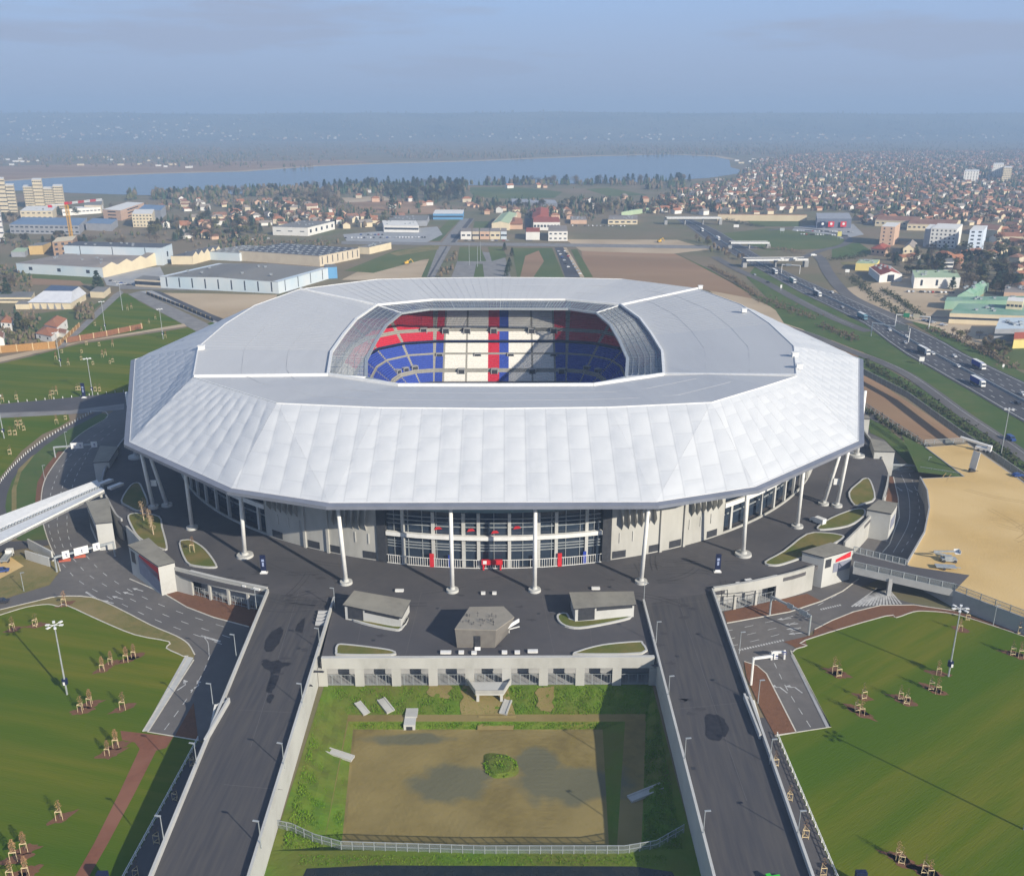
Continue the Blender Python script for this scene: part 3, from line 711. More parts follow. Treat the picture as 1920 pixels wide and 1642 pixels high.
# ---------------- the bowl
def bowl():
    hx, hy = 34.0, 52.5
    def pos(s, d):
        """s in 0..1 round the pitch (from front centre, counter-clockwise), d metres outside it: (x, y, arc metres)"""
        r = 22.0; segs = [('l', hx), ('a',), ('l', 2*hy), ('a',), ('l', 2*hx), ('a',), ('l', 2*hy), ('a',), ('l', hx)]
        return None
    def loop(d, nA=30):
        pts = []
        def arc(a0, i):
            t = 3*i/nA; k = int(t); f = t-k; p, q = a0+math.pi/6*k, a0+math.pi/6*(k+1); return (math.cos(p)*(1-f)+math.cos(q)*f, math.sin(p)*(1-f)+math.sin(q)*f)
        nx, ny = 68, 104
        for i in range(nx): pts.append((-hx+2*hx*i/nx, -hy-d, 'S'))
        for i in range(nA): a = arc(-math.pi/2, i); pts.append((hx+d*a[0], -hy+d*a[1], 'c'))
        for i in range(ny): pts.append((hx+d, -hy+2*hy*i/ny, 'E'))
        for i in range(nA): a = arc(0, i); pts.append((hx+d*a[0], hy+d*a[1], 'c'))
        for i in range(nx): pts.append((hx-2*hx*i/nx, hy+d, 'N'))
        for i in range(nA): a = arc(math.pi/2, i); pts.append((-hx+d*a[0], hy+d*a[1], 'c'))
        for i in range(ny): pts.append((-hx-d, hy-2*hy*i/ny, 'W'))
        for i in range(nA): a = arc(math.pi, i); pts.append((-hx+d*a[0], -hy+d*a[1], 'c'))
        return pts
    tiers = [('lower', 8.0, -5.2, 33.0, 16.4, 26, 12), ('upper', 33.5, 17.6, 62.0, 37.0, 26, 6)]
    parts = {}
    def get(k): return parts.setdefault(k, MB())
    for tn, d0, z0, d1, z1, rows, walkrow in tiers:
        prev = None
        for r in range(rows+1):
            d = d0+(d1-d0)*r/rows; z = z0+(z1-z0)*r/rows
            cur = [(x, YC+y, side) for x, y, side in loop(d)]
            if prev is not None:
                n = len(cur); zp = z0+(z1-z0)*(r-1)/rows
                for i in range(n):
                    j = (i+1) % n; x = (cur[i][0]+cur[j][0])/2; y = (cur[i][1]+cur[j][1])/2-YC; side = cur[i][2]
                    if side in 'NS':
                        ax = abs(x)
                        c = 'r' if -6 < x < 0 else 'b' if 0 <= x < 5 else 'w' if ax < 29 else ('b' if tn == 'lower' else 'r')
                        aisle = int(ax) in (17, 29) or (ax > 29 and int(ax) % 12 == 5)
                        if tn == 'lower' and r > rows-4 and ax > 29: c = 'b'
                    elif side == 'c':
                        c = 'b' if tn == 'lower' else 'r'; aisle = (i % 10 == 0)
                    else:
                        c = 'b' if tn == 'lower' else ('w' if abs(y) < 26 else 'r'); aisle = int(y+200) % 13 == 0
                        if tn == 'lower' and abs(y) < 22 and int(y+200)//3 % 3: c = 'w'
                    if r in (walkrow, walkrow+1) or (tn == 'lower' and r == rows-5): c2 = 'c'
                    elif aisle: c2 = 'c'
                    else: c2 = c
                    mb = get((tn, c2) if c2 == 'c' else (tn, c2, side) if (c2 == 'w' or (side in 'NS' and abs(x) < 6)) else (tn, c2, x > 0, y > 0))
                    mb.face([(prev[i][0], prev[i][1], zp), (prev[j][0], prev[j][1], zp), (cur[j][0], cur[j][1], zp+.02), (cur[i][0], cur[i][1], zp+.02)])
                    mb.face([(cur[i][0], cur[i][1], zp+.02), (cur[j][0], cur[j][1], zp+.02), (cur[j][0], cur[j][1], z), (cur[i][0], cur[i][1], z)], 0)
            prev = cur
    nm = {'b': ('blue_seats', seat_b), 'w': ('white_seats', seat_w), 'r': ('red_seats', seat_r), 'c': ('stand_steps', seat_c)}
    for key, mb in parts.items():
        if key[1] == 'c': mb.build(nm['c'][0], nm['c'][1], ST); continue
        ids = {}; vs = []; fs = []                      # weld, then one part per block of seats
        for f in mb.f:
            g = []
            for i in f:
                p = mb.v[i]; k = (round(p[0]*50), round(p[1]*50), round(p[2]*50))
                if k not in ids: ids[k] = len(vs); vs.append(p)
                g.append(ids[k])
            fs.append(g)
        par = list(range(len(vs)))
        def root(a):
            while par[a] != a: par[a] = par[par[a]]; a = par[a]
            return a
        for g in fs:
            for a in g[1:]: par[root(a)] = root(g[0])
        isl = {}
        for g in fs: isl.setdefault(root(g[0]), []).append(g)
        for lst in isl.values():
            if len(lst) < 4: continue
            q = MB(); [q.face([vs[a] for a in g]) for g in lst]; q.build(nm[key[1]][0], nm[key[1]][1], ST)
    def vwall(name, d, za, zb, m, d2=None):
        mb = MB(); a = loop(d); b = loop(d if d2 is None else d2); n = len(a)
        for i in range(n):
            j = (i+1) % n; mb.face([(a[i][0], YC+a[i][1], za), (a[j][0], YC+a[j][1], za), (b[j][0], YC+b[j][1], zb), (b[i][0], YC+b[i][1], zb)])
        mb.build(name, m, ST)
    vwall('tier_front_screen', 33.3, 16.9, 18.0, navy)
    vwall('box_windows', 34.5, 16.3, 16.95, glass_d)
    vwall('upper_tier_underside', 33.3, 16.9, 16.8, concrete_gr, 40)
    vwall('back_wall', 62.2, 36.8, 40.6, concrete_gr)
    vwall('pitch_surround_wall', 8.0, -6.9, -5.2, navy)
    mb = MB(); q = loop(8.0); mb.face([(x, YC+y, -6.9) for x, y, _ in q]); mb.build('pitch_surround', grass_b, ST)
    mb = MB(); mb.face([(-34, YC-52.5, -6.87), (34, YC-52.5, -6.87), (34, YC+52.5, -6.87), (-34, YC+52.5, -6.87)]); mb.build('pitch', grassm, ST)
    # stairway mouths in the stands
    def mouth(x, y, z, rz):
        mb = MB(); mb.box((x, y, z+1.2), (3.0, 2.6, 2.6), 1, rz); mb.box((x, y, z+2.6), (3.6, 3.2, .3), 0, rz); 
        for s_ in (-1, 1): mb.box((x+s_*1.7*math.cos(rz), y+s_*1.7*math.sin(rz), z+1.0), (.35, 3.2, 2.6), 0, rz)
        mb.build('stairway_mouth', [concrete_gr, metal_d], ST)
    for x in (-41, -29, -17.5, -3, 17.5, 29.5): mouth(x, YC+52.5+36.5+2.5, 20.6, 0)
    for x in (-32, -11.5, 6, 29): mouth(x, YC+52.5+28, 9.4, 0)
    for x in (-20, -2.5, 17.5, 33): mouth(x, YC+52.5+19.5, 3.0, 0)
    for y in (-36, -12, 12, 36): mouth(-34-19.5, YC+y, 3.0, math.pi/2); mouth(34+19.5, YC+y, 3.0, math.pi/2)
    for a in (120, 135, 150): mouth(-34+22*math.cos(math.radians(a)), YC+52.5+22*math.sin(math.radians(a)), 4.8, math.radians(a+90))
    for a in (35, 55): mouth(34+22*math.cos(math.radians(a)), YC+52.5+22*math.sin(math.radians(a)), 4.8, math.radians(a+90))
bowl()
# ---------------- facade
def seg(a, b, n=None): 
    n = n or max(2, int(abs(b-a)*40)); return [a+(b-a)*k/n for k in range(n+1)]
def curved(name, a, b, z0, z1, m, r=0, th=.5, n=None, parent=ST):
    mb = MB(); mb.wall([ell(t, r)[:2] for t in seg(a, b, n)], z0, z1, th); return mb.build(name, m, parent)
T = lambda x: math.asin(x/FA)
g0, g1 = T(33.0), T(36.2)
curved('front_glass', -g0, g0, 0, 27.8, glass_d, -.6, .3, 28)
curved('glass_head_panel', -g0, g0, 18.2, 20.6, glass_b, -.1, .5, 28)
curved('balcony_band', -g0, g0, 9.5, 10.8, metal_w, .6, 1.2, 28)
for z in (1.0*5.4, 6.4, 7.3, 13.2, 14.6, 16.0): curved('window_rail', -g0, g0, z, z+.24, metal_g, -.2, .35, 28)
for s_ in (-1, 1):
    mb = MB(); c = ell(s_*(g0+g1)/2); mb.box((c[0], c[1], 13.8), (2.9, 1.8, 27.6), 0, etan(s_*g0)); mb.build('facade_pillar', metal_d, ST)
for x in (-28, -18.6, -9.3, -4.7, 4.7, 13.6, 19, 28.4):
    mb = MB(); c = ell(T(x), -.1); mb.box((c[0], c[1], 9), (1.0, .8, 18), 0, etan(T(x))); mb.build('mullion', concrete_lt, ST)
for i in range(15):
    x = -30.8+i*4.4; mb = MB(); c = ell(T(x), -.3); mb.box((c[0], c[1], 9), (.16, .3, 18), 0, etan(T(x))); mb.build('glazing_bar', metal_g, ST)
mb = MB()
for i in range(92):
    x = -32.5+i*(65/91)
    if abs(x+8) < 1.8 or abs(x-9) < 1.5: continue
    c = ell(T(x), 1.0); mb.box((c[0], c[1], 1.5), (.13, .13, 2.9))
mb.wall([ell(t, 1.0)[:2] for t in seg(-g0, g0, 28)], 2.85, 3.02, .14); mb.wall([ell(t, 1.0)[:2] for t in seg(-g0, g0, 28)], .1, .28, .14)
mb.build('entrance_gates', metal_w, ST)
for x, w, z, h in ((-19, 1.3, 0, 4.4), (20, 1.3, 0, 4.4)):
    c = ell(T(x), .9); mb = MB(); mb.box((c[0], c[1], z+h/2), (w, .4, h), 0, etan(T(x))); mb.build('red_banner', red_m, ST)
c = ell(T(-.6), 1.6); mb = MB(); mb.box((c[0], c[1], 2.6), (6.4, .8, 1.5)); mb.box((c[0]-2.6, c[1], 1), (.5, .5, 2)); mb.box((c[0]+2.6, c[1], 1), (.5, .5, 2)); mb.box((c[0]-2.2, c[1]-.45, 2.7), (1.1, .08, 1.1), 1)
mb.build('ticket_desk', [red_m, white_p], ST)
for x, z in ((-17, 12.2), (-7, 12.0), (.3, 11.4), (7, 12.8)):
    c = ell(T(x), .2); mb = MB(); mb.mesh([(c[0]-1.2, c[1], z), (c[0]+1.3, c[1], z+.3), (c[0]+.6, c[1]-.3, z+1.2), (c[0]-.6, c[1]-.3, z+1.1), (c[0], c[1]+.4, z+.6)], [(0, 1, 2, 3), (0, 3, 4), (3, 2, 4), (2, 1, 4), (1, 0, 4)]); mb.build('red_ornament', red_m, ST)
for x in (-13.4, 12.2, 27.7):
    c = ell(T(x), .9); mb = MB(); mb.box((c[0], c[1], 2.2), (1.0, .3, 4.2), 0, etan(T(x))); mb.build('blue_banner', mat('banner_blue', (.02, .05, .35)), ST)
# concrete wings with folded fins
E1 = math.radians(33.4)
for s_ in (-1, 1):
    curved('concrete_wall', s_*g1, s_*E1, 0, 27.8, concrete, 0, .8, 26)
    for t0 in (g1+.008, g1+.10, g1+.155, E1-.05):
        c = ell(s_*(t0+.012), .42); mb = MB(); rz = etan(s_*(t0+.012)); mb.box((c[0], c[1], 1.6), (4.6, .12, 2.4), 0, rz); mb.build('wall_opening', metal_d, ST)
    for t0 in (g1+.125, g1+.19):
        c = ell(s_*t0, .6); mb = MB(); mb.box((c[0], c[1], 13), (.9, .9, 26), 0, etan(s_*t0)); mb.build('wall_pilaster', concrete, ST)
    for base, nf in ((g1+.02, 6), (g1+.205, 6)):
        for k in range(nf):
            t = s_*(base+k*.0165); dt = .0076
            A, B, Cc = ell(t-dt, .35, 24), ell(t+dt, .35, 24), ell(t+s_*dt*.7, .35, 9.6); Dd = ell(t, 2.9, 13.0); Ee = ell(t, .6, 26)
            mb = MB(); mb.mesh([A, B, Cc, Dd, Ee], [(0, 3, 2), (3, 1, 2), (0, 4, 3), (4, 1, 3), (0, 2, 1), (0, 1, 4)]); mb.build('facade_fin', concrete, ST)
            if k % 2 == 0:
                c = ell(t, .5); mb = MB(); mb.box((c[0], c[1], 7.2), (.35, .3, 3.4), 0, etan(t)); mb.build('wall_slot', concrete_lt, ST)
    E2 = math.radians(60); E3 = math.radians(64)
    curved('side_glass', s_*E1, s_*E2, 0, 27.8, glass_d, -3.2, .3, 22)
    curved('side_balcony', s_*E1, s_*E2, 9.4, 11.0, metal_w, .3, .8, 22)
    curved('side_rail', s_*E1, s_*E2, 14.6, 15.0, metal_g, -2.4, .4, 22)
    curved('side_rail', s_*E1, s_*E2, 5.0, 5.4, metal_g, -2.4, .4, 22)
    curved('side_plinth', s_*E1, s_*E2, 0, .7, concrete, .2, .5, 22)
    for k in range(8):
        t = s_*(E1+.03+k*.062); c = ell(t, -.4); mb = MB(); mb.box((c[0], c[1], 4.7), (1.0, .8, 9.4), 0, etan(t)); mb.build('side_pillar', concrete_lt, ST)
    curved('concrete_wall', s_*E2, s_*E3*1.2, 0, 27.8, concrete, 0, .8, 16)
curved('rear_wall', E3*1.2, 2*math.pi-E3*1.2, 0, 27.8, concrete, 0, .8, 70)
# ---------------- roof columns on their round footings
def column(bx, by, tx, ty, r=.85, base=3.2):
    mb = MB(); mb.tube((bx, by, 0), (tx, ty, 27.7), r*1.02, r*.88, 16); o = mb.build('roof_column', metal_w, ST, True)
    m2 = MB(); n = 24
    ring = lambda R, z: [(bx+R*math.cos(2*math.pi*k/n), by+R*math.sin(2*math.pi*k/n), z) for k in range(n)]
    m2.hexa(ring(base, 0), ring(base*.96, .75)); m2.hexa(ring(base*.45, .75), ring(base*.36, 1.5)); m2.build('column_base', concrete_lt, o)
for s_ in (-1, 1):
    for fy in (0, 1):
        my = lambda y: 2*YC-y if fy else y
        for x, y, tx, ty, bb in ((12.0, 239, 12, 239.4, 1.85), (43.8, 244, 45, 244.4, 1.9), (78.6, 262, 77.5, 260.5, 2.65), (102, 283, 101.5, 281.5, 2.0)): column(x*s_, my(y), tx*s_, my(ty), .64, bb)
        column(117.2*s_, my(302.3), 122.6*s_, my(302.6), .66, 1.9); column(121.4*s_, my(300.6), 123.8*s_, my(301.2), .66, 1.9)
        if not fy: mb = MB(); mb.box((120.6*s_, 301.6, 9.0), (2.0, .4, 2.2)); mb.build('column_sign', white_p, ST)
        column(147*s_, my(352), 147*s_, my(352))
# ================================================================ RAMPS, WALLS, KIOSKS
def lerp(a, b, t): return tuple(a[i]*(1-t)+b[i]*t for i in range(len(a)))
def ramp(label, out_a, out_b, in_a, in_b, side):
    """deck between the outer and inner edge lines (far -> near, world xy)"""
    ext = lambda a, b: (b[0]+(b[0]-a[0])*.75, b[1]+(b[1]-a[1])*.75)
    o2, i2 = ext(out_a, out_b), ext(in_a, in_b)
    root = wthing('access_ramp', label, 'ramp', (out_b[0], out_b[1], 0), 'access ramps up to the forecourt')
    mb = MB()
    mb.face([(*p, -.02) for p in (out_a, out_b, in_b, in_a)][::side]); mb.face([(*out_b, -.02), (*o2, -3.2), (*i2, -3.2), (*in_b, -.02)][::side])
    wpart(mb, 'deck', asphalt_ramp, root)
    for nm, pts in (('outer_parapet', (out_a, out_b, o2)), ('inner_parapet', (in_a, in_b, i2))):
        z = (0, 0, -3.2); mb = MB(); mb.wall([(*p, z[i]) for i, p in enumerate(pts)], -8.4 if nm[0] == 'i' else -7.4, 1.15, .55); wpart(mb, nm, concrete_lt, root)
    return root
RAMP_L = ((-65.6, 238.6), (-60.7, 132.3), (-45.6, 234.0), (-42.9, 132.2))
RAMP_R = ((63.8, 238.2), (59.2, 131.6), (42.8, 232.0), (41.3, 131.7))
ramp('left dark asphalt access ramp with pale parapets and damp patches', *RAMP_L, -1)
ramp('right dark asphalt access ramp with pale parapets, mostly in sun', *RAMP_R, 1)
def stain(pts, i, m=asphalt_stain):
    q = sm(px(pts, 0), 4, True); cx = sum(p[0] for p in q)/len(q); cy_ = sum(p[1] for p in q)/len(q); r = random.Random(i)
    q = [(cx+(x-cx)*(1+r.uniform(-.13, .13)), cy_+(y-cy_)*(1+r.uniform(-.13, .13)), .012) for x, y, _ in q]
    mb = MB(); mb.poly(q); tag(mb.build('damp_patch_surface', m), kind='structure')
stain([(508, 1185), (530, 1176), (526, 1200), (508, 1222), (494, 1215)], 1); stain([(558, 1170), (572, 1158), (566, 1185), (554, 1182)], 2)
stain([(492, 1236), (530, 1240), (548, 1244), (528, 1252), (520, 1278), (508, 1300), (500, 1292), (508, 1260), (494, 1250)], 3); stain([(506, 1300), (514, 1305), (506, 1318), (500, 1312)], 4)
stain([(1322, 1345), (1345, 1340), (1362, 1352), (1364, 1375), (1345, 1386), (1325, 1378)], 5)
def forecourt_wear():
    R = random.Random(8); j = mat('asphalt_joint', (.14, .13, .13), (.11, .105, .11), .8); d = mat('tyre_mark', (.050, .048, .053), (.065, .062, .067), .5); mb = MB(); m2 = MB(); z = .012
    for a, b in (((690, 1105), (664, 1238)), ((1100, 1100), (1112, 1235)), ((600, 1128), (1225, 1122)), ((790, 1040), (640, 1120)), ((1060, 1040), (1205, 1118)), ((500, 1112), (640, 1118)), ((1335, 1112), (1210, 1118)), ((500, 1140), (615, 1142)), ((1340, 1125), (1208, 1136)), ((448, 1330), (560, 1336)), ((1255, 1330), (1400, 1316)), ((760, 1230), (790, 1110)), ((1180, 985), (1420, 1085)), ((1015, 1110), (1040, 1230)), ((560, 1110), (470, 1400)), ((1270, 1120), (1400, 1500)), ((420, 1470), (530, 1480))):
        strip(mb, [P(*a, 0), P(*b, 0)], .10, z)
    for k in range(34):
        u, v = R.choice(((R.uniform(520, 620), R.uniform(1040, 1150)), (R.uniform(650, 1180), R.uniform(1080, 1215)), (R.uniform(1180, 1400), R.uniform(1040, 1120)))); x, y, _ = P(u, v, 0); a = R.choice((0, .1, 1.5, -.4, .5))+R.gauss(0, .15); r = R.uniform(15, 60)*R.choice((-1, 1)); L = R.uniform(5, 16); n = 8
        for o in (0, 1.6):
            pts = []
            for i in range(n+1): t = (i/n-.5)*L/r; pts.append((x+(r+o)*math.sin(t+a)-r*math.sin(a), y-(r+o)*math.cos(t+a)+r*math.cos(a)))
            strip(m2, pts, R.uniform(.18, .4), z+.006)
    for k in range(40):
        u, v = R.choice(((R.uniform(520, 600), R.uniform(1120, 1300)), (R.uniform(640, 1190), R.uniform(1075, 1230)), (R.uniform(1230, 1330), R.uniform(1110, 1350)), (R.uniform(430, 650), R.uniform(1065, 1120)))); x, y, _ = P(u, v, 0); q = [(x+R.uniform(.4, 2.2)*math.cos(6.283*i/9), y+R.uniform(.3, 1.0)*math.sin(6.283*i/9), z+.003) for i in range(9)]; m2.poly(q)
    tag(mb.build('pavement_joints', j), kind='structure'); tag(m2.build('tyre_marks_surface', d), kind='structure')
    for k, (u, v) in enumerate(((560, 1215), (545, 1350), (1270, 1230), (1300, 1440), (820, 1140), (1010, 1150), (700, 1200))):
        x, y, _ = P(u, v, .0); m3 = MB(); m3.box((x, y, .02), (.9, .9, .03)); tag(m3.build('drain_cover_surface', metal_d), kind='structure')
forecourt_wear()
# stair troughs against the outer sides of the ramps
def trough(label, a, b, c, d, z=0.0):
    root = wthing('ramp_stair', label, 'stair', (a[0], a[1], 0), 'stairs beside the ramps')
    mb = MB(); mb.wall([(*a, 0), (*b, -6)], -2.4, 1.2, .45); wpart(mb, 'side_wall', concrete_lt, root)
    mb = MB(); mb.wall([(*a, 0), (*c, 0)], -4, 1.0, .4); wpart(mb, 'end_wall', concrete_lt, root)
    mb = MB(); n = 24
    for k in range(n):
        p = lerp(a, b, k/n); q = lerp(a, b, (k+1)/n); e = lerp(c, d, k/n); f = lerp(c, d, (k+1)/n); z = -6.6*k/n-.3
        mb.face([(*p, z), (*q, z), (*f, z), (*e, z)]); mb.face([(*q, z), (*q, z-.28), (*f, z-.28), (*f, z)])
    wpart(mb, 'steps', concrete_gr, root)
pa = lambda u, v, z=0: P(u, v, z)[:2]
trough('pale concrete stair trough beside the left ramp', pa(405, 1328), pa(383, 1400, -3), pa(428, 1318), pa(396, 1400, -3))
trough('pale concrete stair trough beside the right ramp', pa(1412, 1320), pa(1440, 1388, -3), pa(1396, 1310), pa(1424, 1388, -3))
mb = MB(); mb.wall([pa(385, 1394), pa(430, 1316)], -2, 1.3, .5); tag(mb.build('ramp_side_wall', concrete_lt), 'pale low wall on the left ramp edge beside its stair', 'wall')
mb = MB(); mb.wall([pa(1395, 1308), pa(1425, 1385)], -2, 1.3, .5); tag(mb.build('ramp_side_wall', concrete_lt), 'pale low wall on the right ramp edge beside its stair', 'wall')
# arcades under the forecourt
def arcade(label, line, nb, depth, pw=1.5, parapet=concrete_lt, lastdark=False, zb=G, fence=True, name='arcade_wall', frac=1.0):
    """line: world polyline of the front; nb bays"""
    tot = sum(math.dist(line[i][:2], line[i+1][:2]) for i in range(len(line)-1))
    root = wthing(name, label, 'wall', (line[0][0], line[0][1], zb))
    mb = MB(); mb.wall([p[:2] for p in line], -2.1, 1.1, .6); wpart(mb, 'beam', concrete, root)
    mb = MB(); mb.wall([p[:2] for p in line], 1.1, 1.22, 1.0); wpart(mb, 'coping', parapet, root)
    W = walk(line, tot/nb*.9999)
    for k, (x, y, a) in enumerate(W):
        mb = MB(); mb.box((x, y, (zb-2.1)/2-.02), (pw, .7, -2.1-zb), 0, a); wpart(mb, 'pillar', concrete, root)
    nx = lambda i: None
    back = []
    for x, y, a in W: back.append((x-math.sin(a)*depth, y+math.cos(a)*depth))
    mb = MB(); mb.wall(back, zb, -.4, .3); wpart(mb, 'back_wall', concrete_gr, root)
    mb = MB()
    fr = [(W[i], W[i+1]) for i in range(len(W)-1)]
    mb.face([(x, y, zb+.05) for x, y, _ in W]+[(x, y, zb+.05) for x, y in back[::-1]]); wpart(mb, 'floor', concrete_gr, root)
    if fence:
        mb = MB(); m2 = MB()
        off = [(x-math.sin(a)*.15, y+math.cos(a)*.15) for x, y, a in W]
        for z in (zb+.35, zb+3.0): mb.wall(off, z, z+.1, .08)
        for x, y, a in walk(off, 2.3): mb.box((x, y, zb+1.6), (.12, .12, 3.2), 0, a)
        for x, y, a in walk(off, .8): mb.box((x, y, zb+1.6), (.05, .05, 3.0), 0, a)
        wpart(mb, 'railing', metal_g, root)
    return root
arcade('long concrete arcade wall with nine open bays above the muddy hollow', [(-43.2, 202.4), (41.4, 202.4)], 9, 5.5, 2.3)
arcade('curved glazed and pillared forecourt wall left of the left ramp', sm([(-92, 250.2), (-80, 244.7), (-66, 239.2)], 4), 4, 4.0, .7)
mb = MB(); mb.wall([(-104, 254.5), (-98, 253), (-92, 250.2)], G, 1.1, .6); tag(mb.build('forecourt_wall', concrete), 'pale concrete forecourt wall right of the red-sided stair tower', 'wall')
arcade('pillared pale forecourt wall with open bays right of the right ramp', sm([(64.2, 238.6), (74, 241.6), (85, 246)], 4), 3, 4.0, .8)
mb = MB(); mb.wall(sm([(85, 246), (92, 249.3), (98, 252.8)], 3), G, 1.1, .6); tag(mb.build('forecourt_wall', concrete), 'blank pale concrete forecourt wall beside the red-panelled stair tower', 'wall')
mb = MB(); mb.wall(sm([(-104, 257), (-118, 275.5), (-124, 283)], 4), G, 1.1, .6); tag(mb.build('forecourt_wall', concrete), 'shaded curved forecourt wall between two left stair towers', 'wall')
mb = MB(); mb.wall(sm([(-128, 289), (-133.5, 296), (-150, 326), (-158.5, 362), (-163, 399)], 4), G, 1.1, .6); tag(mb.build('forecourt_wall', concrete_gr), 'long curved forecourt wall in the stadium roof shade', 'wall')
mb = MB(); mb.wall(sm([(113, 269), (124, 283), (130, 291)], 4), G, 1.1, .6); tag(mb.build('forecourt_wall', concrete), 'sunlit curved forecourt wall behind the small road bridge', 'wall')
mb = MB(); mb.wall(sm([(140, 306), (146, 318), (151, 329)], 4), G, 1.1, .6); tag(mb.build('forecourt_wall', concrete), 'curved forecourt wall above the bark bed facing the sand', 'wall')
mb = MB(); mb.wall(sm([(156, 348), (158.5, 362), (163, 399)], 4), G, 1.1, .6); tag(mb.build('forecourt_wall', concrete), 'curved forecourt wall running behind the roof tip at right', 'wall')
# look-out platform on the arcade
def lookout():
    q = [P(u, v, G+1.4) for u, v in ((877, 1278), (958, 1278), (944, 1300), (892, 1300))]
    root = wthing('lookout_platform', 'small concrete platform on legs projecting over the hollow from the arcade', 'platform', (q[0][0], q[0][1], G))
    mb = MB(); mb.prism([p[:2] for p in q], G+.9, G+1.4); wpart(mb, 'slab', concrete_lt, root)
    mb = MB(); mb.wall([q[i][:2] for i in (0, 3, 2, 1)], G+1.4, G+2.4, .2); wpart(mb, 'parapet', concrete, root)
    for i in (3, 2): mb = MB(); mb.box((q[i][0]+(.5 if i == 3 else -.5), q[i][1]+.5, G-.9), (.7, .7, 3.7)); wpart(mb, 'leg', concrete_lt, root)
    c = P(952, 1266, G+2.5); mb = MB(); mb.tube((c[0], c[1], G+2), (c[0], c[1], G+4), .12, .1); mb.box((c[0], c[1], G+4.2), (.9, .9, .9)); wpart(mb, 'white_lamp', white_p, root)
lookout()
# concrete pieces in the hollow
def slipway(label, p, q, w, h, z):
    mb = MB(); a, b = P(*p, z), P(*q, z-.8)
    for s_ in (-1, 1):
        d = Vector((b[0]-a[0], b[1]-a[1])).normalized(); n = (-d.y*w/2*s_, d.x*w/2*s_)
        mb.bar((a[0]+n[0], a[1]+n[1], a[2]+h/2), (b[0]+n[0], b[1]+n[1], b[2]+h/2), .35, h)
    mb.bar((a[0], a[1], a[2]+.25), (b[0], b[1], b[2]+.25), w, .35)
    tag(mb.build('concrete_chute', concrete), label, 'chute', 'concrete chutes on the banks of the hollow')
slipway('small pale concrete chute, furthest left on the far grass bank', (670, 1318), (688, 1340), 1.5, .5, -8.6)
slipway('widening concrete chute on the far bank above the culvert', (714, 1312), (733, 1336), 1.9, .6, -8.4)
slipway('narrow twin-walled chute right of the look-out platform', (953, 1314), (943, 1340), 1.7, .6, -8.5)
slipway('long pale concrete chute on the left grass bank', (610, 1407), (662, 1424), 1.5, .6, -9.0)
slipway('long concrete chute on the shaded right bank', (1270, 1464), (1180, 1500), 1.7, .6, -8.6)
def culvert():
    a = P(768, 1366, -10.4); b = P(772, 1338, -9.2)
    root = wthing('culvert', 'pale concrete box culvert with dark mouth on the far bank', 'culvert', a)
    mb = MB(); mb.box((a[0], a[1]+1.8, -9.9), (2.8, 4.2, 1.7)); wpart(mb, 'box', concrete_lt, root)
    mb = MB(); mb.box((a[0], a[1]-.33, -10.1), (1.5, .1, 1.1)); wpart(mb, 'mouth', metal_d, root)
    mb = MB(); mb.box((b[0], b[1], -8.9), (3.0, 3.4, .4)); wpart(mb, 'top_slab', concrete, root)
culvert()
# stair towers round the forecourt rim
def tower(label, roof, ztop, panels=(), wm=concrete_lt, slant=0, name='stair_tower'):
    q = [P(u, v, ztop) for u, v in roof]
    root = wthing(name, label, 'stair tower', (q[0][0], q[0][1], G), 'stair towers round the forecourt')
    mb = MB(); mb.prism([p[:2] for p in q], G, ztop-.35); wpart(mb, 'walls', wm, root)
    c = [sum(p[i] for p in q)/4 for i in range(2)]
    o = [(c[0]+(p[0]-c[0])*1.05, c[1]+(p[1]-c[1])*1.05) for p in q]
    mb = MB(); mb.prism(o, ztop-.35, ztop-.02, 1, 0); wpart(mb, 'roof', [zinc, metal_d], root)
    for i, j, t0, t1, z0, z1, m, nm in panels:
        a, b = q[i], q[j]; p0, p1 = lerp(a[:2], b[:2], t0), lerp(a[:2], b[:2], t1)
        d = Vector((b[0]-a[0], b[1]-a[1])).normalized(); n = Vector((d.y, -d.x)); mid = Vector((a[0]+b[0], a[1]+b[1]))/2-Vector(c)
        if n.dot(mid) < 0: n = -n
        n *= .06
        mb = MB(); mb.wall([(p0[0]+n.x, p0[1]+n.y), (p1[0]+n.x, p1[1]+n.y)], z0, z1, .1) if not isinstance(z0, tuple) else mb.face([(p0[0]+n.x, p0[1]+n.y, z0[0]), (p1[0]+n.x, p1[1]+n.y, z0[1]), (p1[0]+n.x, p1[1]+n.y, z1[1]), (p0[0]+n.x, p0[1]+n.y, z1[0])])
        wpart(mb, nm, m, root)
    return root
grey_p = mat('grey_blue_panel', (.24, .25, .32), (.20, .21, .27), .5)
tower('pale stair tower with a dark red panel on its long shaded side', [(241, 1022), (279, 1009), (327, 1052), (296, 1060)], 3.0,
      [(0, 3, .06, .2, -2.2, 1.6, metal_d, 'dark_window'), (0, 3, .3, .98, (-4.6, -6.8), (1.6, .0), grey_p, 'grey_panel'), (0, 3, .35, 1, (.6, -2.4), (2.3, 2.3), red_m, 'red_panel')])
tower('pale tapering stair tower under the end of the white footbridge', [(162, 941), (203, 934), (210, 977), (179, 980)], 3.0, [(0, 3, .1, 1, -4, 0, metal_d, 'dark_panel')])
tower('stair tower standing in the shade of the stadium roof', [(175, 866), (204, 864), (221, 838), (188, 836)], 3.0, (), concrete_lt)
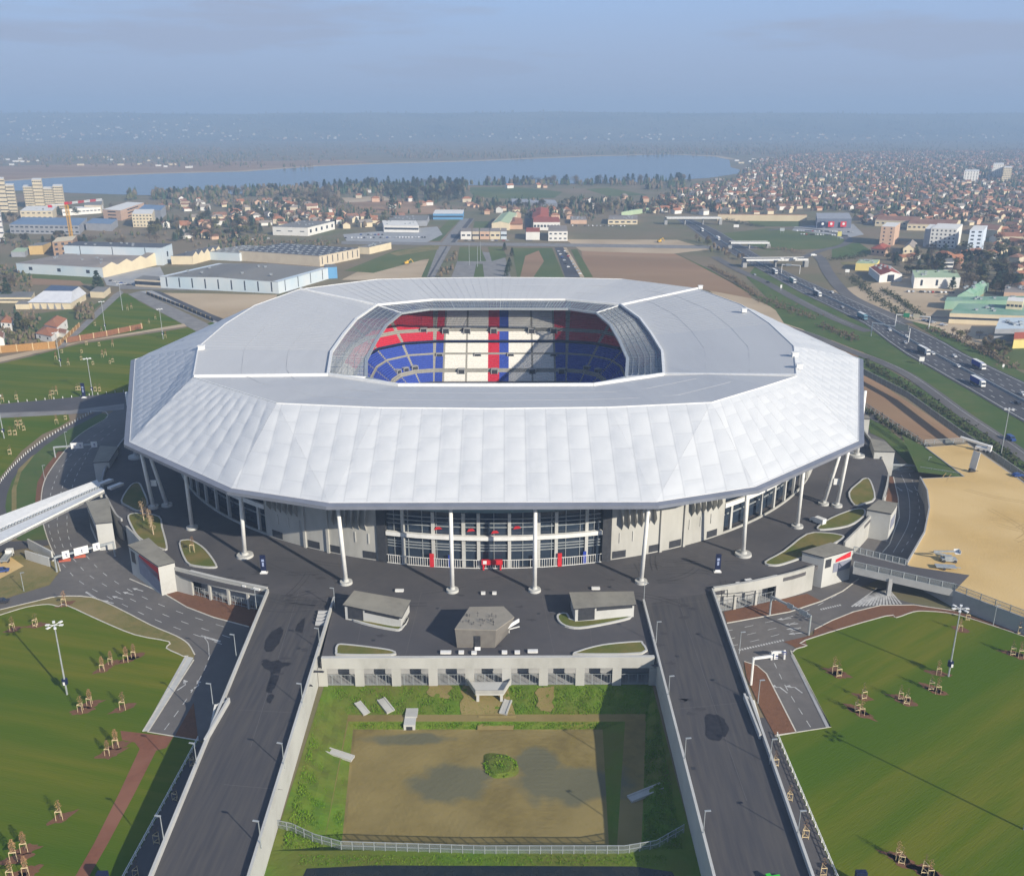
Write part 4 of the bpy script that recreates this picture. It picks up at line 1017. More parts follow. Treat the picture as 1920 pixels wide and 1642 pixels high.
tower('stair tower with a red and grey-blue panel by the road bridge', [(1505, 1033), (1558, 1017), (1599, 1029), (1546, 1044)], 3.4,
      [(3, 2, .06, .26, -.6, 2.2, metal_d, 'dark_window'), (3, 2, .36, .97, -3.0, .1, grey_p, 'grey_panel'), (3, 2, .42, .95, (.4, .9), (1.4, 2.8), red_m, 'red_panel')])
tower('stair tower between the road bridge and the bark bed', [(1626, 954), (1648, 937), (1683, 943), (1671, 962)], 3.4, [(3, 2, .15, .8, -3.4, .2, grey_p, 'grey_panel')])
tower('stair tower beside the gate at the roof tip', [(1640, 845), (1678, 846), (1661, 828), (1632, 822)], 3.4)
tower('narrow pale tower half hidden behind the roof tip', [(1612, 784), (1631, 785), (1628, 779), (1612, 778)], 3.0)
# kiosks on the forecourt
def kiosk(label, foot, h0, h1, group):
    """foot: four base corners (photo) near-left, near-right, far-right, far-left; sloping roof h0 (left) to h1 (right)"""
    q = [P(u, v, 0) for u, v in foot]
    root = wthing('kiosk', label, 'kiosk', q[0], group)
    top = [(*q[i][:2], (h0, h1, h1, h0)[i]) for i in range(4)]
    mb = MB(); mb.hexa(q[::1], top); wpart(mb, 'walls', concrete_lt, root)
    c = [sum(p[i] for p in q)/4 for i in range(2)]; o = [(c[0]+(p[0]-c[0])*1.06, c[1]+(p[1]-c[1])*1.10, p[2]) for p in top]
    mb = MB(); mb.hexa([(x, y, z+.02) for x, y, z in o], [(x, y, z+.4) for x, y, z in o], 1, 0); wpart(mb, 'roof', [zinc, metal_d], root)
    d = Vector((q[1][0]-q[0][0], q[1][1]-q[0][1])).normalized(); n = (d.y*.06, -d.x*.06)
    f = lambda t, z: (*[lerp(q[0][:2], q[1][:2], t)[i]+n[i] for i in range(2)], z)
    mb = MB(); mb.face([f(.05, .5), f(.33, .5), f(.33, h0-.3), f(.05, h0-.25)]); wpart(mb, 'shutter', metal_d, root)
    mb = MB(); mb.face([f(.36, h0-1.2), f(.97, h1-.75), f(.97, h1-.1), f(.36, h0-.35)]); wpart(mb, 'window_strip', metal_d, root)
    return root
kiosk('sloping-roofed white kiosk near the left ramp', [(648, 1161), (752, 1177), (768, 1147), (668, 1136)], 4.3, 3.2, 'white kiosks on the forecourt')
kiosk('flat-roofed white kiosk near the right ramp', [(1078, 1167), (1188, 1156), (1184, 1133), (1070, 1138)], 4.2, 3.6, 'white kiosks on the forecourt')
def pavilion():
    zt = 5.6
    top = [P(u, v, zt) for u, v in ((853, 1180), (930, 1182), (964, 1158), (944, 1138), (881, 1139))]
    foot = [P(u, v, 0) for u, v in ((857, 1214), (928, 1214), (952, 1188), (946, 1170), (885, 1172))]
    root = wthing('pavilion', 'taupe faceted pavilion with aerials on its roof, centre of the forecourt', 'pavilion', foot[0])
    mb = MB(); mb.hexa(foot, top, 0); wpart(mb, 'walls', mat('pavilion_cladding', (.20, .185, .165), (.17, .155, .14), .6), root)
    c = [sum(p[i] for p in top)/5 for i in range(2)]
    mb = MB(); mb.hexa([(c[0]+(p[0]-c[0])*1.01, c[1]+(p[1]-c[1])*1.01, zt+.01) for p in top], [(c[0]+(p[0]-c[0])*1.01, c[1]+(p[1]-c[1])*1.01, zt+.25) for p in top]); wpart(mb, 'roof', mat('pavilion_roof', (.30, .275, .235), (.26, .24, .205), .6), root)
    a, b = Vector(foot[0]), Vector(foot[1]); A, B = Vector(top[0]), Vector(top[1])
    f = lambda t, h: (a*(1-t)+b*t)*(1-h)+(A*(1-t)+B*t)*h+Vector((0, -.4, 0))
    mb = MB(); mb.face([f(.47, .02), f(.62, .02), f(.62, .72), f(.47, .72)]); o = wpart(mb, 'door', metal_d, root)
    mb = MB(); mb.face([f(.47, .0)+Vector((0, -.9, .02)), f(.62, .0)+Vector((0, -.9, .02)), f(.62, .1), f(.47, .1)]); wsub(mb, 'door_step', white_p, o)
    r = random.Random(4)
    for k in range(22):
        u, v = r.uniform(865, 930), r.uniform(1155, 1177); x, y, _ = P(u, v, zt); h = r.uniform(.5, 1.6); mb = MB()
        mb.tube((x, y, zt+.2), (x, y, zt+.2+h), .06, .05, 5); mb.bar((x-.3, y, zt+.2+h*.7), (x+.3, y, zt+.2+h*.7), .05, .05); wpart(mb, 'aerial', metal_d, root)
    x, y, _ = P(959, 1168, 4); mb = MB(); mb.bar((x-2.2, y-2.5, 3.6), (x+2, y+2.2, 3.6), .3, 1.0); wpart(mb, 'white_awning', white_p, root)
    x, y, _ = P(963, 1180, 1); mb = MB(); mb.bar((x-1.8, y, 1.0), (x+1.6, y+.6, 1.6), .3, .25); mb.bar((x-1.2, y, 0), (x-1.2, y, 1.2), .2, .2); wpart(mb, 'hatch_frame', white_p, root)
pavilion()
# planted islands with pale kerbs
def planter(label, pts, closed_n=3):
    q = sm(px(pts, 0), closed_n, True)
    root = wthing('planter', label, 'planter', (q[0][0], q[0][1], 0), 'planted islands on the forecourt')
    mb = MB(); mb.wall([p[:2] for p in q], 0, .5, .55, closed=True); wpart(mb, 'kerb', concrete_lt, root)
    mb = MB(); mb.poly([(x, y, .42) for x, y, _ in q]); wpart(mb, 'turf', planter_g, root)
planter('long low planter at the left end of the arcade parapet', [(633, 1212), (645, 1210), (700, 1216), (735, 1222), (733, 1229), (640, 1229), (631, 1224)])
planter('wedge-shaped planter at the right end of the arcade parapet', [(1085, 1223), (1130, 1211), (1195, 1205), (1204, 1208), (1203, 1226), (1085, 1228)])
planter('planter wrapping the foot of the left white kiosk', [(660, 1162), (700, 1168), (752, 1176), (765, 1158), (752, 1180), (735, 1181), (690, 1172)])
planter('planter wrapping the foot of the right white kiosk', [(1046, 1155), (1062, 1152), (1080, 1166), (1175, 1157), (1170, 1163), (1100, 1177), (1068, 1177), (1050, 1168)])
planter('leaf-shaped planter with one thin sapling left of the roof columns', [(337, 1020), (348, 1014), (362, 1016), (385, 1032), (405, 1060), (400, 1065), (372, 1063), (350, 1055)])
planter('big kite-shaped planter with pale bare saplings', [(241, 968), (262, 964), (298, 970), (304, 990), (313, 1026), (306, 1031), (285, 1022), (262, 1010), (248, 990)])
planter('planter half in the roof shade beside the inclined columns', [(228, 940), (245, 912), (260, 907), (268, 920), (277, 945), (268, 956), (256, 958), (240, 950)])
planter('teardrop planter furthest back on the right, by the inclined columns', [(1592, 925), (1612, 905), (1620, 899), (1631, 902), (1640, 935), (1620, 945), (1602, 948)])
planter('slim planter by the white van on the right', [(1533, 990), (1560, 972), (1600, 957), (1620, 957), (1618, 970), (1590, 987), (1545, 994)])
planter('large pointed planter in front of the right stair tower', [(1435, 1055), (1470, 1035), (1513, 1003), (1550, 1001), (1577, 1005), (1580, 1010), (1560, 1022), (1520, 1040), (1470, 1058), (1448, 1061)])
# white concrete seat blocks
blocks = []
for u, v, w, lab in ((749, 1107, 16, 'behind the left kiosk'), (906, 1112, 8, 'between two central columns'), (927, 1112, 8, 'between two central columns'), (1117, 1103, 16, 'behind the right kiosk'),
                     (836, 1223, 18, 'along the arcade parapet'), (865, 1223, 9, 'along the arcade parapet'), (889, 1224, 9, 'along the arcade parapet'), (946, 1223, 9, 'along the arcade parapet'), (970, 1223, 9, 'along the arcade parapet'), (999, 1221, 17, 'along the arcade parapet'),
                     (411, 1086, 8, 'above the left curved wall'), (440, 1093, 13, 'above the left curved wall'), (459, 1098, 8, 'above the left curved wall'), (482, 1104, 14, 'above the left curved wall'),
                     (1358, 1100, 14, 'above the right curved wall'), (1384, 1094, 8, 'above the right curved wall'), (1403, 1088, 14, 'above the right curved wall')):
    x, y, _ = P(u, v, .3); a = math.atan2(-(x)/FA**2, -(y-YC)/FB**2) if 0 else (-.35 if u < 500 else .3 if u > 1300 else 0)
    mb = MB(); L = w*.155; mb.box((x, y, .42), (L, 1.05, .5), 0, a); mb.box((x, y, .08), (L*.8, .7, .2), 0, a)
    o = mb.build('seat_block', metal_w, at=(x, y, 0)); tag(o, None, 'seat', 'white seat blocks on the forecourt'); blocks.append((o, ('long ' if w > 10 else 'short ')+'white concrete seat block '+lab))
settle(blocks)
# stacked barriers by the left kiosk
bs = []
for k in range(4):
    x, y, _ = P(607-1.5*k, 1147+6.5*k, .5); mb = MB()
    mb.hexa([(x-1.6, y-.7, 0), (x+1.6, y-.7, 0), (x+1.6, y+.6, 0), (x-1.6, y+.6, 0)], [(x-1.5, y-.3, .9), (x+1.5, y-.3, .9), (x+1.5, y+.2, .9), (x-1.5, y+.2, .9)])
    o = mb.build('concrete_barrier', concrete_gr, at=(x, y, 0)); tag(o, ('first', 'second', 'third', 'fourth')[k]+' grey barrier from the back of the row by the left ramp', 'barrier', 'grey barriers at the ramp head')
# navy totems
def totem(label, u, v, z, h=6.0, w=1.6):
    x, y, _ = P(u, v, z); root = thing('sign_totem', label, 'sign', (x, y, z), 0, 'navy sign totems')
    mb = MB(); mb.box((0, 0, h/2+.3), (w, .45, h-.6)); mb.build('panel', navy, root)
    mb = MB(); mb.box((0, 0, .15), (w*1.4, 1.2, .3)); mb.box((0, 0, .5), (w*.9, .5, .7)); mb.build('base', white_p, root)
    mb = MB(); mb.box((0, -.235, h*.72), (w*.5, .04, w*.5)); mb.box((0, -.235, h*.5), (w*.35, .04, h*.22)); mb.build('pale_mark', mat('totem_mark', (.3, .36, .55)), root)
totem('navy sign totem on the forecourt near the left ramp', 495, 1074, 0); totem('navy sign totem on the forecourt near the right ramp', 1345, 1072, 0)
totem('dark sign totem on the lawn path in front of the roof shade', 158, 746, G, 8, 1.8)
def digit_totem(label, u, v):
    x, y, _ = P(u, v, G); root = thing('sign_box', label, 'sign', (x, y, G), 0, 'navy sign boxes cut by the lower frame edge')
    mb = MB(); mb.box((0, 0, 1.9), (2.0, 1.0, 3.6)); mb.build('panel', navy, root); mb = MB(); mb.box((0, 0, .06), (2.3, 1.3, .2)); mb.build('base', concrete_gr, root)
    if u > 900: mb = MB(); mb.bar((.15, -.55, 1.6), (.15, -.55, 3.0), .25, .06); mb.bar((-.25, -.55, 2.6), (.1, -.55, 2.95), .06, .22); mb.build('white_digit', white_p, root)
digit_totem('navy sign box with a white digit 1 on the right lawn', 1611, 1662); digit_totem('navy sign box on the red path at lower left', 196, 1664)
# road bridge to the sand ground
def road_bridge():
    n0, n1 = P(1600, 1064, 0), P(1790, 1107, SANDZ); f0, f1 = P(1600, 1036, 0), P(1697, 1060, -1.2); e = P(1818, 1078, SANDZ)
    root = wthing('road_bridge', 'grey road bridge with panel railings from the stair tower to the sand', 'bridge', n0)
    mb = MB(); pts = [n0, n1, e, f1, f0]; mb.poly([(x, y, z+.03) for x, y, z in pts]); wpart(mb, 'deck', asphalt, root)
    mb = MB(); mb.wall([n0, n1], -1.9, .25, .5); mb.wall([f0, f1], -1.6, .25, .4); wpart(mb, 'edge_beam', concrete_gr, root)
    c = lerp(n0, n1, .38); c2 = lerp(f0, f1, .6)
    for p in (c, c2): mb = MB(); mb.box((p[0], p[1], (G-1.5)/2), (1.2, .9, -1.5-G)); wpart(mb, 'pier', concrete_gr, root)
    for nm, a, b, t1 in (('near_railing', n0, n1, 1), ('far_railing', f0, f1, 1)):
        mb = MB(); mb.wall([a, b], 2.1, 2.25, .12); mb.wall([a, b], .3, .4, .1)
        n = 8
        for k in range(n+1): p = lerp(a, b, k/n); mb.box((p[0], p[1], p[2]+1.2), (.22, .22, 2.0))
        mb.wall([a, b], .42, 2.08, .05, 1); wpart(mb, nm, [metal_g, mesh_f], root)
road_bridge()
def fence(label, line, z, h, step, post=.12, mesh=True, name='fence', m=metal_g, rail=True, panel=None, pm=None):
    q = [p[:2] for p in line]
    root = wthing(name, label, 'fence', (q[0][0], q[0][1], z))
    W = walk(q, step)
    if len(W) > 100: W = [W[i] for i in range(0, len(W), len(W)//100+1)]
    for x, y, a in W: mb = MB(); mb.box((x, y, z+h/2), (post, post, h), 0, a); wpart(mb, 'post', pm or m, root)
    if rail: mb = MB(); mb.wall(q, z+h-.14, z+h-.02, post*.6); mb.wall(q, z+h*.45, z+h*.45+.08, post*.6); wpart(mb, 'rail', m, root)
    if mesh: mb = MB(); mb.wall(q, z+.1, z+h-.16, .04); wpart(mb, 'panel', panel or mesh_f, root)
    return root
fence('wire fence with pale posts along the near edge of the hollow', px([(520, 1552), (548, 1558), (590, 1578), (640, 1592), (900, 1600), (1170, 1600), (1230, 1590), (1282, 1560)]), G, 2.1, 2.2, .16)
fence('white post fence along the left lawn beside the asphalt path', px([(372, 1388), (304, 1515), (235, 1642), (205, 1700)]), G, 1.2, 2.1, .2, False, m=white_p)
fence('white post fence along the right lawn beside the asphalt path', px([(1457, 1380), (1512, 1511), (1567, 1642), (1592, 1700)]), G, 1.2, 2.1, .2, False, m=white_p)
fence('white post fence following the curved cycle path', sm(px([(0, 906), (20, 881), (47, 854), (80, 828), (110, 809), (133, 796), (175, 772)]), 4), G, 1.2, 2.4, .22, False, m=white_p, rail=False)
fence('line of white posts between the upper left lawn and its path', px([(0, 757), (120, 747), (238, 734)]), G, 1.2, 4.2, .25, False, m=white_p, rail=False)
fence('panel fence on the retaining wall along the sand ground', px([(1785, 1105), (1920, 1157), (2000, 1186)], SANDZ), SANDZ, 2.2, 4.2, .2)
fence('wire fence across the grass between the gate and the sand', px([(1725, 884), (1800, 896)], -4), -4, 2.2, 4, .15)
fence('wire fence slanting along the dark hedge to the sand corner', px([(1617, 760), (1735, 838), (1808, 896)], -4.5), -4.5, 2.4, 4.5, .18)
fence('wire fence closing off the brown field at the sand', px([(1733, 834), (1810, 830)], -2.5), -2.5, 2.4, 4.5, .18)
wl = px([(1611, 695), (1700, 742), (1800, 815), (1870, 862), (1960, 925)], -4)
fence('long pale panelled motorway fence with many posts', wl, -5.2, 3.6, 5.0, .3, True, m=concrete, panel=mat('fence_panel_pale', (.33, .33, .29)))
def gate():
    a, b = P(1672, 884), P(1730, 886); root = wthing('gate', 'pale barrier gate across the right ring road', 'gate', a)
    mb = MB(); mb.wall([a[:2], b[:2]], G+2.6, G+3.4, .35); wpart(mb, 'crossbeam', metal_g, root)
    for p in (a, b): mb = MB(); mb.box((p[0], p[1], G+1.6), (.5, .5, 3.2)); wpart(mb, 'post', metal_g, root)
    mb = MB(); mb.wall([a[:2], b[:2]], G+.2, G+2.3, .06); wpart(mb, 'leaf', mesh_f, root)
gate()
def white_bridge():
    z = 2.4
    a0, a1 = P(-30, 985, z), P(183, 905, z); b0, b1 = P(-30, 1035, z), P(196, 922, z)
    root = wthing('footbridge', 'white enclosed footbridge slanting in from the left edge', 'footbridge', a1)
    for nm, p, q, o in (('far_side_wall', a0, a1, (b0, b1)), ('near_side_wall', b0, b1, (a0, a1))):
        pi, qi = lerp(p, o[0], .43), lerp(q, o[1], .43); up = lambda v, h: (v[0], v[1], z+h)
        ring = [p, q, qi, pi] if nm[0] == 'n' else [pi, qi, q, p]; hs = (.9, .9, .35, .35) if nm[0] == 'n' else (.35, .35, 1.3, 1.3)
        mb = MB(); mb.hexa([up(v, -.4) for v in ring], [up(v, h) for v, h in zip(ring, hs)]); wpart(mb, nm, metal_w, root)
    mb = MB(); mb.hexa([(*b0[:2], z-.5), (*b1[:2], z-.5), (*a1[:2], z-.5), (*a0[:2], z-.5)], [(*b0[:2], z+.2), (*b1[:2], z+.2), (*a1[:2], z+.2), (*a0[:2], z+.2)]); wpart(mb, 'deck', concrete_gr, root)
    m1 = lerp(a0, b0, .5); m2 = lerp(a1, b1, .5); mb = MB()
    for k in range(40):
        p = lerp(m1, m2, k/40); mb.box((p[0], p[1], z+.5), (.5, .9, .5), 0, .4)
    wpart(mb, 'centre_grating', metal_g, root)
    for u, v, s_ in ((185, 910, 0), (205, 917, 1)):
        p = P(u, v, z); q = P(u+24, v-9, z-.4); mb = MB(); mb.bar((p[0], p[1], z+.3), (q[0], q[1], z-.1), 2.0, .9); wpart(mb, 'end_wing', metal_w, root)
    p = P(190, 932, 0); mb = MB(); mb.tube((p[0], p[1], 0), (p[0], p[1], z-.3), .5, .5, 10); wpart(mb, 'pier', concrete_lt, root)
white_bridge()
# ---------------- gantries
def gantry(label, a, b, h, signs, m=metal_g, two=True, z=G, sh=2.0, back=white_p, arm=None):
    a, b = P(*a, z), P(*b, z); root = wthing('sign_gantry', label, 'gantry', a, 'sign gantries over roads')
    mb = MB(); mb.bar((a[0], a[1], z+h), (b[0], b[1], z+h), .5, .6); wpart(mb, 'crossbeam', m, root)
    for p in ((a, b) if two else (a,)): mb = MB(); mb.tube((p[0], p[1], z), (p[0], p[1], z+h+.3), .32, .28, 8); wpart(mb, 'post', m, root)
    for t0, t1, mm in signs:
        p, q = lerp(a, b, t0), lerp(a, b, t1); mb = MB(); mb.wall([(p[0], p[1]-.5), (q[0], q[1]-.5)], z+h-sh*.45, z+h+sh*.55, .2); o = wpart(mb, 'sign_panel', mm, root)
        if mm == white_p:
            n = max(1, int(math.dist(p[:2], q[:2])/2.2)); m2 = MB()
            for k in range(n):
                c = lerp(p, q, (k+.5)/n); m2.box((c[0], c[1]-.62, z+h+.25), (.95, .04, .5)); m2.box((c[0], c[1]-.62, z+h-.4), (1.2, .04, .22))
            wsub(m2, 'lettering', mat('sign_ink', (.10, .12, .25)), o)
gantry('cantilever sign gantry with two white boards in the roof shade', (104, 858), (186, 852), 4.8, ((.4, .68, white_p), (.86, 1, white_p)), two=False, sh=2.6)
gantry('sign gantry with three white boards over the left ring road', (107, 1072), (216, 1043), 5.2, ((.14, .26, white_p), (.34, .58, white_p), (.66, .78, white_p)), sh=2.6)
gantry('grey lattice sign gantry over the right ring road', (1516, 1190), (1443, 1152), 6.0, ((.1, .3, metal_g), (.45, .6, metal_g)), sh=1.6)
gantry('small white road gate arm with sign boards on the right slip road', (1408, 1284), (1452, 1278), PH(1408, 1284, 1234), ((.84, 1, white_p),), m=white_p, two=False, sh=1.6)
gantry('white barrier arm and control box by the right slip road', (1470, 1235), (1446, 1236), 2.2, ((0, .12, white_p),), m=white_p, two=True, sh=1.6)
# hoarding of orange and white barriers under the left gantry
mb = MB()
for u, v in ((122, 1052), (150, 1045)):
    x, y, _ = P(u, v); mb.box((x, y, G+.5), (3.6, .5, 1.0), 0, .25)
tag(mb.build('road_barrier', mat('barrier_red', (.5, .12, .07))), 'red road barrier closing lanes under the left gantry', 'barrier')
def wing_wall():
    a, b, c = P(50, 1048), P(95, 1062), P(55, 1028); root = wthing('portal_wall', 'angled pale concrete portal walls at the ring road edge', 'wall', a)
    mb = MB(); mb.wall([a[:2], b[:2]], G, G+3.2, .5); wpart(mb, 'front_wall', concrete_lt, root)
    mb = MB(); mb.wall([c[:2], P(100, 1052)[:2]], G, G+3.6, .5); wpart(mb, 'rear_wall', concrete_lt, root)
wing_wall()
# ---------------- lamps
def tall_lamp(kind):
    r = bpy.data.objects.new('floodlight_mast', None); COL.objects.link(r); r['category'] = 'lamp mast'
    mb = MB(); mb.tube((0, 0, 0), (0, 0, 20), .24, .15, 8); mb.build('mast', metal_g, r)
    mb = MB()
    for k in range(6):
        a = k*math.pi/3; mb.bar((0, 0, 20), (1.6*math.cos(a), 1.6*math.sin(a), 20.1), .12, .12); mb.box((1.7*math.cos(a), 1.7*math.sin(a), 20.05), (.9, .6, .22), 0, a)
    mb.build('lamp_head', metal_w, r)
    if kind: mb = MB(); mb.tube((0, 0, 3.2), (0, 0, 4.6), .75, .75, 8); o = mb.build('navy_sign_collar', navy, r); m2 = MB(); m2.box((.1, -.76, 3.7), (.5, .06, .9)); m2.build('white_mark', white_p, o)
    return r
TL = [tall_lamp(0), tall_lamp(1)]; used = [False, False]; its = []
def place(protos, i, loc, group, sc=1, rz=0):
    if not used_map.get(id(protos), {}).get(i): used_map.setdefault(id(protos), {})[i] = 1; o = protos[i]; o.location = loc; o.rotation_euler = (0, 0, rz); o.scale = (sc, sc, sc) if not isinstance(sc, tuple) else sc; o['group'] = group; return o
    return dup(protos[i], loc, rz, None, group, sc)
used_map = {}
for u, v, k, z, lab in ((126, 1302, 1, G, 'on the lower left lawn'), (1778, 1268, 1, G, 'on the right lawn'), (174, 742, 1, G, 'on the upper left lawn by the path'), (114, 687, 1, G, 'on the upper left lawn near the timber fence'), (306, 636, 1, G, 'on the upper left lawn near the roof'),
                     (198, 620, 1, G, 'on the triangular lawn'), (230, 582, 0, G, 'at the tip of the triangular lawn'), (8, 822, 1, G, 'on the small lawn at the left edge'), (1877, 850, 0, G, 'behind the motorway fence'), (1920, 1555, 0, G, 'beyond the right edge')):
    o = place(TL, k, P(u, v, z), 'tall floodlight masts'); its.append((o, ('navy-collared ' if k else 'plain ')+'tall floodlight mast '+lab))
settle(its)
def street_lamp():
    r = bpy.data.objects.new('street_lamp', None); COL.objects.link(r); r['category'] = 'street lamp'
    mb = MB(); mb.tube((0, 0, 0), (0, 0, 6.3), .11, .08, 8); mb.build('post', metal_g, r); mb = MB(); mb.bar((-.1, 0, 6.3), (1.1, 0, 6.4), .35, .14); mb.build('lamp_head', metal_g, r); return r
SL = [street_lamp()]; its = []
for u, v, z, lab, rz in ((628, 1140, 0, 'inner parapet of the left ramp', 3), (600, 1218, 0, 'inner parapet of the left ramp', 3), (568, 1325, 0, 'inner parapet of the left ramp', 3), (533, 1440, 0, 'inner parapet of the left ramp', 3), (490, 1590, 0, 'inner parapet of the left ramp', 3),
                     (443, 1230, 0, 'outer parapet of the left ramp', 3), (400, 1325, 0, 'outer parapet of the left ramp', 3), (370, 1440, 0, 'outer parapet of the left ramp', 3), (308, 1580, 0, 'outer parapet of the left ramp', 3), (481, 1142, 0, 'outer parapet of the left ramp', 3),
                     (1207, 1130, 0, 'inner parapet of the right ramp', 0), (1230, 1205, 0, 'inner parapet of the right ramp', 0), (1253, 1310, 0, 'inner parapet of the right ramp', 0), (1283, 1430, 0, 'inner parapet of the right ramp', 0), (1318, 1570, 0, 'inner parapet of the right ramp', 0),
                     (1386, 1225, 0, 'outer parapet of the right ramp', 0), (1421, 1318, 0, 'outer parapet of the right ramp', 0), (1443, 1432, 0, 'outer parapet of the right ramp', 0), (1495, 1570, 0, 'outer parapet of the right ramp', 0),
                     (1862, 1172, G, 'foot of the retaining wall', 0), (45, 1108, G, 'dry grass left of the ring road', 0), (84, 900, G, 'bark strip beside the ring road', 0), (125, 835, G, 'grass strip beside the ring road', 0), (1738, 884, G, 'grass corner behind the gate', 0)):
    o = place(SL, 0, P(u, v, z), 'small street lamps', 1, rz); its.append((o, 'grey street lamp at the '+lab))
settle(its)
# ---------------- young staked trees
def young(kind):
    r = bpy.data.objects.new('young_tree', None); COL.objects.link(r); r['category'] = 'tree'; R = random.Random(kind+11)
    mb = MB(); mb.tube((0, 0, 0), (.05, 0, 4.4), .07, .035, 6)
    for k in range(7):
        z = 2.2+.32*k; a = R.uniform(0, 6.3); mb.tube((.03, 0, z), (.9*math.cos(a)*(1.2-k*.1), .9*math.sin(a)*(1.2-k*.1), z+.75), .03, .012, 4)
    mb.build('trunk', bark, r)
    mb = MB(); n = (260, 120, 40)[kind]
    for k in range(n):
        z = R.uniform(2.2, 5.4); w = .68*math.sin(math.pi*min(1, max(0, (z-1.7)/4.0)))**.8+.06; a = R.uniform(0, 6.3); d = w*math.sqrt(R.random())
        c = Vector((d*math.cos(a), d*math.sin(a), z)); s_ = R.uniform(.05, .13); e = Vector((R.gauss(0, 1), R.gauss(0, 1), R.gauss(0, 1))).normalized(); f = e.orthogonal().normalized()
        mb.face([c-e*s_, c+f*s_, c+e*s_, c-f*s_])
    mb.build('crown', leaf_br, r)
    mb = MB()
    for x, y in ((-.75, -.6), (.75, -.6), (0, .8)): mb.tube((x, y, 0), (x*.95, y*.95, 2.7), .06, .055, 6)
    for p, q in (((-.75, -.6), (.75, -.6)), ((.75, -.6), (0, .8)), ((0, .8), (-.75, -.6))):
        mb.bar((p[0], p[1], 2.55), (q[0], q[1], 2.55), .07, .22)
        mb.bar((p[0], p[1], .55), (q[0], q[1], .55), .08, .2) if kind == 2 else None
    mb.build('stake_frame', wood, r)
    return r
YT = [young(0), young(1), young(2)]
def bed(u, v, dx=1.6, rz=0):
    x, y, _ = P(u, v); mb = MB(); R = random.Random(int(u*7+v)); n = 22; a0 = (.55 if u < 900 else -.6)+R.uniform(-.25, .25); ca, sa = math.cos(a0), math.sin(a0); lx, ly = R.uniform(2.3, 3.2), R.uniform(1.2, 1.7); pts = []
    for k in range(n):
        t = 6.283*k/n; f = (1+R.uniform(-.22, .22))/(abs(math.cos(t))+abs(math.sin(t)))*1.25; p, q = lx*math.cos(t)*f, ly*math.sin(t)*f; pts.append((x+p*ca-q*sa+.2, y+p*sa+q*ca, G+.10))
    mb.poly(pts)
    tag(mb.build('mulch_bed_ground', mulch), kind='structure')
its = []
def trees_at(lst, lab, kinds, beds=True, group='young staked trees on the lawns'):
    R = random.Random(len(lst))
    for u, v in lst:
        k = kinds[R.randrange(len(kinds))]; o = place(YT, k, P(u, v+2), group, R.uniform(.72, .95), R.uniform(-.3, .3)); its.append((o, ('leafy', 'sparse', 'bare')[k]+' young staked tree '+lab))
        if beds: bed(u, v)
trees_at([(193, 1255), (209, 1243), (238, 1238), (252, 1230)], 'in the lower left cluster', (0, 0, 1))
trees_at([(25, 1180), (68, 1172), (122, 1133)], 'near the lower left lawn top', (1, 2))
trees_at([(153, 1332), (170, 1320), (232, 1327)], 'near the lower left floodlight', (1, 0))
trees_at([(203, 1413), (219, 1398)], 'left of the red path fork', (0,))
trees_at([(113, 1533), (28, 1610), (47, 1593), (50, 1637), (22, 1645)], 'in the lower left corner', (0, 1))
trees_at([(1563, 1258), (1571, 1265), (1618, 1307), (1605, 1330), (1614, 1338)], 'nearest the right slip road', (2, 1))
trees_at([(1687, 1308), (1699, 1317), (1744, 1290), (1757, 1297), (1758, 1262), (1799, 1180), (1897, 1225), (1912, 1230)], 'round the right floodlight', (2, 1, 2))
trees_at([(1682, 1607), (1689, 1615), (1732, 1633), (1742, 1641)], 'at the right lawn bottom', (1, 2))
trees_at([(1453, 1433), (1480, 1497), (1509, 1567), (1542, 1637)], 'beside the right ramp', (2,), False)
trees_at([(362, 1433), (330, 1497), (296, 1577), (257, 1641)], 'beside the left ramp', (2,), False)
trees_at([(6, 752), (32, 747), (96, 746), (100, 738), (107, 738), (145, 730), (150, 730), (180, 732), (188, 732)], 'in the upper left lawn row', (2, 1), False)
trees_at([(129, 683), (106, 673), (117, 660), (154, 660), (153, 673), (175, 682), (187, 647), (212, 648), (193, 668), (199, 665), (207, 680), (212, 677), (163, 645), (311, 632)], 'scattered on the upper left lawn', (1, 2, 0), False)
trees_at([(179, 609), (191, 620), (265, 610), (280, 605), (292, 597), (240, 580), (247, 577)], 'on the triangular lawn', (1, 2), False)
trees_at([(32, 795), (40, 795), (36, 803), (46, 805), (20, 814), (30, 814), (124, 785), (107, 793), (20, 850)], 'above the cycle path', (2, 2, 1), False)
trees_at([(1813, 1160), (1910, 1185)], 'below the retaining wall', (2, 1), False)
settle(its)
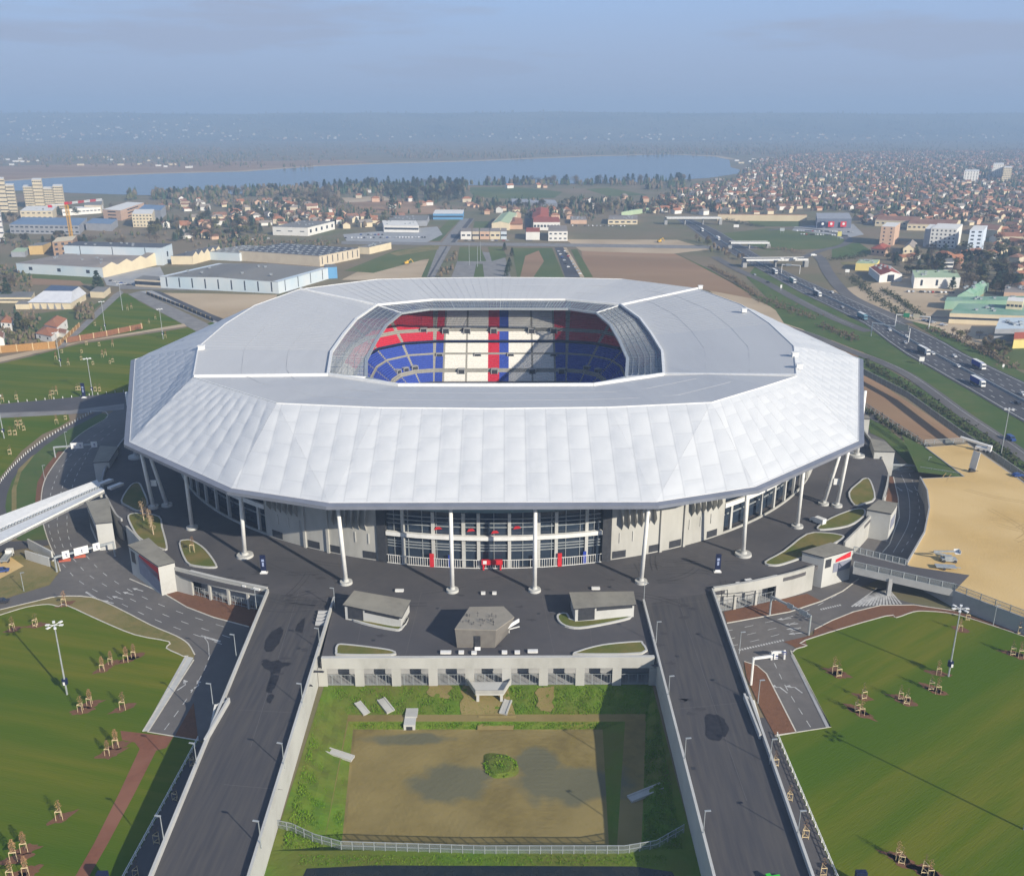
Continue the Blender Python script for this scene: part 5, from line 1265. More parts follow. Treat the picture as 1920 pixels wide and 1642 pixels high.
def sapling_clump():
    its = []
    for k, (u, v) in enumerate(((270, 975), (283, 988), (288, 1002), (276, 968))):
        R = random.Random(k); x, y, _ = P(u, v, .4); root = thing('birch_sapling', None, 'tree', (x, y, .4), 0, 'pale birches in the kite-shaped planter')
        mb = MB(); mb.tube((0, 0, 0), (-.3, .2, 6.2), .16, .05, 6)
        for q in range(12): z = 1.5+q*.38; a = R.uniform(0, 6.3); mb.tube((-.3*z/6.2, 0, z), (-.3*z/6.2+.8*math.cos(a), .8*math.sin(a), z+.9), .035, .012, 4)
        mb.build('trunk', birch, root); mb = MB()
        for q in range(170):
            z = R.uniform(1.8, 7); d = 1.0*math.sqrt(R.random()); a = R.uniform(0, 6.3); c = Vector((d*math.cos(a)-.3*z/6.2, d*math.sin(a), z)); e = Vector((R.gauss(0, 1), R.gauss(0, 1), R.gauss(0, 1))).normalized(); f = e.orthogonal().normalized(); s_ = R.uniform(.07, .16); mb.face([c-e*s_, c+f*s_, c+e*s_, c-f*s_])
        mb.build('crown', mat('birch_twigs', (.36, .25, .14), (.26, .17, .1), 2), root); its.append((root, 'pale-barked birch sapling in the kite-shaped planter'))
    x, y, _ = P(362, 1034, .4); o = place(YT, 1, (x, y, .4), 'young staked trees on the lawns'); its.append((o, 'thin sapling in the leaf-shaped planter by the left ramp')); settle(its)
sapling_clump()
# ---------------- machines and vehicles near by
def van(label, u, v, z, rz, body, name='van', L=5.2):
    x, y, _ = P(u, v, z); r = thing(name, label, 'van', (x, y, z), rz)
    mb = MB(); prof = [(-L/2, .35), (L/2, .35), (L/2, 1.1), (L/2-.9, 1.35), (L/2-1.7, 2.15), (-L/2, 2.2)]
    mb.hexa([(a, -1, b) for a, b in prof], [(a, 1, b) for a, b in prof]); mb.build('body', body, r)
    for sx in (-1.6, 1.6):
        for s_ in (-.95, .95): m2 = MB(); m2.tube((sx, s_-.12, .36), (sx, s_+.12, .36), .36, .36, 12); m2.build('wheel', metal_d, r)
    mb = MB(); mb.face([(L/2-.86, -.88, 1.37), (L/2-.86, .88, 1.37), (L/2-1.62, .85, 2.08), (L/2-1.62, -.85, 2.08)]); mb.face([(L/2-1.8, -1.01, 1.3), (L/2-1.1, -1.01, 1.3), (L/2-1.7, -1.01, 2.0), (L/2-2.6, -1.01, 2.0)]); mb.build('window', glass_d, r); return r
van('white van parked on the forecourt beside the slim planter', 1533, 980, 0, 2.2, white_p)
def car(label, u, v, z, rz, body, group=None):
    x, y, _ = P(u, v, z); r = thing('car', label, 'car', (x, y, z), rz, group)
    mb = MB(); a = [(-2.1, .32), (2.1, .32), (2.15, .75), (1.2, .95), (.55, 1.42), (-1.2, 1.45), (-2.0, .98), (-2.15, .8)]
    mb.hexa([(p, -.85, q) for p, q in a], [(p, .85, q) for p, q in a]); mb.build('body', body, r)
    mb = MB(); b = [(1.08, .98), (.5, 1.38), (-1.15, 1.4), (-1.85, 1.0)]
    for s_ in (-.862, .862): mb.face([(p, s_, q) for p, q in b])
    mb.face([(1.19, -.75, .97), (1.19, .75, .97), (.56, .7, 1.43), (.56, -.7, 1.43)]); mb.build('window', glass_d, r)
    for sx in (-1.3, 1.3):
        for s_ in (-.82, .82): m2 = MB(); m2.tube((sx, s_-.1, .32), (sx, s_+.1, .32), .32, .32, 10); m2.build('wheel', metal_d, r)
    return r
paint = lambda n, c: mat('paint_'+n, c, tuple(k*.94 for k in c), .5, .3, spec=.5)
p_blue, p_white, p_silver, p_dark, p_red = paint('blue', (.03, .07, .25)), paint('white', (.78, .78, .78)), paint('silver', (.45, .46, .48)), paint('dark', (.04, .04, .05)), paint('red', (.35, .03, .03))
car('dark blue car parked on the sand patch at the left edge', 4, 1072, G, .3, p_blue); car('dark car by the verge at the left edge', 3, 1130, G, .2, p_dark)
def site_truck():
    x, y, _ = P(15, 1048); r = thing('flatbed_truck', 'white flatbed truck on the sand patch at left', 'truck', (x, y, G), 1.75)
    mb = MB(); mb.box((-1.2, 0, 1.1), (5.2, 2.2, .35)); mb.box((-1.2, 1.05, 1.5), (5.2, .1, .5)); mb.box((-1.2, -1.05, 1.5), (5.2, .1, .5)); mb.build('bed', metal_g, r)
    mb = MB(); mb.box((2.4, 0, 1.5), (1.7, 2.1, 2.0)); mb.build('cab', white_p, r); mb = MB(); mb.box((3.27, 0, 1.9), (.04, 1.7, .8)); mb.build('window', glass_d, r)
    for sx in (-2.8, -1.8, 2.3):
        for s_ in (-.95, .95): m2 = MB(); m2.tube((sx, s_-.15, .45), (sx, s_+.15, .45), .45, .45, 10); m2.build('wheel', metal_d, r)
site_truck()
def lifts():
    x, y, _ = P(1778, 1052, SANDZ); r = thing('boom_lift', 'grey folded boom lift on the sand by the bridge', 'lift', (x, y, SANDZ), -.1)
    mb = MB(); mb.box((0, 0, .8), (4.6, 2.2, .8)); mb.box((-.3, 0, 1.5), (2.4, 1.6, .9)); mb.build('chassis', metal_g, r)
    for sx in (-1.7, 1.7):
        for s_ in (-1.05, 1.05): m2 = MB(); m2.tube((sx, s_-.2, .5), (sx, s_+.2, .5), .5, .5, 10); m2.build('wheel', metal_d, r)
    mb = MB(); mb.bar((-1, 0, 2.1), (-4.6, .8, 2.6), .5, .5); mb.bar((-4.6, .8, 2.9), (1.6, .9, 3.1), .45, .45); mb.build('boom', metal_g, r); mb = MB(); mb.box((2.6, .9, 2.6), (1.6, 1.8, .12)); mb.box((3.4, .9, 3.1), (.08, 1.8, 1.0)); mb.box((2.6, 1.8, 3.1), (1.6, .08, 1.0)); mb.build('basket', white_p, r)
    x, y, _ = P(1772, 1066, SANDZ); r = thing('loading_trailer', 'low grey trailer in front of the boom lift', 'trailer', (x, y, SANDZ), -.15)
    mb = MB(); mb.box((0, 0, .9), (6, 2.3, .3)); mb.bar((3, 0, .8), (4.6, 0, .6), .3, .2); mb.build('bed', metal_g, r)
    for s_ in (-1.1, 1.1): m2 = MB(); m2.tube((-.6, s_-.15, .45), (-.6, s_+.15, .45), .45, .45, 10); m2.build('wheel', metal_d, r)
    x, y, _ = P(1822, 885, SANDZ); r = thing('solar_light_tower', 'mobile light tower with tilted white panel on the sand', 'light tower', (x, y, SANDZ), .1)
    mb = MB(); mb.box((0, 0, .9), (2.2, 1.4, 1.2)); mb.tube((-1.5, 0, .5), (2.6, 0, .5), .12, .12, 6); mb.build('trailer', metal_d, r); mb = MB(); mb.bar((0, 0, 1.5), (1.0, .3, 8.5), 3.2, .15); mb.build('panel', white_p, r)
    x, y, _ = P(1843, 846, SANDZ); r = thing('mobile_crane', 'white mobile crane with lowered boom by the motorway fence', 'crane', (x, y, SANDZ), 2.45)
    mb = MB(); mb.box((0, 0, 1.2), (6, 2.5, 1.2)); mb.box((-2.4, 0, 2.4), (1.4, 2.2, 1.2)); mb.build('body', white_p, r); mb = MB(); mb.bar((-2.5, 0, 2.6), (9.5, 0, 4.2), .9, .9); mb.build('boom', metal_w, r)
    for sx in (-2, -.6, 1.6):
        for s_ in (-1.15, 1.15): m2 = MB(); m2.tube((sx, s_-.18, .55), (sx, s_+.18, .55), .55, .55, 10); m2.build('wheel', metal_d, r)
    car('blue pickup-sized car at the edge of the sand by the fence', 1908, 893, SANDZ, .2, p_blue)
    x, y, _ = P(1450, 1650, 0); r = thing('utility_cart', 'bright green utility cart on the right ramp at the lower edge', 'cart', (x, y, -1), .2)
    gm = paint('green', (.05, .5, .04)); mb = MB(); mb.box((0, 0, 1.0), (3.0, 1.5, .9)); mb.box((-.9, 0, 1.8), (.9, 1.3, .8)); mb.build('body', gm, r)
    for sx in (-1.0, 1.0):
        for s_ in (-.8, .8): m2 = MB(); m2.tube((sx, s_-.15, .45), (sx, s_+.15, .45), .45, .45, 10); m2.build('wheel', metal_d, r)
lifts()
# ================================================================ FAR SETTING
def zone(u, v):
    Z = [(1640, 480, 1930, 560, 'behind the green-roofed yard'), (1600, 425, 1930, 480, 'round the pale hotels'), (1500, 385, 1700, 425, 'behind the red-signed shop'), (1700, 385, 1930, 425, 'behind the tall hotel'),
         (1350, 370, 1500, 410, 'above the cream retaining wall'), (1500, 350, 1640, 385, 'in mid right town'), (1640, 350, 1780, 385, 'before the far white blocks'), (1780, 350, 1930, 385, 'at right town edge'),
         (1380, 330, 1500, 370, 'by the right lake end'), (1500, 320, 1650, 350, 'in the rear right town'), (1650, 320, 1930, 350, 'in the back right rows'),
         (1200, 360, 1350, 410, 'above the long overpass'), (1050, 360, 1200, 430, 'near the central trading estate'), (1280, 300, 1930, 330, 'in the farthest right rows'),
         (1250, 400, 1560, 640, 'beside the motorway'), (850, 395, 1080, 460, 'in the central estate'), (840, 300, 1200, 375, 'on the lakeshore meadows'),
         (600, 300, 840, 400, 'in the central lakeside wood'), (640, 395, 850, 470, 'beside the long straight road'), (420, 360, 640, 400, 'below the left lakeshore'),
         (430, 400, 640, 450, 'round the white depot'), (200, 400, 430, 470, 'behind the pale blue warehouse'), (-50, 400, 200, 470, 'round the yellow crane'), (200, 300, 430, 400, 'behind the school blocks'),
         (-50, 300, 200, 400, 'by the beige apartment towers'), (-50, 470, 240, 640, 'by the solar-panelled hall'), (240, 470, 640, 640, 'beside the grey warehouses'), (1560, 560, 1930, 700, 'along the far motorway bank')]
    for a, b, c, d, p in Z:
        if a <= u < c and b <= v < d: return p
    return 'beyond the stadium'
for nm, pts, m, lay in (
    ('field', [(1090, 470), (1180, 467), (1265, 476), (1330, 505), (1400, 545), (1410, 560), (1330, 545), (1300, 540), (1100, 530)], field_br, 1),
    ('field', [(1060, 449), (1270, 450), (1330, 468), (1262, 476), (1090, 471)], field_tan, 1),
    ('field', [(1330, 545), (1410, 560), (1480, 590), (1520, 625), (1500, 655), (1400, 610)], field_tan, 1),
    ('field', [(1500, 655), (1530, 630), (1620, 650), (1620, 670)], field_br, 2),
    ('field', [(1265, 474), (1400, 545), (1460, 570), (1540, 612), (1560, 640), (1520, 628), (1440, 572), (1330, 505)], vergem, 2),
    ('field', [(1060, 420), (1250, 415), (1290, 440), (1270, 450), (1060, 449)], scrub, 1),
    ('field', [(875, 352), (960, 350), (1055, 360), (1040, 371), (960, 373), (890, 370)], field_gn, 1), ('field', [(1098, 355), (1140, 352), (1215, 366), (1140, 368)], field_gn, 1),
    ('field', [(640, 378), (740, 372), (868, 395), (800, 402), (700, 400)], field_br, 1), ('field', [(640, 371), (720, 368), (735, 376), (650, 380)], field_tan, 1),
    ('field', [(640, 525), (690, 500), (805, 486), (798, 525)], field_tan, 1), ('field', [(645, 508), (740, 470), (825, 458), (812, 482), (700, 512)], field_gn, 2), ('field', [(730, 475), (826, 455), (822, 468), (745, 480)], grass_dry, 3),
    ('field', [(300, 549), (520, 553), (500, 590), (425, 600), (360, 575)], field_tan, 1), ('field', [(0, 508), (190, 522), (200, 540), (0, 545)], scrub, 1), ('field', [(25, 512), (190, 520), (195, 533), (40, 530)], field_gn, 2), ('field', [(60, 522), (150, 527), (160, 536), (40, 534)], field_br, 3),
    ('esplanade_pavement', [(846, 520), (865, 470), (945, 475), (958, 520)], road_far, 1), ('esplanade_lawn', [(862, 463), (900, 463), (912, 490), (858, 490)], field_gn, 2), ('esplanade_lawn', [(915, 463), (942, 463), (950, 482), (922, 490)], field_gn, 2), ('esplanade_lawn', [(893, 495), (905, 495), (908, 520), (888, 520)], field_gn, 2),
    ('esplanade_lawn', [(960, 465), (1035, 465), (1058, 520), (970, 520)], field_gn, 1), ('field', [(985, 480), (1010, 470), (1020, 490), (1000, 520), (975, 520)], field_br, 2),
    ('field', [(1070, 468), (1082, 468), (1112, 520), (1096, 520)], field_gn, 2), ('field', [(815, 462), (822, 462), (800, 520), (790, 520)], field_gn, 2),
    ('road', [(823, 462), (846, 462), (815, 520), (790, 520)], road_far, 1), ('road', [(836, 462), (839, 462), (806, 520), (802, 520)], asphalt_far, 2), ('road', [(846, 466), (858, 466), (845, 520), (815, 520)], scrub, 2),
    ('road', [(1040, 464), (1056, 464), (1088, 520), (1060, 520)], asphalt_far, 1), ('footpath', [(1056, 464), (1062, 464), (1096, 520), (1088, 520)], field_tan, 1),
    ('road', [(640, 453), (1000, 456), (1420, 462), (1420, 468), (1000, 462), (640, 458)], road_far, 3), ('road', [(866, 410), (890, 410), (856, 455), (828, 455)], road_far, 2), ('road', [(880, 410), (888, 410), (853, 455), (845, 455)], asphalt_far, 3), ('field', [(842, 412), (862, 412), (825, 452), (800, 452)], field_gn, 1),
    ('road', [(985, 410), (995, 410), (998, 452), (985, 452)], asphalt_far, 1), ('field', [(890, 415), (918, 415), (912, 432), (886, 432)], field_gn, 2),
    ('road', [(240, 552), (262, 546), (355, 590), (425, 625), (380, 628)], road_far, 2), ('road', [(262, 546), (285, 545), (425, 608), (440, 622)], concrete_gr, 3), ('road', [(285, 545), (298, 546), (430, 604), (425, 612)], asphalt_far, 4),
    ('footpath', [(105, 655), (213, 552), (226, 545), (232, 549), (150, 625), (122, 650)], road_far, 4), ('road', [(220, 533), (640, 545), (640, 550), (225, 542)], road_far, 3), ('yard_pavement', [(190, 512), (300, 500), (310, 520), (250, 540), (200, 535)], concrete_gr, 1),
    ('yard_pavement', [(640, 452), (640, 440), (820, 425), (830, 440), (800, 455)], concrete_gr, 1), ('yard_pavement', [(500, 445), (640, 435), (650, 452), (480, 452)], scrub, 2),
    ('yard_pavement', [(1560, 545), (1700, 520), (1900, 560), (1930, 640), (1820, 650), (1700, 600)], field_tan, 1), ('yard_pavement', [(1490, 425), (1600, 420), (1620, 440), (1560, 452), (1480, 440)], concrete_gr, 1),
    ('field', [(1390, 410), (1500, 413), (1500, 425), (1420, 425)], field_gn, 1), ('field', [(1340, 440), (1440, 428), (1560, 440), (1590, 452), (1560, 466), (1440, 470)], field_gn, 1), ('field', [(1560, 460), (1610, 455), (1640, 475), (1560, 485)], vergem, 2), ('field', [(1575, 492), (1640, 486), (1640, 494), (1580, 497)], grass_dry, 2),
    ('field', [(1610, 660), (1700, 712), (1800, 775), (1920, 860), (1960, 890), (1960, 935), (1870, 862), (1800, 815), (1700, 742), (1611, 695)], vergem, 2),
    ('field', [(1612, 702), (1640, 712), (1735, 775), (1812, 828), (1735, 833), (1616, 758)], field_br, 1), ('field', [(1620, 780), (1660, 800), (1765, 886), (1715, 884), (1660, 825), (1632, 812)], vergem, 3),
    ('field', [(1700, 600), (1760, 615), (1840, 660), (1960, 720), (1960, 745), (1840, 680), (1760, 635)], vergem, 2), ('field', [(1840, 640), (1920, 650), (1960, 700), (1900, 690)], field_gn, 3),
): sheet(nm, pts, m, lay)
sheet('field', [(1470, 606), (1530, 626), (1600, 654), (1654, 674), (1702, 697), (1747, 727), (1804, 769), (1886, 824), (1940, 862), (2040, 870), (1960, 816), (1892, 777), (1822, 735), (1776, 709), (1747, 692), (1702, 668), (1665, 642), (1622, 609), (1560, 578), (1500, 549), (1450, 521), (1415, 501), (1400, 520), (1440, 560)], vergem, 2)
# dark planted bank of the motorway, as hedges
def hedge(label, pts, w, h, z=G, group='planted hedges and banks', m=hedge_m):
    q = sm([p[:2] for p in px(pts)], 6); R = random.Random(int(pts[0][0])); mb = MB()
    for x, y, a in walk(q, 1.3):
        for k in range(3):
            c = Vector((x+R.gauss(0, w/3.2), y+R.gauss(0, w/3.2), z+abs(R.gauss(0, h*.45)))); s_ = R.uniform(.6, 1.3)
            for j in range(5):
                e = Vector((R.gauss(0, 1), R.gauss(0, 1), R.gauss(0, 1))).normalized(); f = e.orthogonal().normalized(); d = c+Vector((R.gauss(0, s_*.6), R.gauss(0, s_*.6), R.gauss(0, s_*.4))); mb.face([d-e*s_*.6, d+f*s_*.45, d+e*s_*.6, d-f*s_*.45])
    o = mb.build('hedge', m, at=(q[0][0], q[0][1], z)); tag(o, label, 'hedge', group)
hedge('long dark hedge on the bank between motorway fence and frontage road', [(1612, 676), (1700, 728), (1800, 795), (1880, 850), (1950, 900)], 6, 1.8)
hedge('low dark hedge beside the fence at the sand corner', [(1622, 770), (1690, 812), (1745, 852), (1790, 886)], 3, 1.6)
hedge('bare brown hedge along the far motorway side', [(1745, 618), (1800, 640), (1860, 668), (1900, 690)], 7, 2.6, m=leaf_bare)
hedge('dark hedge strip between the slip road and the nursery', [(1655, 545), (1690, 565), (1715, 585), (1730, 597)], 6, 3)
hedge('dark planted bank below the slip road', [(1600, 520), (1625, 545), (1660, 570), (1700, 597)], 9, 1.5)
hedge('brown scrub between field and frontage road', [(1430, 560), (1480, 580), (1530, 598)], 14, 2.5, m=leaf_bare)
hedge('brown shrubs on the motorway verge behind the roof', [(1540, 612), (1590, 630), (1600, 640)], 8, 2.5, m=leaf_bare)
hedge('scrub on the bank between two overpasses', [(1425, 466), (1470, 468), (1500, 475)], 16, 2.5, m=leaf_bare)
hedge('dark shrubs below the cream retaining wall', [(1350, 412), (1390, 420), (1430, 426)], 12, 4)
hedge('dark clipped hedge by the roundabout loop', [(1558, 488), (1600, 484), (1625, 478)], 10, 3.5)
hedge('field hedge running from the underpass to the trees', [(1330, 500), (1370, 520), (1400, 540), (1420, 556)], 6, 2.2, m=leaf_bare)
hedge('scrub in front of the white depot', [(440, 452), (520, 455), (620, 452)], 14, 2, m=leaf_bare)
# ---------------- motorway
ML = [(1268, 412), (1290, 425), (1325, 450), (1370, 475), (1415, 500), (1450, 520), (1500, 548), (1560, 577), (1622, 608), (1665, 641), (1702, 667), (1747, 691), (1776, 708), (1822, 734), (1892, 776), (1960, 815), (2030, 858)]
MR = [(1300, 412), (1345, 432), (1400, 465), (1440, 490), (1480, 512), (1520, 530), (1563, 548), (1593, 560), (1650, 586), (1706, 611), (1766, 639), (1804, 661), (1852, 684), (1879, 697), (1920, 716), (1980, 745), (2060, 786)]
sheet('motorway_road', ML+MR[::-1], asphalt_far, 4)
SLIP = [(1530, 478), (1542, 490), (1552, 510), (1575, 540), (1600, 560), (1650, 583), (1700, 606)]
SLIP2 = [(1340, 482), (1385, 507), (1430, 527), (1490, 560), (1550, 590), (1600, 612), (1630, 622)]
FRONT = [(1470, 612), (1530, 632), (1600, 660), (1654, 680), (1702, 703), (1747, 733), (1804, 775), (1886, 830), (1930, 862), (2000, 915)]
LOOPR = [(1440, 432), (1500, 428), (1560, 436), (1590, 448), (1580, 460), (1540, 470), (1505, 484)]
mb = MB()
strip(mb, sm(px(SLIP), 6), 11, G+.187); strip(mb, sm(px(SLIP2), 6), 9, G+.181); strip(mb, sm(px(FRONT), 6), 7.5, G+.193); strip(mb, sm(px(LOOPR), 6), 9, G+.199)
tag(mb.build('slip_road', asphalt_road), kind='structure')
def far_marks():
    mb = MB(); z = G+.225
    def between(t): return [lerp(P(*a), P(*b), t) for a, b in zip(ML, MR)]
    def solid(t, w): strip(mb, sm(between(t), 4), w, z)
    for t in (.05, .95): solid(t, .5)
    for t in (.46, .50): solid(t, .42)
    for t in (.17, .29, .60, .72, .84):
        q = sm(between(t), 4)
        for x, y, a in walk(q, 11):
            if y > 1000: continue
            c, s_ = math.cos(a)*2, math.sin(a)*2; n = (-math.sin(a)*.24, math.cos(a)*.24); mb.face([(x-c-n[0], y-s_-n[1], z), (x+c-n[0], y+s_-n[1], z), (x+c+n[0], y+s_+n[1], z), (x-c+n[0], y-s_+n[1], z)])
    strip(mb, sm(px([(u, v-4) for u, v in FRONT]), 6), .25, z)
    for L in ([(1593, 562), (1640, 582), (1690, 604)], [(1500, 562), (1550, 588), (1600, 612)]):
        q = sm(px(L), 6)
        for x, y, a in walk(q, 4): mb.face([(x-1.1, y-.5, z), (x+.9, y-.1, z), (x+1.1, y+.5, z), (x-.9, y+.1, z)])
    tag(mb.build('road_markings', mark_m), kind='structure')
    q = [lerp(P(*a), P(*b), .48) for a, b in zip(ML, MR)]
    W = wthing('crash_barrier', 'grey crash barrier along the middle of the motorway', 'barrier', q[0]); m2 = MB(); m2.wall([p[:2] for p in sm(q, 3)], G+.15, G+1.0, .5); wpart(m2, 'barrier', metal_g, W)
    m2 = MB(); [m2.box((x, y, G+.5), (.2, .7, .9), 0, a) for x, y, a in walk(sm(q, 3), 14)]; wpart(m2, 'posts', metal_g, W)
far_marks()
def overpass(label, a, b, w, h, piers, zt=0.0, m=concrete_lt):
    a, b = P(*a, G), P(*b, G); root = wthing('overpass', label, 'bridge', a, 'overpasses over the motorway')
    mb = MB(); mb.bar((a[0], a[1], G+h), (b[0], b[1], G+h), w, 1.3); wpart(mb, 'deck', asphalt_far, root)
    for s_ in (-1, 1):
        d = Vector((b[0]-a[0], b[1]-a[1])).normalized(); n = (-d.y*w/2*s_, d.x*w/2*s_); mb = MB(); mb.bar((a[0]+n[0], a[1]+n[1], G+h+.2), (b[0]+n[0], b[1]+n[1], G+h+.2), .5, 2.0); wpart(mb, 'parapet', metal_w, root)
    for t in piers: c = lerp(a, b, t); mb = MB(); mb.box((c[0], c[1], G+h/2-.4), (1.4, w*.5, h-.8)); wpart(mb, 'pier', concrete_gr, root)
    for t in (0, 1): c = lerp(a, b, t); mb = MB(); mb.box((c[0], c[1], G+h/2-.7), (4, w*.5, h-1.4)); wpart(mb, 'abutment', concrete_gr, root)
overpass('long pale overpass furthest back on the motorway', (1248, 421), (1350, 421), 12, 9, (.35, .68))
overpass('middle of the three overpasses, on one central pier', (1368, 466), (1440, 466), 9, 6.5, (.5,))
overpass('nearest overpass, carrying two white vans', (1395, 501), (1510, 500), 12, 7.5, (.5,))
def rwall():
    a, b = P(1345, 414), P(1512, 415); root = wthing('retaining_wall', 'long cream retaining wall between overpass and shop', 'wall', a); mb = MB(); mb.wall([a[:2], b[:2]], G, G+8.5, 1.0); wpart(mb, 'wall', mat('cream_wall', (.62, .52, .36), (.56, .46, .31), .05), root)
    mb = MB(); mb.wall([a[:2], b[:2]], G+8.5, G+9.3, 1.3); wpart(mb, 'coping', mat('tile_coping', (.36, .20, .12)), root)
rwall()
gantry('white portal gantry over the motorway by the nearest overpass', (1465, 512), (1499, 514), 8, ((.2, .5, metal_g),), m=metal_w)
gantry('motorway gantry with one big cream sign board', (1633, 630), (1703, 642), 9.0, ((.6, .95, mat('sign_cream', (.55, .5, .38))),), m=metal_w, sh=4)
gantry('motorway gantry with green and cream boards on the far lanes', (1678, 612), (1741, 617), 8.5, ((.2, .38, mat('sign_green', (.03, .25, .12))), (.48, .68, mat('sign_cream', (.55, .5, .38)))), m=metal_w, sh=2.8)
def billboard(label, u, v, w, h, m):
    x, y, _ = P(u, v); r = thing('road_sign', label, 'road sign', (x, y, G), 0, 'road signs by the motorway'); mb = MB(); [mb.tube((s_*w*.3, 0, 0), (s_*w*.3, 0, h), .12, .12, 6) for s_ in (-1, 1)]; mb.build('posts', metal_g, r); mb = MB(); mb.box((0, -.15, h*.72), (w, .15, h*.56)); mb.build('board', m, r)
for a in (('white square sign board beside the nearest motorway lane', 1727, 683, 3.0, 4.5, white_p), ('white sign board on the slip road right of the nearest overpass', 1588, 515, 4, 5, white_p), ('small white sign on the verge by the merging lane', 1880, 692, 1.2, 3.0, white_p),
          ('yellow advertising totem near the roundabout loop', 1573, 450, 5, 10, mat('sign_yellow', (.65, .6, .2))), ('twin white sign boards behind the middle overpass', 1380, 430, 7, 6, white_p), ('grey sign board on the meadow behind the middle overpass', 1466, 438, 6, 7, metal_g), ('small white sign on the verge near the brown field', 1464, 545, 1.5, 5, white_p)): billboard(*a)
def truck(label, u, v, ang, body, cab, L=14.5, two=False):
    x, y, _ = P(u, v); r = thing('lorry', label, 'lorry', (x, y, G+.21), ang, 'lorries on the motorway')
    mb = MB(); mb.box((-1.4, 0, 2.55), (L-3.2, 2.5, 2.9), 0, 0, 1); mb.build('trailer', [body, white_p], r)
    mb = MB(); mb.hexa([(L/2-2.6, -1.2, .7), (L/2, -1.2, .7), (L/2, 1.2, .7), (L/2-2.6, 1.2, .7)], [(L/2-2.6, -1.2, 3.8), (L/2-.5, -1.2, 3.6), (L/2-.5, 1.2, 3.6), (L/2-2.6, 1.2, 3.8)]); mb.build('cab', cab, r)
    mb = MB(); mb.face([(L/2-.05, -1.05, 1.9), (L/2-.05, 1.05, 1.9), (L/2-.32, 1.05, 2.95), (L/2-.32, -1.05, 2.95)]); mb.build('windscreen', glass_d, r)
    mb = MB(); mb.box((-.6, 0, .85), (L-1.8, 1.6, .3)); mb.build('chassis', metal_d, r)
    for sx in (-L/2+1.6, -L/2+2.9, -L/2+4.2, L/2-1.4, L/2-4.4):
        for s_ in (-1.1, 1.1): m2 = MB(); m2.tube((sx, s_-.15, .5), (sx, s_+.15, .5), .5, .5, 10); m2.build('wheel', metal_d, r)
MA = math.atan2(P(1892, 776)[1]-P(1702, 667)[1], P(1892, 776)[0]-P(1702, 667)[0])
def mang(v):
    i = min(range(len(ML)-1), key=lambda k: abs(ML[k][1]-v+8)); a, b = P(*ML[i]), P(*ML[i+1]); return math.atan2(b[1]-a[1], b[0]-a[0])
grn = mat('tarp_green', (.10, .25, .22)); blu = mat('tarp_blue', (.03, .055, .33)); gry = mat('tarp_grey', (.10, .13, .17)); tl = mat('tarp_teal', (.14, .27, .34))
for lab, u, v, b, c in (('lorry with deep blue trailer in the far lanes', 1834, 690, blu, white_p), ('lorry with deep blue trailer in the near lane', 1832, 722, blu, white_p), ('lorry with dark grey trailer behind the cream sign gantry', 1731, 663, gry, white_p), ('lorry with teal trailer left of the sign gantries', 1616, 598, tl, tl),
                        ('lorry with white cab level with the merging hatch', 1532, 555, gry, white_p), ('lorry with green trailer below the nearest overpass', 1486, 530, grn, white_p), ('white lorry just past the nearest overpass', 1452, 513, gry, white_p), ('white lorry beyond the middle overpass', 1346, 450, white_p, white_p), ('lorry with white roof near the long overpass', 1316, 434, gry, white_p)):
    truck(lab, u, v, mang(v), b, c, 13)
for lab, u, v, b in (('white car in the middle lane behind two blue lorries', 1789, 669, p_white), ('white car between the two blue lorries', 1796, 688, p_white), ('white car beside the grey lorry', 1748, 664, p_white), ('silver car under the cream sign gantry', 1697, 644, p_silver), ('white car just past the cream sign gantry', 1699, 632, p_white), ('pale car under the sign gantries', 1668, 620, p_white), ('silver car ahead of the teal lorry', 1579, 577, p_silver),
                     ('white car in the far lane by the merging hatch', 1560, 549, p_white), ('white car left of the white-cabbed lorry', 1527, 542, p_white), ('white car behind the green lorry', 1436, 500, p_white), ('dark car in the far lanes at the right edge', 1908, 757, p_dark), ('white van-like car at the right edge of the far lanes', 1917, 740, p_white), ('silver car on the slip road behind the field', 1415, 516, p_silver), ('dark car on the slip road further down', 1440, 530, p_dark)):
    car(lab, u, v, G+.15, mang(v), b, 'cars on the motorway')
o = van('dark blue van on the frontage road by the floodlight', 1895, 825, G+.1, mang(776), p_blue, 'van')
van('white van on the nearest overpass, left of two', 1468, 488, G+8.2, 0, white_p, 'van'); van('white van on the nearest overpass, right of two', 1492, 487, G+8.2, 0, white_p, 'van'); van('white box van at the slip road junction', 1525, 480, G+.2, .3, white_p, 'van', 7)
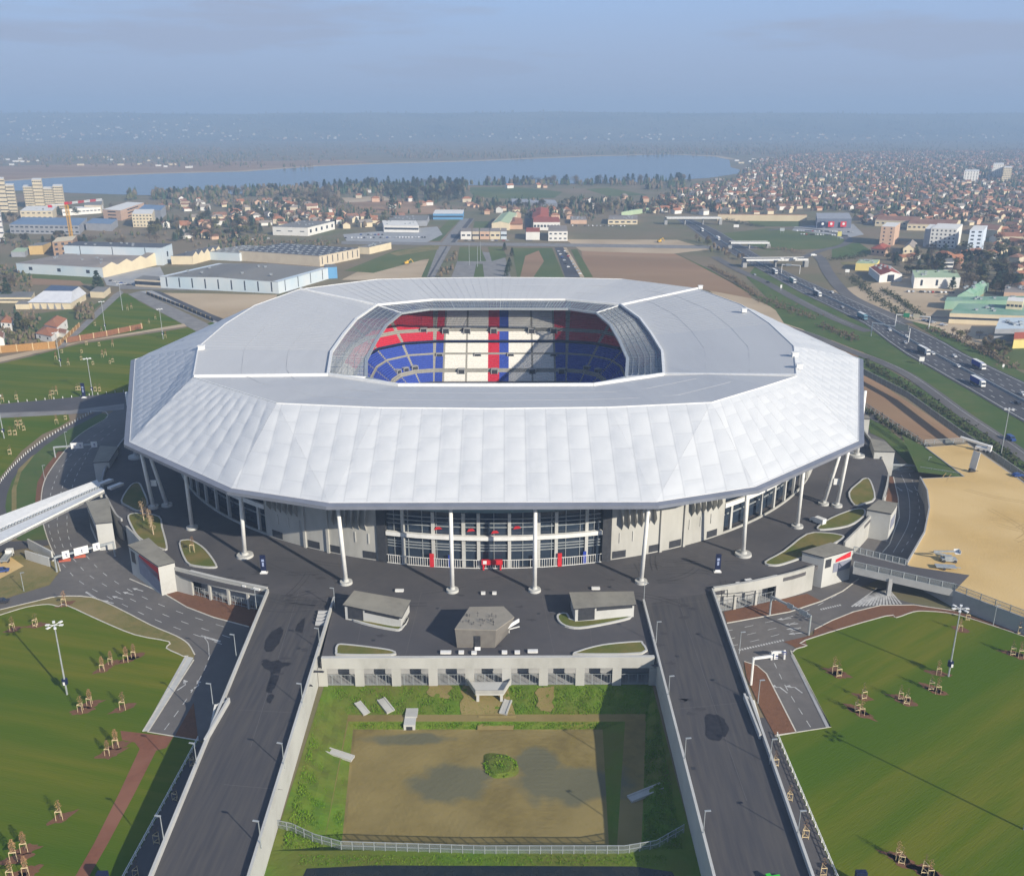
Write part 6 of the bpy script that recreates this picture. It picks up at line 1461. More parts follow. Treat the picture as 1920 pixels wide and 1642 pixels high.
# ---------------- buildings
TILE = mat('roof_tiles_orange', (.38, .15, .075), (.31, .125, .065), .8, c3=(.34, .165, .095), scale3=.1)
TILE2 = mat('roof_tiles_brown', (.26, .125, .08), (.20, .10, .07), .8, c3=(.29, .16, .11), scale3=.1)
TILE3 = mat('roof_tiles_red', (.38, .095, .055), (.31, .08, .05), .8)
GREYR = mat('roof_sheet_dull', (.20, .195, .185), (.165, .16, .155), .12, c3=(.235, .225, .21), scale3=.03, stretch=(1, 6, 1))
BRR = mat('roof_sheet_taupe', (.27, .23, .20), (.22, .19, .17), .1, c3=(.30, .26, .23), scale3=.03)
DKR = mat('roof_sheet_dark', (.085, .09, .105), (.11, .115, .13), .1)
LBLUE = mat('wall_pale_blue', (.50, .60, .67), (.46, .56, .64), .1, c3=(.60, .64, .67), scale3=.04)
CREAM = mat('wall_cream', (.70, .60, .42), (.64, .55, .39), .15); WHITE = mat('wall_white', (.78, .76, .72), (.72, .70, .66), .2); BEIGE = mat('wall_beige', (.60, .52, .40), (.55, .47, .36), .15); PINK = mat('wall_peach', (.62, .42, .30), (.56, .38, .27), .2)
YELL = mat('wall_yellow', (.72, .60, .22), (.66, .55, .2), .2); GRYW = mat('wall_grey', (.36, .37, .40), (.30, .31, .34), .2); GREENR = mat('roof_green', (.20, .36, .26), (.15, .29, .20), .15, c3=(.27, .40, .31), scale3=.05); LGREEN = mat('roof_pale_green', (.42, .52, .34), (.37, .47, .3), .1); BLUER = mat('roof_blue_grey', (.18, .26, .38), (.15, .22, .33), .1); BLUEW = mat('wall_blue', (.13, .32, .55), (.11, .28, .5), .1)
winm = mat('window_dark', (.05, .06, .085), (.035, .042, .06), .6, .25)
def bldg(name, label, cat, fl, fr, br, h, wm, rm, roof='flat', wins=None, rise=2.0, extra=None, saw=None, z=G, group=None, over=.3, sky=0):
    """fl, fr, br: front-left, front-right and back-right ground corners (photo positions)"""
    A, B, C_ = [Vector(P(*p, z)) for p in (fl, fr, br)]; D_ = A+(C_-B)
    root = wthing(name, label, cat, A, group)
    q = [A, B, C_, D_]; up = Vector((0, 0, h)); t = [p+up for p in q]
    mb = MB(); mb.prism([p[:2] for p in q], z, z+h)
    c = (A+B+C_+D_)/4
    if roof in ('gable', 'gablex'):
        if roof == 'gablex': q = [D_, A, B, C_]; t = [p+up for p in q]
        m0, m1 = (t[0]+t[3])/2+Vector((0, 0, rise)), (t[1]+t[2])/2+Vector((0, 0, rise)); mb.face([t[0], t[3], m0]); mb.face([t[1], m1, t[2]])
    wpart(mb, 'wall', wm, root)
    mb = MB()
    if roof == 'flat':
        o = [c+(p-c)*1.005 for p in q]; mb.prism([p[:2] for p in o], z+h+.02, z+h+.35, 1, 0)
        mats = [rm, wm]
        if sky:
            for i in range(sky):
                for j in range(5):
                    s_, v_ = (i+.5)/sky, (j+.5)/5; p = (A*(1-s_)+B*s_)*(1-v_)+(D_*(1-s_)+C_*s_)*v_; mb.box((p.x, p.y, z+h+.45), (3.2, 2.2, .3), 2, .5)
            mats.append(metal_g)
    elif roof == 'hip':
        o = [c+Vector(((p-c).x*1.06, (p-c).y*1.06, 0)) for p in q]; o = [Vector((p.x, p.y, z+h)) for p in o]; L0, L1 = (o[1]-o[0]).length, (o[2]-o[1]).length
        if L0 > L1: e = (o[1]-o[0]).normalized()*L1/2; r0, r1 = (o[0]+o[3])/2+e, (o[1]+o[2])/2-e; fs = [(o[0], o[1], r1, r0), (o[2], o[3], r0, r1), (o[1], o[2], r1), (o[3], o[0], r0)]
        else: e = (o[2]-o[1]).normalized()*L0/2; r0, r1 = (o[0]+o[1])/2+e, (o[2]+o[3])/2-e; fs = [(o[1], o[2], r1, r0), (o[3], o[0], r0, r1), (o[0], o[1], r0), (o[2], o[3], r1)]
        u_ = Vector((0, 0, rise)); mb.face(o[::-1])
        for f in fs: mb.face([p+u_ if p in (r0, r1) else p for p in f])
        mats = [rm]
    else:
        e = (t[1]-t[0]).normalized()*over; f = (t[3]-t[0]).normalized()*over; dn = Vector((0, 0, rise*.12))
        mb.face([t[0]-e-f-dn, t[1]+e-f-dn, m1+e+Vector((0, 0, .12)), m0-e+Vector((0, 0, .12))]); mb.face([t[3]-e+f-dn, m0-e+Vector((0, 0, .12)), m1+e+Vector((0, 0, .12)), t[2]+e+f-dn]); mats = [rm]
    wpart(mb, 'roof', mats, root)
    if saw:
        n, edge, hm = saw
        a, b = (B, C_) if edge == 'r' else (A, B)
        inn = (A-B).normalized() if edge == 'r' else (D_-A).normalized()
        for k in range(n):
            p, r_ = a*(1-k/n)+b*k/n, a*(1-(k+1)/n)+b*(k+1)/n; m2 = MB(); o = inn*(-.25)
            P0, P1, P2 = p+up*.0+o, r_+o, p*.35+r_*.65+up+Vector((0, 0, hm))+o; T0, T1 = p+up+o, r_+up+o; w = inn*9
            m2.face([P0, P1, T1, P2, T0]); m2.face([T0, P2, P2+w, T0+w], 1); m2.face([P2, T1, T1+w, P2+w], 1); wpart(m2, 'saw_tooth_gable', [CREAM, rm], root)
    if wins:
        for face, cols, rows, ww, wh in wins:
            a, b = ((A, B), (B, C_), (A, D_))['frl'.index(face)]; d = (b-a); L = d.length; d.normalize(); n = Vector((d.y, -d.x, 0)); mid = (a+b)/2-c
            if n.dot(Vector((mid.x, mid.y, 0))) < 0: n = -n
            for i in range(cols):
                for j in range(rows):
                    p = a+d*(L*(i+.5)/cols)+n*.08; zc = z+h*(j+.55)/rows; m2 = MB(); e = d*ww/2
                    m2.face([(p.x-e.x, p.y-e.y, zc-wh/2), (p.x+e.x, p.y+e.y, zc-wh/2), (p.x+e.x, p.y+e.y, zc+wh/2), (p.x-e.x, p.y-e.y, zc+wh/2)]); wpart(m2, 'window', winm, root)
    return root
B_ = bldg
B_('warehouse', 'low taupe-roofed warehouse with pale blue wall and saw-tooth cream end', 'warehouse', (33, 512), (194, 521), (300, 496), 9, LBLUE, BRR, saw=(4, 'r', 3.5), wins=(('f', 3, 1, 4, 3), ('r', 1, 1, 5, 5)))
B_('warehouse', 'tall pale blue warehouse with dark roof behind the saw-tooth one', 'warehouse', (124, 493), (306, 498), (326, 489), 17, LBLUE, DKR, wins=(('f', 3, 1, .8, 16), ('r', 1, 1, 4, 5)))
B_('warehouse', 'dark-roofed factory with a row of cream saw-tooth gables', 'warehouse', (322, 496), (362, 496), (415, 482), 8, CREAM, DKR, saw=(5, 'r', 4))
B_('warehouse', 'largest flat grey-roofed warehouse nearest the stadium, pale blue front', 'warehouse', (302, 540), (523, 551), (616, 523), 10, LBLUE, GREYR, 'gablex', wins=(('f', 9, 1, 1.2, 8), ('r', 4, 1, 1, 9)), rise=1.6)
B_('annex', 'open-fronted low annex at the left end of the grey warehouse', 'shed', (254, 537), (303, 540), (318, 533), 6, BEIGE, GREYR, wins=(('f', 4, 1, 7, 3),))
B_('annex', 'bright blue block at the right end of the grey warehouse', 'shed', (612, 523), (633, 522), (630, 516), 10, BLUEW, GREYR)
B_('warehouse', 'beige warehouse with dark skylight-dotted roof', 'warehouse', (450, 489), (600, 500), (675, 484), 10, BEIGE, DKR, wins=(('r', 8, 1, 1.2, 7),), sky=12)
B_('warehouse', 'long grey-roofed shed left of the skylight roof', 'warehouse', (385, 487), (450, 490), (520, 477), 8, LBLUE, GREYR, 'flat', sky=5)
B_('warehouse', 'low cream shed with orange-marked gable by the green field', 'warehouse', (672, 476), (693, 477), (734, 467), 7, CREAM, GREYR)
B_('depot', 'white flat-roofed depot building with loading side', 'depot', (512, 441), (578, 443), (628, 430), 10, WHITE, GREYR, wins=(('f', 3, 1, 6, 1), ('r', 5, 1, 5, 4)))
B_('depot', 'white long low building right of the depot', 'depot', (720, 435), (786, 436), (780, 426), 8, WHITE, WHITE, wins=(('f', 1, 1, 45, 2.5),))
B_('depot', 'grey-roofed hall behind the long low white building', 'depot', (725, 424), (800, 424), (805, 414), 7, GRYW, GREYR)
B_('showroom', 'blue showroom beside the straight road', 'shop', (812, 412), (868, 412), (870, 404), 8, BLUEW, WHITE, wins=(('f', 5, 1, 9, 2),))
B_('hall', 'pale green-roofed market hall in the trading estate', 'hall', (922, 432), (955, 432), (970, 412), 9, CREAM, LGREEN, 'gablex', rise=2.5)
B_('shop', 'orange shop beside the green-roofed hall', 'shop', (952, 430), (980, 430), (978, 420), 7, PINK, TILE, 'hip', rise=3)
B_('shop', 'white two-storey building with red roof in the estate', 'shop', (1000, 432), (1050, 432), (1047, 421), 10, WHITE, TILE3, wins=(('f', 8, 1, 3, 3),))
B_('shop', 'white building with red roof edge left of the road junction', 'shop', (986, 450), (1012, 450), (1012, 441), 9, WHITE, TILE3)
B_('shop', 'white building with brown roof right of the road junction', 'shop', (1028, 452), (1064, 452), (1062, 440), 11, WHITE, BRR, wins=(('f', 4, 2, 3, 1.6),))
B_('shop', 'orange-tiled block behind the red-roofed white building', 'shop', (998, 420), (1028, 420), (1028, 402), 8, PINK, TILE3, 'hip', rise=4)
for lab, u0, u1, wm in (('white', 864, 884, WHITE), ('peach', 900, 918, PINK), ('cream', 919, 938, CREAM), ('blue-grey', 939, 950, LBLUE), ('pale', 886, 898, BEIGE)): B_('shop', 'small %s roadside building in the trading estate front row' % lab, 'shop', (u0, 449), (u1, 449), (u1, 442), 9, wm, BRR, wins=(('f', 2, 1, 4, 2),))
B_('depot', 'long brown-roofed depot on the bare ground right of the estate', 'depot', (1140, 421), (1195, 421), (1195, 412), 6, CREAM, BRR, wins=(('f', 5, 1, 5, 2),)); B_('depot', 'low red brick shed left of the brown-roofed depot', 'depot', (1070, 420), (1100, 420), (1098, 413), 5, PINK, BRR)
B_('hall', 'pale slanted hall roof beyond the depot', 'hall', (1165, 406), (1220, 398), (1236, 394), 6, LGREEN, LGREEN); B_('depot', 'grey flat shed roof behind the trading estate', 'depot', (960, 385), (1045, 388), (1040, 381), 5, GRYW, GRYW)
# left institutional blocks
B_('school_block', 'long blue-roofed low block left of the crane', 'block', (20, 438), (150, 440), (165, 425), 11, GRYW, BLUER, wins=(('f', 14, 2, 4, 1.8),))
B_('school_block', 'blue-roofed wing right of the crane mast', 'block', (162, 432), (210, 434), (222, 424), 9, GRYW, BLUER); B_('school_block', 'cream block behind the crane mast', 'block', (40, 412), (100, 412), (110, 402), 12, CREAM, WHITE, wins=(('f', 6, 2, 4, 1.5),))
B_('school_block', 'brick and white striped long building', 'block', (195, 412), (228, 414), (272, 398), 14, PINK, WHITE, wins=(('r', 1, 3, 60, 1.6), ('f', 1, 3, 16, 1.6))); B_('school_block', 'grey-roofed block behind the cream flats', 'block', (262, 410), (303, 412), (312, 402), 13, GRYW, BLUER)
B_('apartment_block', 'cream flats between the school and the red roofs', 'apartments', (250, 426), (288, 426), (292, 416), 17, CREAM, WHITE, wins=(('f', 6, 4, 2.2, 1.6),)); B_('school_block', 'long low white block behind the crane', 'block', (118, 405), (190, 400), (195, 396), 9, WHITE, WHITE, wins=(('f', 10, 1, 4, 1.5),))
B_('school_block', 'cream-fronted long block with dark roof', 'block', (160, 400), (192, 400), (195, 388), 12, BEIGE, GREYR)
def flats(label, u0, u1, v, n, hs, wm=CREAM, dep=5):
    B = (u1-u0)/n
    A = P(u0, v); root = None
    for k in range(n):
        u = u0+B*k; B_('apartment_tower', label+(', %s tower of the row from the left' % ('first', 'second', 'third', 'fourth')[k] if n > 1 else ''), 'apartments', (u, v), (u+B*.96, v), (u+B, v-dep), hs[k], wm, WHITE, wins=(('f', 5, 8, 2.4, 1.6),), group='beige apartment towers')
flats('beige apartment tower by the lake', 49, 123, 390, 4, (33, 44, 30, 34)); flats('beige stepped apartment tower at the left edge', -14, 34, 398, 3, (44, 50, 40)); flats('white tower cut by the left edge', -24, 10, 453, 2, (34, 52), WHITE)
B_('site_building', 'unfinished brown building at the foot of the crane', 'building site', (102, 482), (140, 478), (148, 468), 15, mat('raw_block', (.34, .22, .14), (.27, .18, .12), .2), CREAM, wins=(('f', 3, 3, 3, 2.4),)); B_('site_building', 'low tan-walled building left of the crane', 'building site', (56, 478), (82, 477), (98, 470), 9, mat('tan_wall', (.55, .38, .16)), GREYR)
B_('workshop', 'small grey workshop with pale roof at the left', 'workshop', (22, 482), (48, 482), (58, 474), 5, GRYW, LGREEN)
def crane():
    b = P(137, 465); h = PH(137, 465, 383); root = wthing('tower_crane', 'yellow tower crane with red and white jib', 'crane', b)
    ym = mat('crane_yellow', (.62, .34, .04)); jm = mat('crane_red', (.6, .03, .05))
    tilt = -6.0
    mb = MB()
    for sx, sy_ in ((-1, -1), (1, -1), (1, 1), (-1, 1)): mb.bar((b[0]+sx*1.3, b[1]+sy_*1.3, G), (b[0]+sx*1.3, b[1]+sy_*1.3, G+h), .5, .5)
    n = 16
    for k in range(n):
        z0, z1 = G+h*k/n, G+h*(k+1)/n
        for (ax, ay), (bx, by) in (((-1, -1), (1, -1)), ((1, -1), (1, 1)), ((1, 1), (-1, 1)), ((-1, 1), (-1, -1))): mb.bar((b[0]+ax*1.3, b[1]+ay*1.3, z0), (b[0]+bx*1.3, b[1]+by*1.3, z1), .3, .3)
    wpart(mb, 'mast', ym, root)
    t = Vector((b[0], b[1], G+h)); l = t+Vector((-20, 0, -1)); r_ = Vector(P(204, 465)); r_.z = t.z+4
    for nm, segs in (('jib', 6), ):
        for k in range(segs):
            p, q = t.lerp(r_, k/segs), t.lerp(r_, (k+1)/segs); mb = MB(); mb.bar(p, q, 1.6, .4)
            for i in range(5): a = p.lerp(q, i/5); c = p.lerp(q, (i+.5)/5); mb.bar(a, c+Vector((0, 0, 1.9)), .25, .25); mb.bar(c+Vector((0, 0, 1.9)), p.lerp(q, (i+1)/5), .25, .25)
            mb.bar(p+Vector((0, 0, 1.9)), q+Vector((0, 0, 1.9)), .4, .4); wpart(mb, 'jib_section', (jm, white_p)[k % 2], root)
    mb = MB(); mb.bar(t, l, 1.8, 1.0); wpart(mb, 'counter_jib', white_p, root); mb = MB(); mb.box(l+Vector((1.5, 0, -1.2)), (4, 2, 2.8)); wpart(mb, 'counterweight', jm, root); mb = MB(); mb.box(t+Vector((0, 0, 1)), (3, 3, 3)); wpart(mb, 'cab', jm, root)
crane()
# left foreground hall, sheds and houses
def solar_hall():
    q = [P(u, v) for u, v in ((55, 579), (134, 580), (162, 562), (90, 556))]
    root = wthing('sports_hall', 'cream hall with white faceted roof and solar panels', 'hall', q[0]); h = 5.0
    mb = MB(); mb.prism([p[:2] for p in q], G, G+h); wpart(mb, 'wall', CREAM, root)
    c = [sum(p[i] for p in q)/4 for i in range(2)]; o = [Vector((c[0]+(p[0]-c[0])*1.04, c[1]+(p[1]-c[1])*1.04, G+h+.02)) for p in q]; t = [Vector((c[0]+(p[0]-c[0])*.62+(4 if i in (1, 2) else 2), c[1]+(p[1]-c[1])*.5+2, G+h+6.5)) for i, p in enumerate(q)]
    mb = MB(); mb.hexa(o, t); wpart(mb, 'roof', mat('roof_white_sheet', (.62, .63, .66), (.55, .56, .6), .2), root)
    mb = MB(); mb.hexa([p+Vector((0, 0, .05)) for p in t], [p+Vector((0, 0, .2)) for p in t]); wpart(mb, 'solar_panels', mat('solar_blue', (.06, .09, .16), (.10, .14, .22), .35), root)
    for k in range(5): p = lerp(q[0], q[1], .12+.17*k); mb = MB(); mb.mesh([(p[0]-1.5, p[1]-.1, G), (p[0]+1.2, p[1]-.1, G), (p[0]+1.2, p[1]-1.2, G), (p[0]-.6, p[1]-.1, G+h)], [(0, 1, 3), (0, 2, 3), (1, 2, 3), (0, 1, 2)]); wpart(mb, 'buttress', concrete_gr, root)
    p = P(30, 579); B_('shed', 'low cream lean-to left of the solar hall', 'shed', (30, 580), (56, 580), (62, 574), 3.6, CREAM, GREYR)
solar_hall()
B_('annex', 'long low cream building with grey roof at the left edge', 'building', (-30, 568), (60, 568), (66, 557), 4, CREAM, GREYR, wins=(('f', 8, 1, 6, 1),)); B_('annex', 'small flat cream building at the fork of the paths', 'building', (170, 558), (196, 559), (208, 549), 4.5, CREAM, GREYR)
HG = 'houses left of the stadium'
B_('house', 'largest white house with bright orange hipped roof by the timber fence', 'house', (86, 626), (110, 631), (128, 615), 6.5, WHITE, TILE, 'hip', wins=(('f', 3, 1, 1.2, 1.4), ('r', 2, 1, 1.2, 1.4)), rise=3, group=HG)
B_('house', 'low white wing with orange roof in front of the largest house', 'house', (69, 637), (98, 643), (112, 630), 4.5, WHITE, TILE, 'hip', wins=(('f', 2, 1, 1.4, 1.4),), rise=2.6, group=HG); B_('house', 'small garage with orange roof right of the largest house', 'garage', (106, 631), (124, 634), (130, 628), 3.2, WHITE, TILE2, 'gable', rise=1.5, group=HG)
B_('house', 'white house with orange roof at the left edge behind the timber fence', 'house', (4, 622), (24, 623), (27, 614), 6.5, WHITE, TILE, 'hip', wins=(('f', 2, 2, 1.3, 1.4),), rise=3, group=HG); B_('house', 'white gable end cut by the left edge', 'house', (-20, 650), (9, 648), (11, 638), 5, WHITE, TILE2, 'gablex', rise=3, group=HG)
# right-hand buildings
B_('hotel', 'pale pink five-storey hotel, leftmost of the three', 'hotel', (1648, 460), (1674, 461), (1684, 452), 21, PINK, WHITE, wins=(('f', 2, 5, 1.6, 1.8),), group='hotels'); B_('hotel', 'wide white hotel with a grid of small windows', 'hotel', (1741, 464), (1789, 466), (1800, 455), 21, WHITE, WHITE, wins=(('f', 6, 5, 1.8, 1.8),), group='hotels'); B_('hotel', 'blue-white tower hotel with staggered windows', 'hotel', (1812, 474), (1838, 474), (1845, 464), 24, mat('wall_ice', (.62, .70, .82)), WHITE, wins=(('f', 2, 6, 3.5, 1.8),), group='hotels')
B_('hotel', 'grey block adjoining the wide white hotel', 'hotel', (1730, 463), (1741, 464), (1750, 454), 20, GRYW, WHITE); B_('retail_hall', 'dark shop hall with round white signs on red panels', 'shop', (1530, 428), (1595, 428), (1590, 416), 12, mat('wall_dark_blue', (.14, .16, .22)), GRYW)  # block has plain grey walls; shop hall has an even dark blue wall
def shopsigns():
    for k, (u, m_) in enumerate(((1541, navy), (1557, red_m), (1580, red_m))):
        a = P(u-5, 428.4); b = P(u+6, 428.4); mb = MB(); mb.wall([a[:2], b[:2]], G+2, G+9, .3); o = tag(mb.build('shop_sign', m_), ('navy sign panel with a white dot, leftmost on the dark shop hall', 'red sign panel with a white dot, middle one on the dark shop hall', 'red sign panel with a white dot, rightmost on the dark shop hall')[k], 'sign', 'signs on the dark shop hall')
        c = lerp(a, b, .5); m2 = MB(); m2.tube((c[0], c[1]-.2, G+6), (c[0], c[1]-.5, G+6), 1.7, 1.7, 14); d = m2.build('white_dot', white_p, o)
shopsigns()
B_('house', 'cream house with two gables left of the wide hotel', 'house', (1692, 478), (1712, 478), (1718, 468), 7, CREAM, BRR, 'gablex', wins=(('f', 2, 1, 2, 2),), rise=4); B_('house', 'big peach house with red hipped roof by the roundabout hedge', 'house', (1632, 478), (1658, 481), (1668, 474), 7, PINK, TILE3, 'hip', wins=(('f', 3, 1, 2, 2),), rise=3.5)
B_('warehouse', 'yellow-walled shed beside the slip road', 'shed', (1603, 507), (1642, 508), (1648, 500), 6.5, YELL, LGREEN); B_('warehouse', 'white gabled workshop with red-brown roof and dark door', 'workshop', (1648, 530), (1690, 528), (1668, 512), 6.5, WHITE, TILE3, 'gablex', wins=(('f', 1, 1, 7, 6),), rise=3); B_('warehouse', 'long white flat-roofed hall above the nursery', 'warehouse', (1712, 541), (1798, 541), (1790, 526), 9, WHITE, LGREEN, wins=(('f', 3, 1, 2, 5),))
B_('warehouse', 'long cream depot with pale green roof', 'depot', (1778, 606), (1930, 612), (1940, 592), 7, CREAM, GREENR, wins=(('f', 1, 1, 90, 1.5),)); B_('warehouse', 'green gabled greenhouse in the nursery', 'greenhouse', (1793, 568), (1822, 566), (1852, 545), 6, GREENR, GREENR, 'gablex', rise=3); B_('warehouse', 'long green canopy roof behind the cream depot', 'canopy', (1770, 580), (1925, 578), (1925, 570), 6, GREENR, GREENR); B_('shop', 'cream stair block rising from the depot', 'depot', (1882, 598), (1912, 600), (1915, 592), 13, CREAM, WHITE, wins=(('f', 4, 2, 2, 1.6),))
B_('warehouse', 'grey ribbed shed at the right edge below the depot', 'shed', (1862, 640), (1935, 640), (1940, 618), 8, GRYW, LBLUE, wins=(('f', 1, 1, 50, 1.5),)); B_('shop', 'yellow building with red roof at the right edge', 'shop', (1898, 654), (1940, 652), (1940, 640), 6, YELL, TILE3, 'gable', rise=2.5); B_('warehouse', 'peach flat hall at the right edge behind the green canopy', 'hall', (1880, 565), (1940, 567), (1940, 552), 7, PINK, BRR)
B_('house', 'dark-blue and white modern house with flat roof', 'house', (1768, 508), (1785, 508), (1788, 500), 8, WHITE, GREYR, wins=(('f', 1, 2, 9, 2.2),)); B_('house', 'orange hipped-roof house right of the modern house', 'house', (1786, 504), (1800, 506), (1806, 498), 6, PINK, TILE, 'hip', rise=3)
B_('terrace_block', 'long terrace with orange roof at the right edge below the town', 'terrace', (1868, 455), (1940, 456), (1940, 448), 7, CREAM, TILE, 'gable', wins=(('f', 10, 1, 3, 2),), rise=3); B_('terrace_block', 'long brown-roofed terrace behind the hotels', 'terrace', (1700, 432), (1790, 434), (1800, 424), 8, CREAM, TILE2, 'gable', wins=(('f', 10, 1, 3, 2),), rise=3.5); B_('terrace_block', 'brown-roofed terrace right of the tower hotel', 'terrace', (1830, 440), (1868, 445), (1880, 436), 8, CREAM, TILE2, 'gable', rise=3.5); B_('terrace_block', 'cream terrace row in front of the back rows of town', 'terrace', (1640, 424), (1720, 427), (1730, 419), 8, CREAM, TILE2, 'gable', wins=(('f', 8, 1, 3, 2),), rise=3.5)
flats('white far apartment block in the right town', 1805, 1833, 344, 1, (26,), WHITE, 4); flats('cream far apartment block behind the white one', 1878, 1894, 342, 1, (32,), CREAM, 4); flats('shaded far apartment block between two pale ones', 1858, 1878, 338, 1, (36,), WHITE, 4)
# ---------------- houses of the towns
def house_mesh(kind, wm, rm, cache={}):
    k = (kind, wm, rm)
    if k in cache: return cache[k]
    mb = MB(); mb.box((0, 0, .5), (1, 1, 1)); mb.f = [f for f in mb.f]; r = MB()
    if kind == 'gabled':
        mb.face([(.5, -.5, 1), (.5, .5, 1), (.5, 0, 1.5)]); mb.face([(-.5, .5, 1), (-.5, -.5, 1), (-.5, 0, 1.5)])
        r.face([(-.55, -.58, .95), (.55, -.58, .95), (.55, 0, 1.54), (-.55, 0, 1.54)]); r.face([(.55, .58, .95), (-.55, .58, .95), (-.55, 0, 1.54), (.55, 0, 1.54)])
    else:
        r.face([(-.56, -.57, .98), (.56, -.57, .98), (.2, 0, 1.5), (-.2, 0, 1.5)]); r.face([(.56, .57, .98), (-.56, .57, .98), (-.2, 0, 1.5), (.2, 0, 1.5)]); r.face([(.56, -.57, .98), (.56, .57, .98), (.2, 0, 1.5)]); r.face([(-.56, .57, .98), (-.56, -.57, .98), (-.2, 0, 1.5)])
    cache[k] = (mb, r); return cache[k]
def inpoly(x, y, q):
    c = False; n = len(q)
    for i in range(n):
        a, b = q[i], q[i-1]
        if (a[1] > y) != (b[1] > y) and x < (b[0]-a[0])*(y-a[1])/(b[1]-a[1])+a[0]: c = not c
    return c
KEEP = [(1600, 425, 1850, 476), (1505, 400, 1600, 432), (1595, 485, 1650, 510), (1630, 498, 1700, 532), (1700, 512, 1805, 545)]
def towns():
    R = random.Random(21); H = []; TR = []
    T = [([(1170, 398), (1235, 375), (1300, 352), (1385, 333), (1420, 302), (1500, 291), (1700, 286), (2010, 284), (2010, 560), (1900, 545), (1840, 520), (1800, 512), (1700, 500), (1640, 485), (1610, 450), (1600, 418), (1510, 400), (1350, 405)], 23, .64, .55),
         ([(430, 400), (440, 385), (560, 372), (600, 392), (640, 402), (730, 405), (770, 412), (700, 428), (640, 430), (500, 430), (440, 452), (330, 450), (300, 425)], 25, .72, .35), ([(260, 397), (320, 376), (440, 368), (450, 385), (420, 398)], 30, .4, .35), ([(640, 362), (770, 350), (860, 395), (780, 405)], 46, .3, 0), ([(880, 400), (1060, 395), (1100, 412), (980, 412)], 26, .5, 0), ([(1060, 375), (1200, 372), (1240, 395), (1080, 398)], 34, .45, 0)]
    for pts, sp_, pr, an in T:
        q = [P(u, v)[:2] for u, v in pts]; xs = [p[0] for p in q]; ys = [p[1] for p in q]; ca, sa = math.cos(an), math.sin(an); cx, cy_ = sum(xs)/len(xs), sum(ys)/len(ys); D_ = max(max(xs)-min(xs), max(ys)-min(ys)); n = int(D_/sp_)+2
        for i in range(-n, n):
            for j in range(-n, n):
                if j % 5 == 0: continue
                a, b = i*sp_+R.uniform(-5, 5), j*sp_*.92+R.uniform(-4, 4); x, y = cx+a*ca-b*sa, cy_+a*sa+b*ca
                if y < 700 or not inpoly(x, y, q): continue
                u, v = Q(x, y, G)
                if u < -40 or u > 1960 or any(k[0]-12 < u < k[2]+12 and k[1]-3 < v < k[3]+3 for k in KEEP): continue
                dist = math.hypot(x, y)
                if R.random() < pr*(1 if dist < 2200 else .8): H.append((dist, x, y, an+(math.pi/2 if R.random() < .35 else 0)+R.gauss(0, .12)))
                for _ in range(2 if R.random() < .8 else 1): TR.append((x+R.uniform(-13, 13), y+R.uniform(-13, 13)))
    for u, v in ((955, 353), (1008, 352), (1020, 352), (745, 384), (770, 378), (805, 385), (880, 386), (890, 389), (875, 379), (938, 395)): x, y, _ = P(u, v); H.append((math.hypot(x, y)*.6, x, y, R.uniform(.2, .6)))
    H.sort(); W = [('white', WHITE), ('cream', CREAM), ('white', WHITE), ('beige', BEIGE), ('peach', PINK), ('cream', CREAM)]; RF = [('orange', TILE), ('orange', TILE), ('brown', TILE2), ('brown', TILE2), ('taupe', BRR)]
    its = []; stuff = {}; protos = {}
    for n, (d, x, y, a) in enumerate(H):
        kind = 'gabled' if R.random() < .6 else 'hipped'; wn, wm = W[R.randrange(6)]; rn, rm = RF[R.randrange(5)]; L, Wd, h = R.uniform(9.5, 17), R.uniform(8, 11), R.choice((4.2, 5.6, 6.4)); 
        if n < 298:
            key = (kind, wn, rn)
            if key not in protos:
                r = thing('town_house', None, 'house', (x, y, G-.1), a, 'houses of the towns', (L, Wd, h)); w_, r_ = house_mesh(kind, wm, rm); w_.build('wall', wm, r); r_.build('roof', rm, r); protos[key] = r
            else: r = dup(protos[key], (x, y, G-.1), a, None, 'houses of the towns', (L, Wd, h))
            u, v = Q(x, y, G); its.append((r, '%s %s %s house with %s roof %s' % ('large' if L > 13 else 'small', wn, kind, rn, zone(u, v))))
        else:
            w_, r_ = house_mesh(kind, wm, rm); ca, sa = math.cos(a), math.sin(a)
            for src, mt in ((w_, wm), (r_, rm)):
                mb = stuff.setdefault('all', (MB(), [])); ml = mb[1]
                if mt not in ml: ml.append(mt)
                mb[0].mesh([(x+p*L*ca-q*Wd*sa, y+p*L*sa+q*Wd*ca, G-.1+z_*h) for p, q, z_ in src.v], src.f, ml.index(mt))
    settle(its)
    # specks of far villages on the hills beyond the lake
    for k in range(230):
        u = R.uniform(60, 480) if R.random() < .55 else R.uniform(500, 1900); v = R.triangular(216, 256, 248)
        if u > 480: v = R.uniform(244, 254)
        y = 6600+(256-v)/42*1500 + R.uniform(-60, 60); z_ = hill_z((u-950)/F*y*1.0, y); x = (u-950)/F*y+4; mb, ml = stuff['all']; s_ = R.uniform(5, 12)
        mm = R.choice((WHITE, CREAM, PINK)); 
        if mm not in ml: ml.append(mm)
        mb.box((x, y, z_+3), (s_*1.5, s_, 8), ml.index(mm))
    for k in range(46):
        u, v = R.choice(((R.uniform(10, 330), R.uniform(296, 312)), (R.uniform(200, 360), R.uniform(296, 316)), (R.uniform(1380, 1500), R.uniform(300, 322)))); x, y, _ = P(u, v); mb, ml = stuff['all']; mm = R.choice((WHITE, CREAM))
        if mm not in ml: ml.append(mm)
        mb.box((x, y, G+3), (R.uniform(9, 20), 9, 5), ml.index(mm))
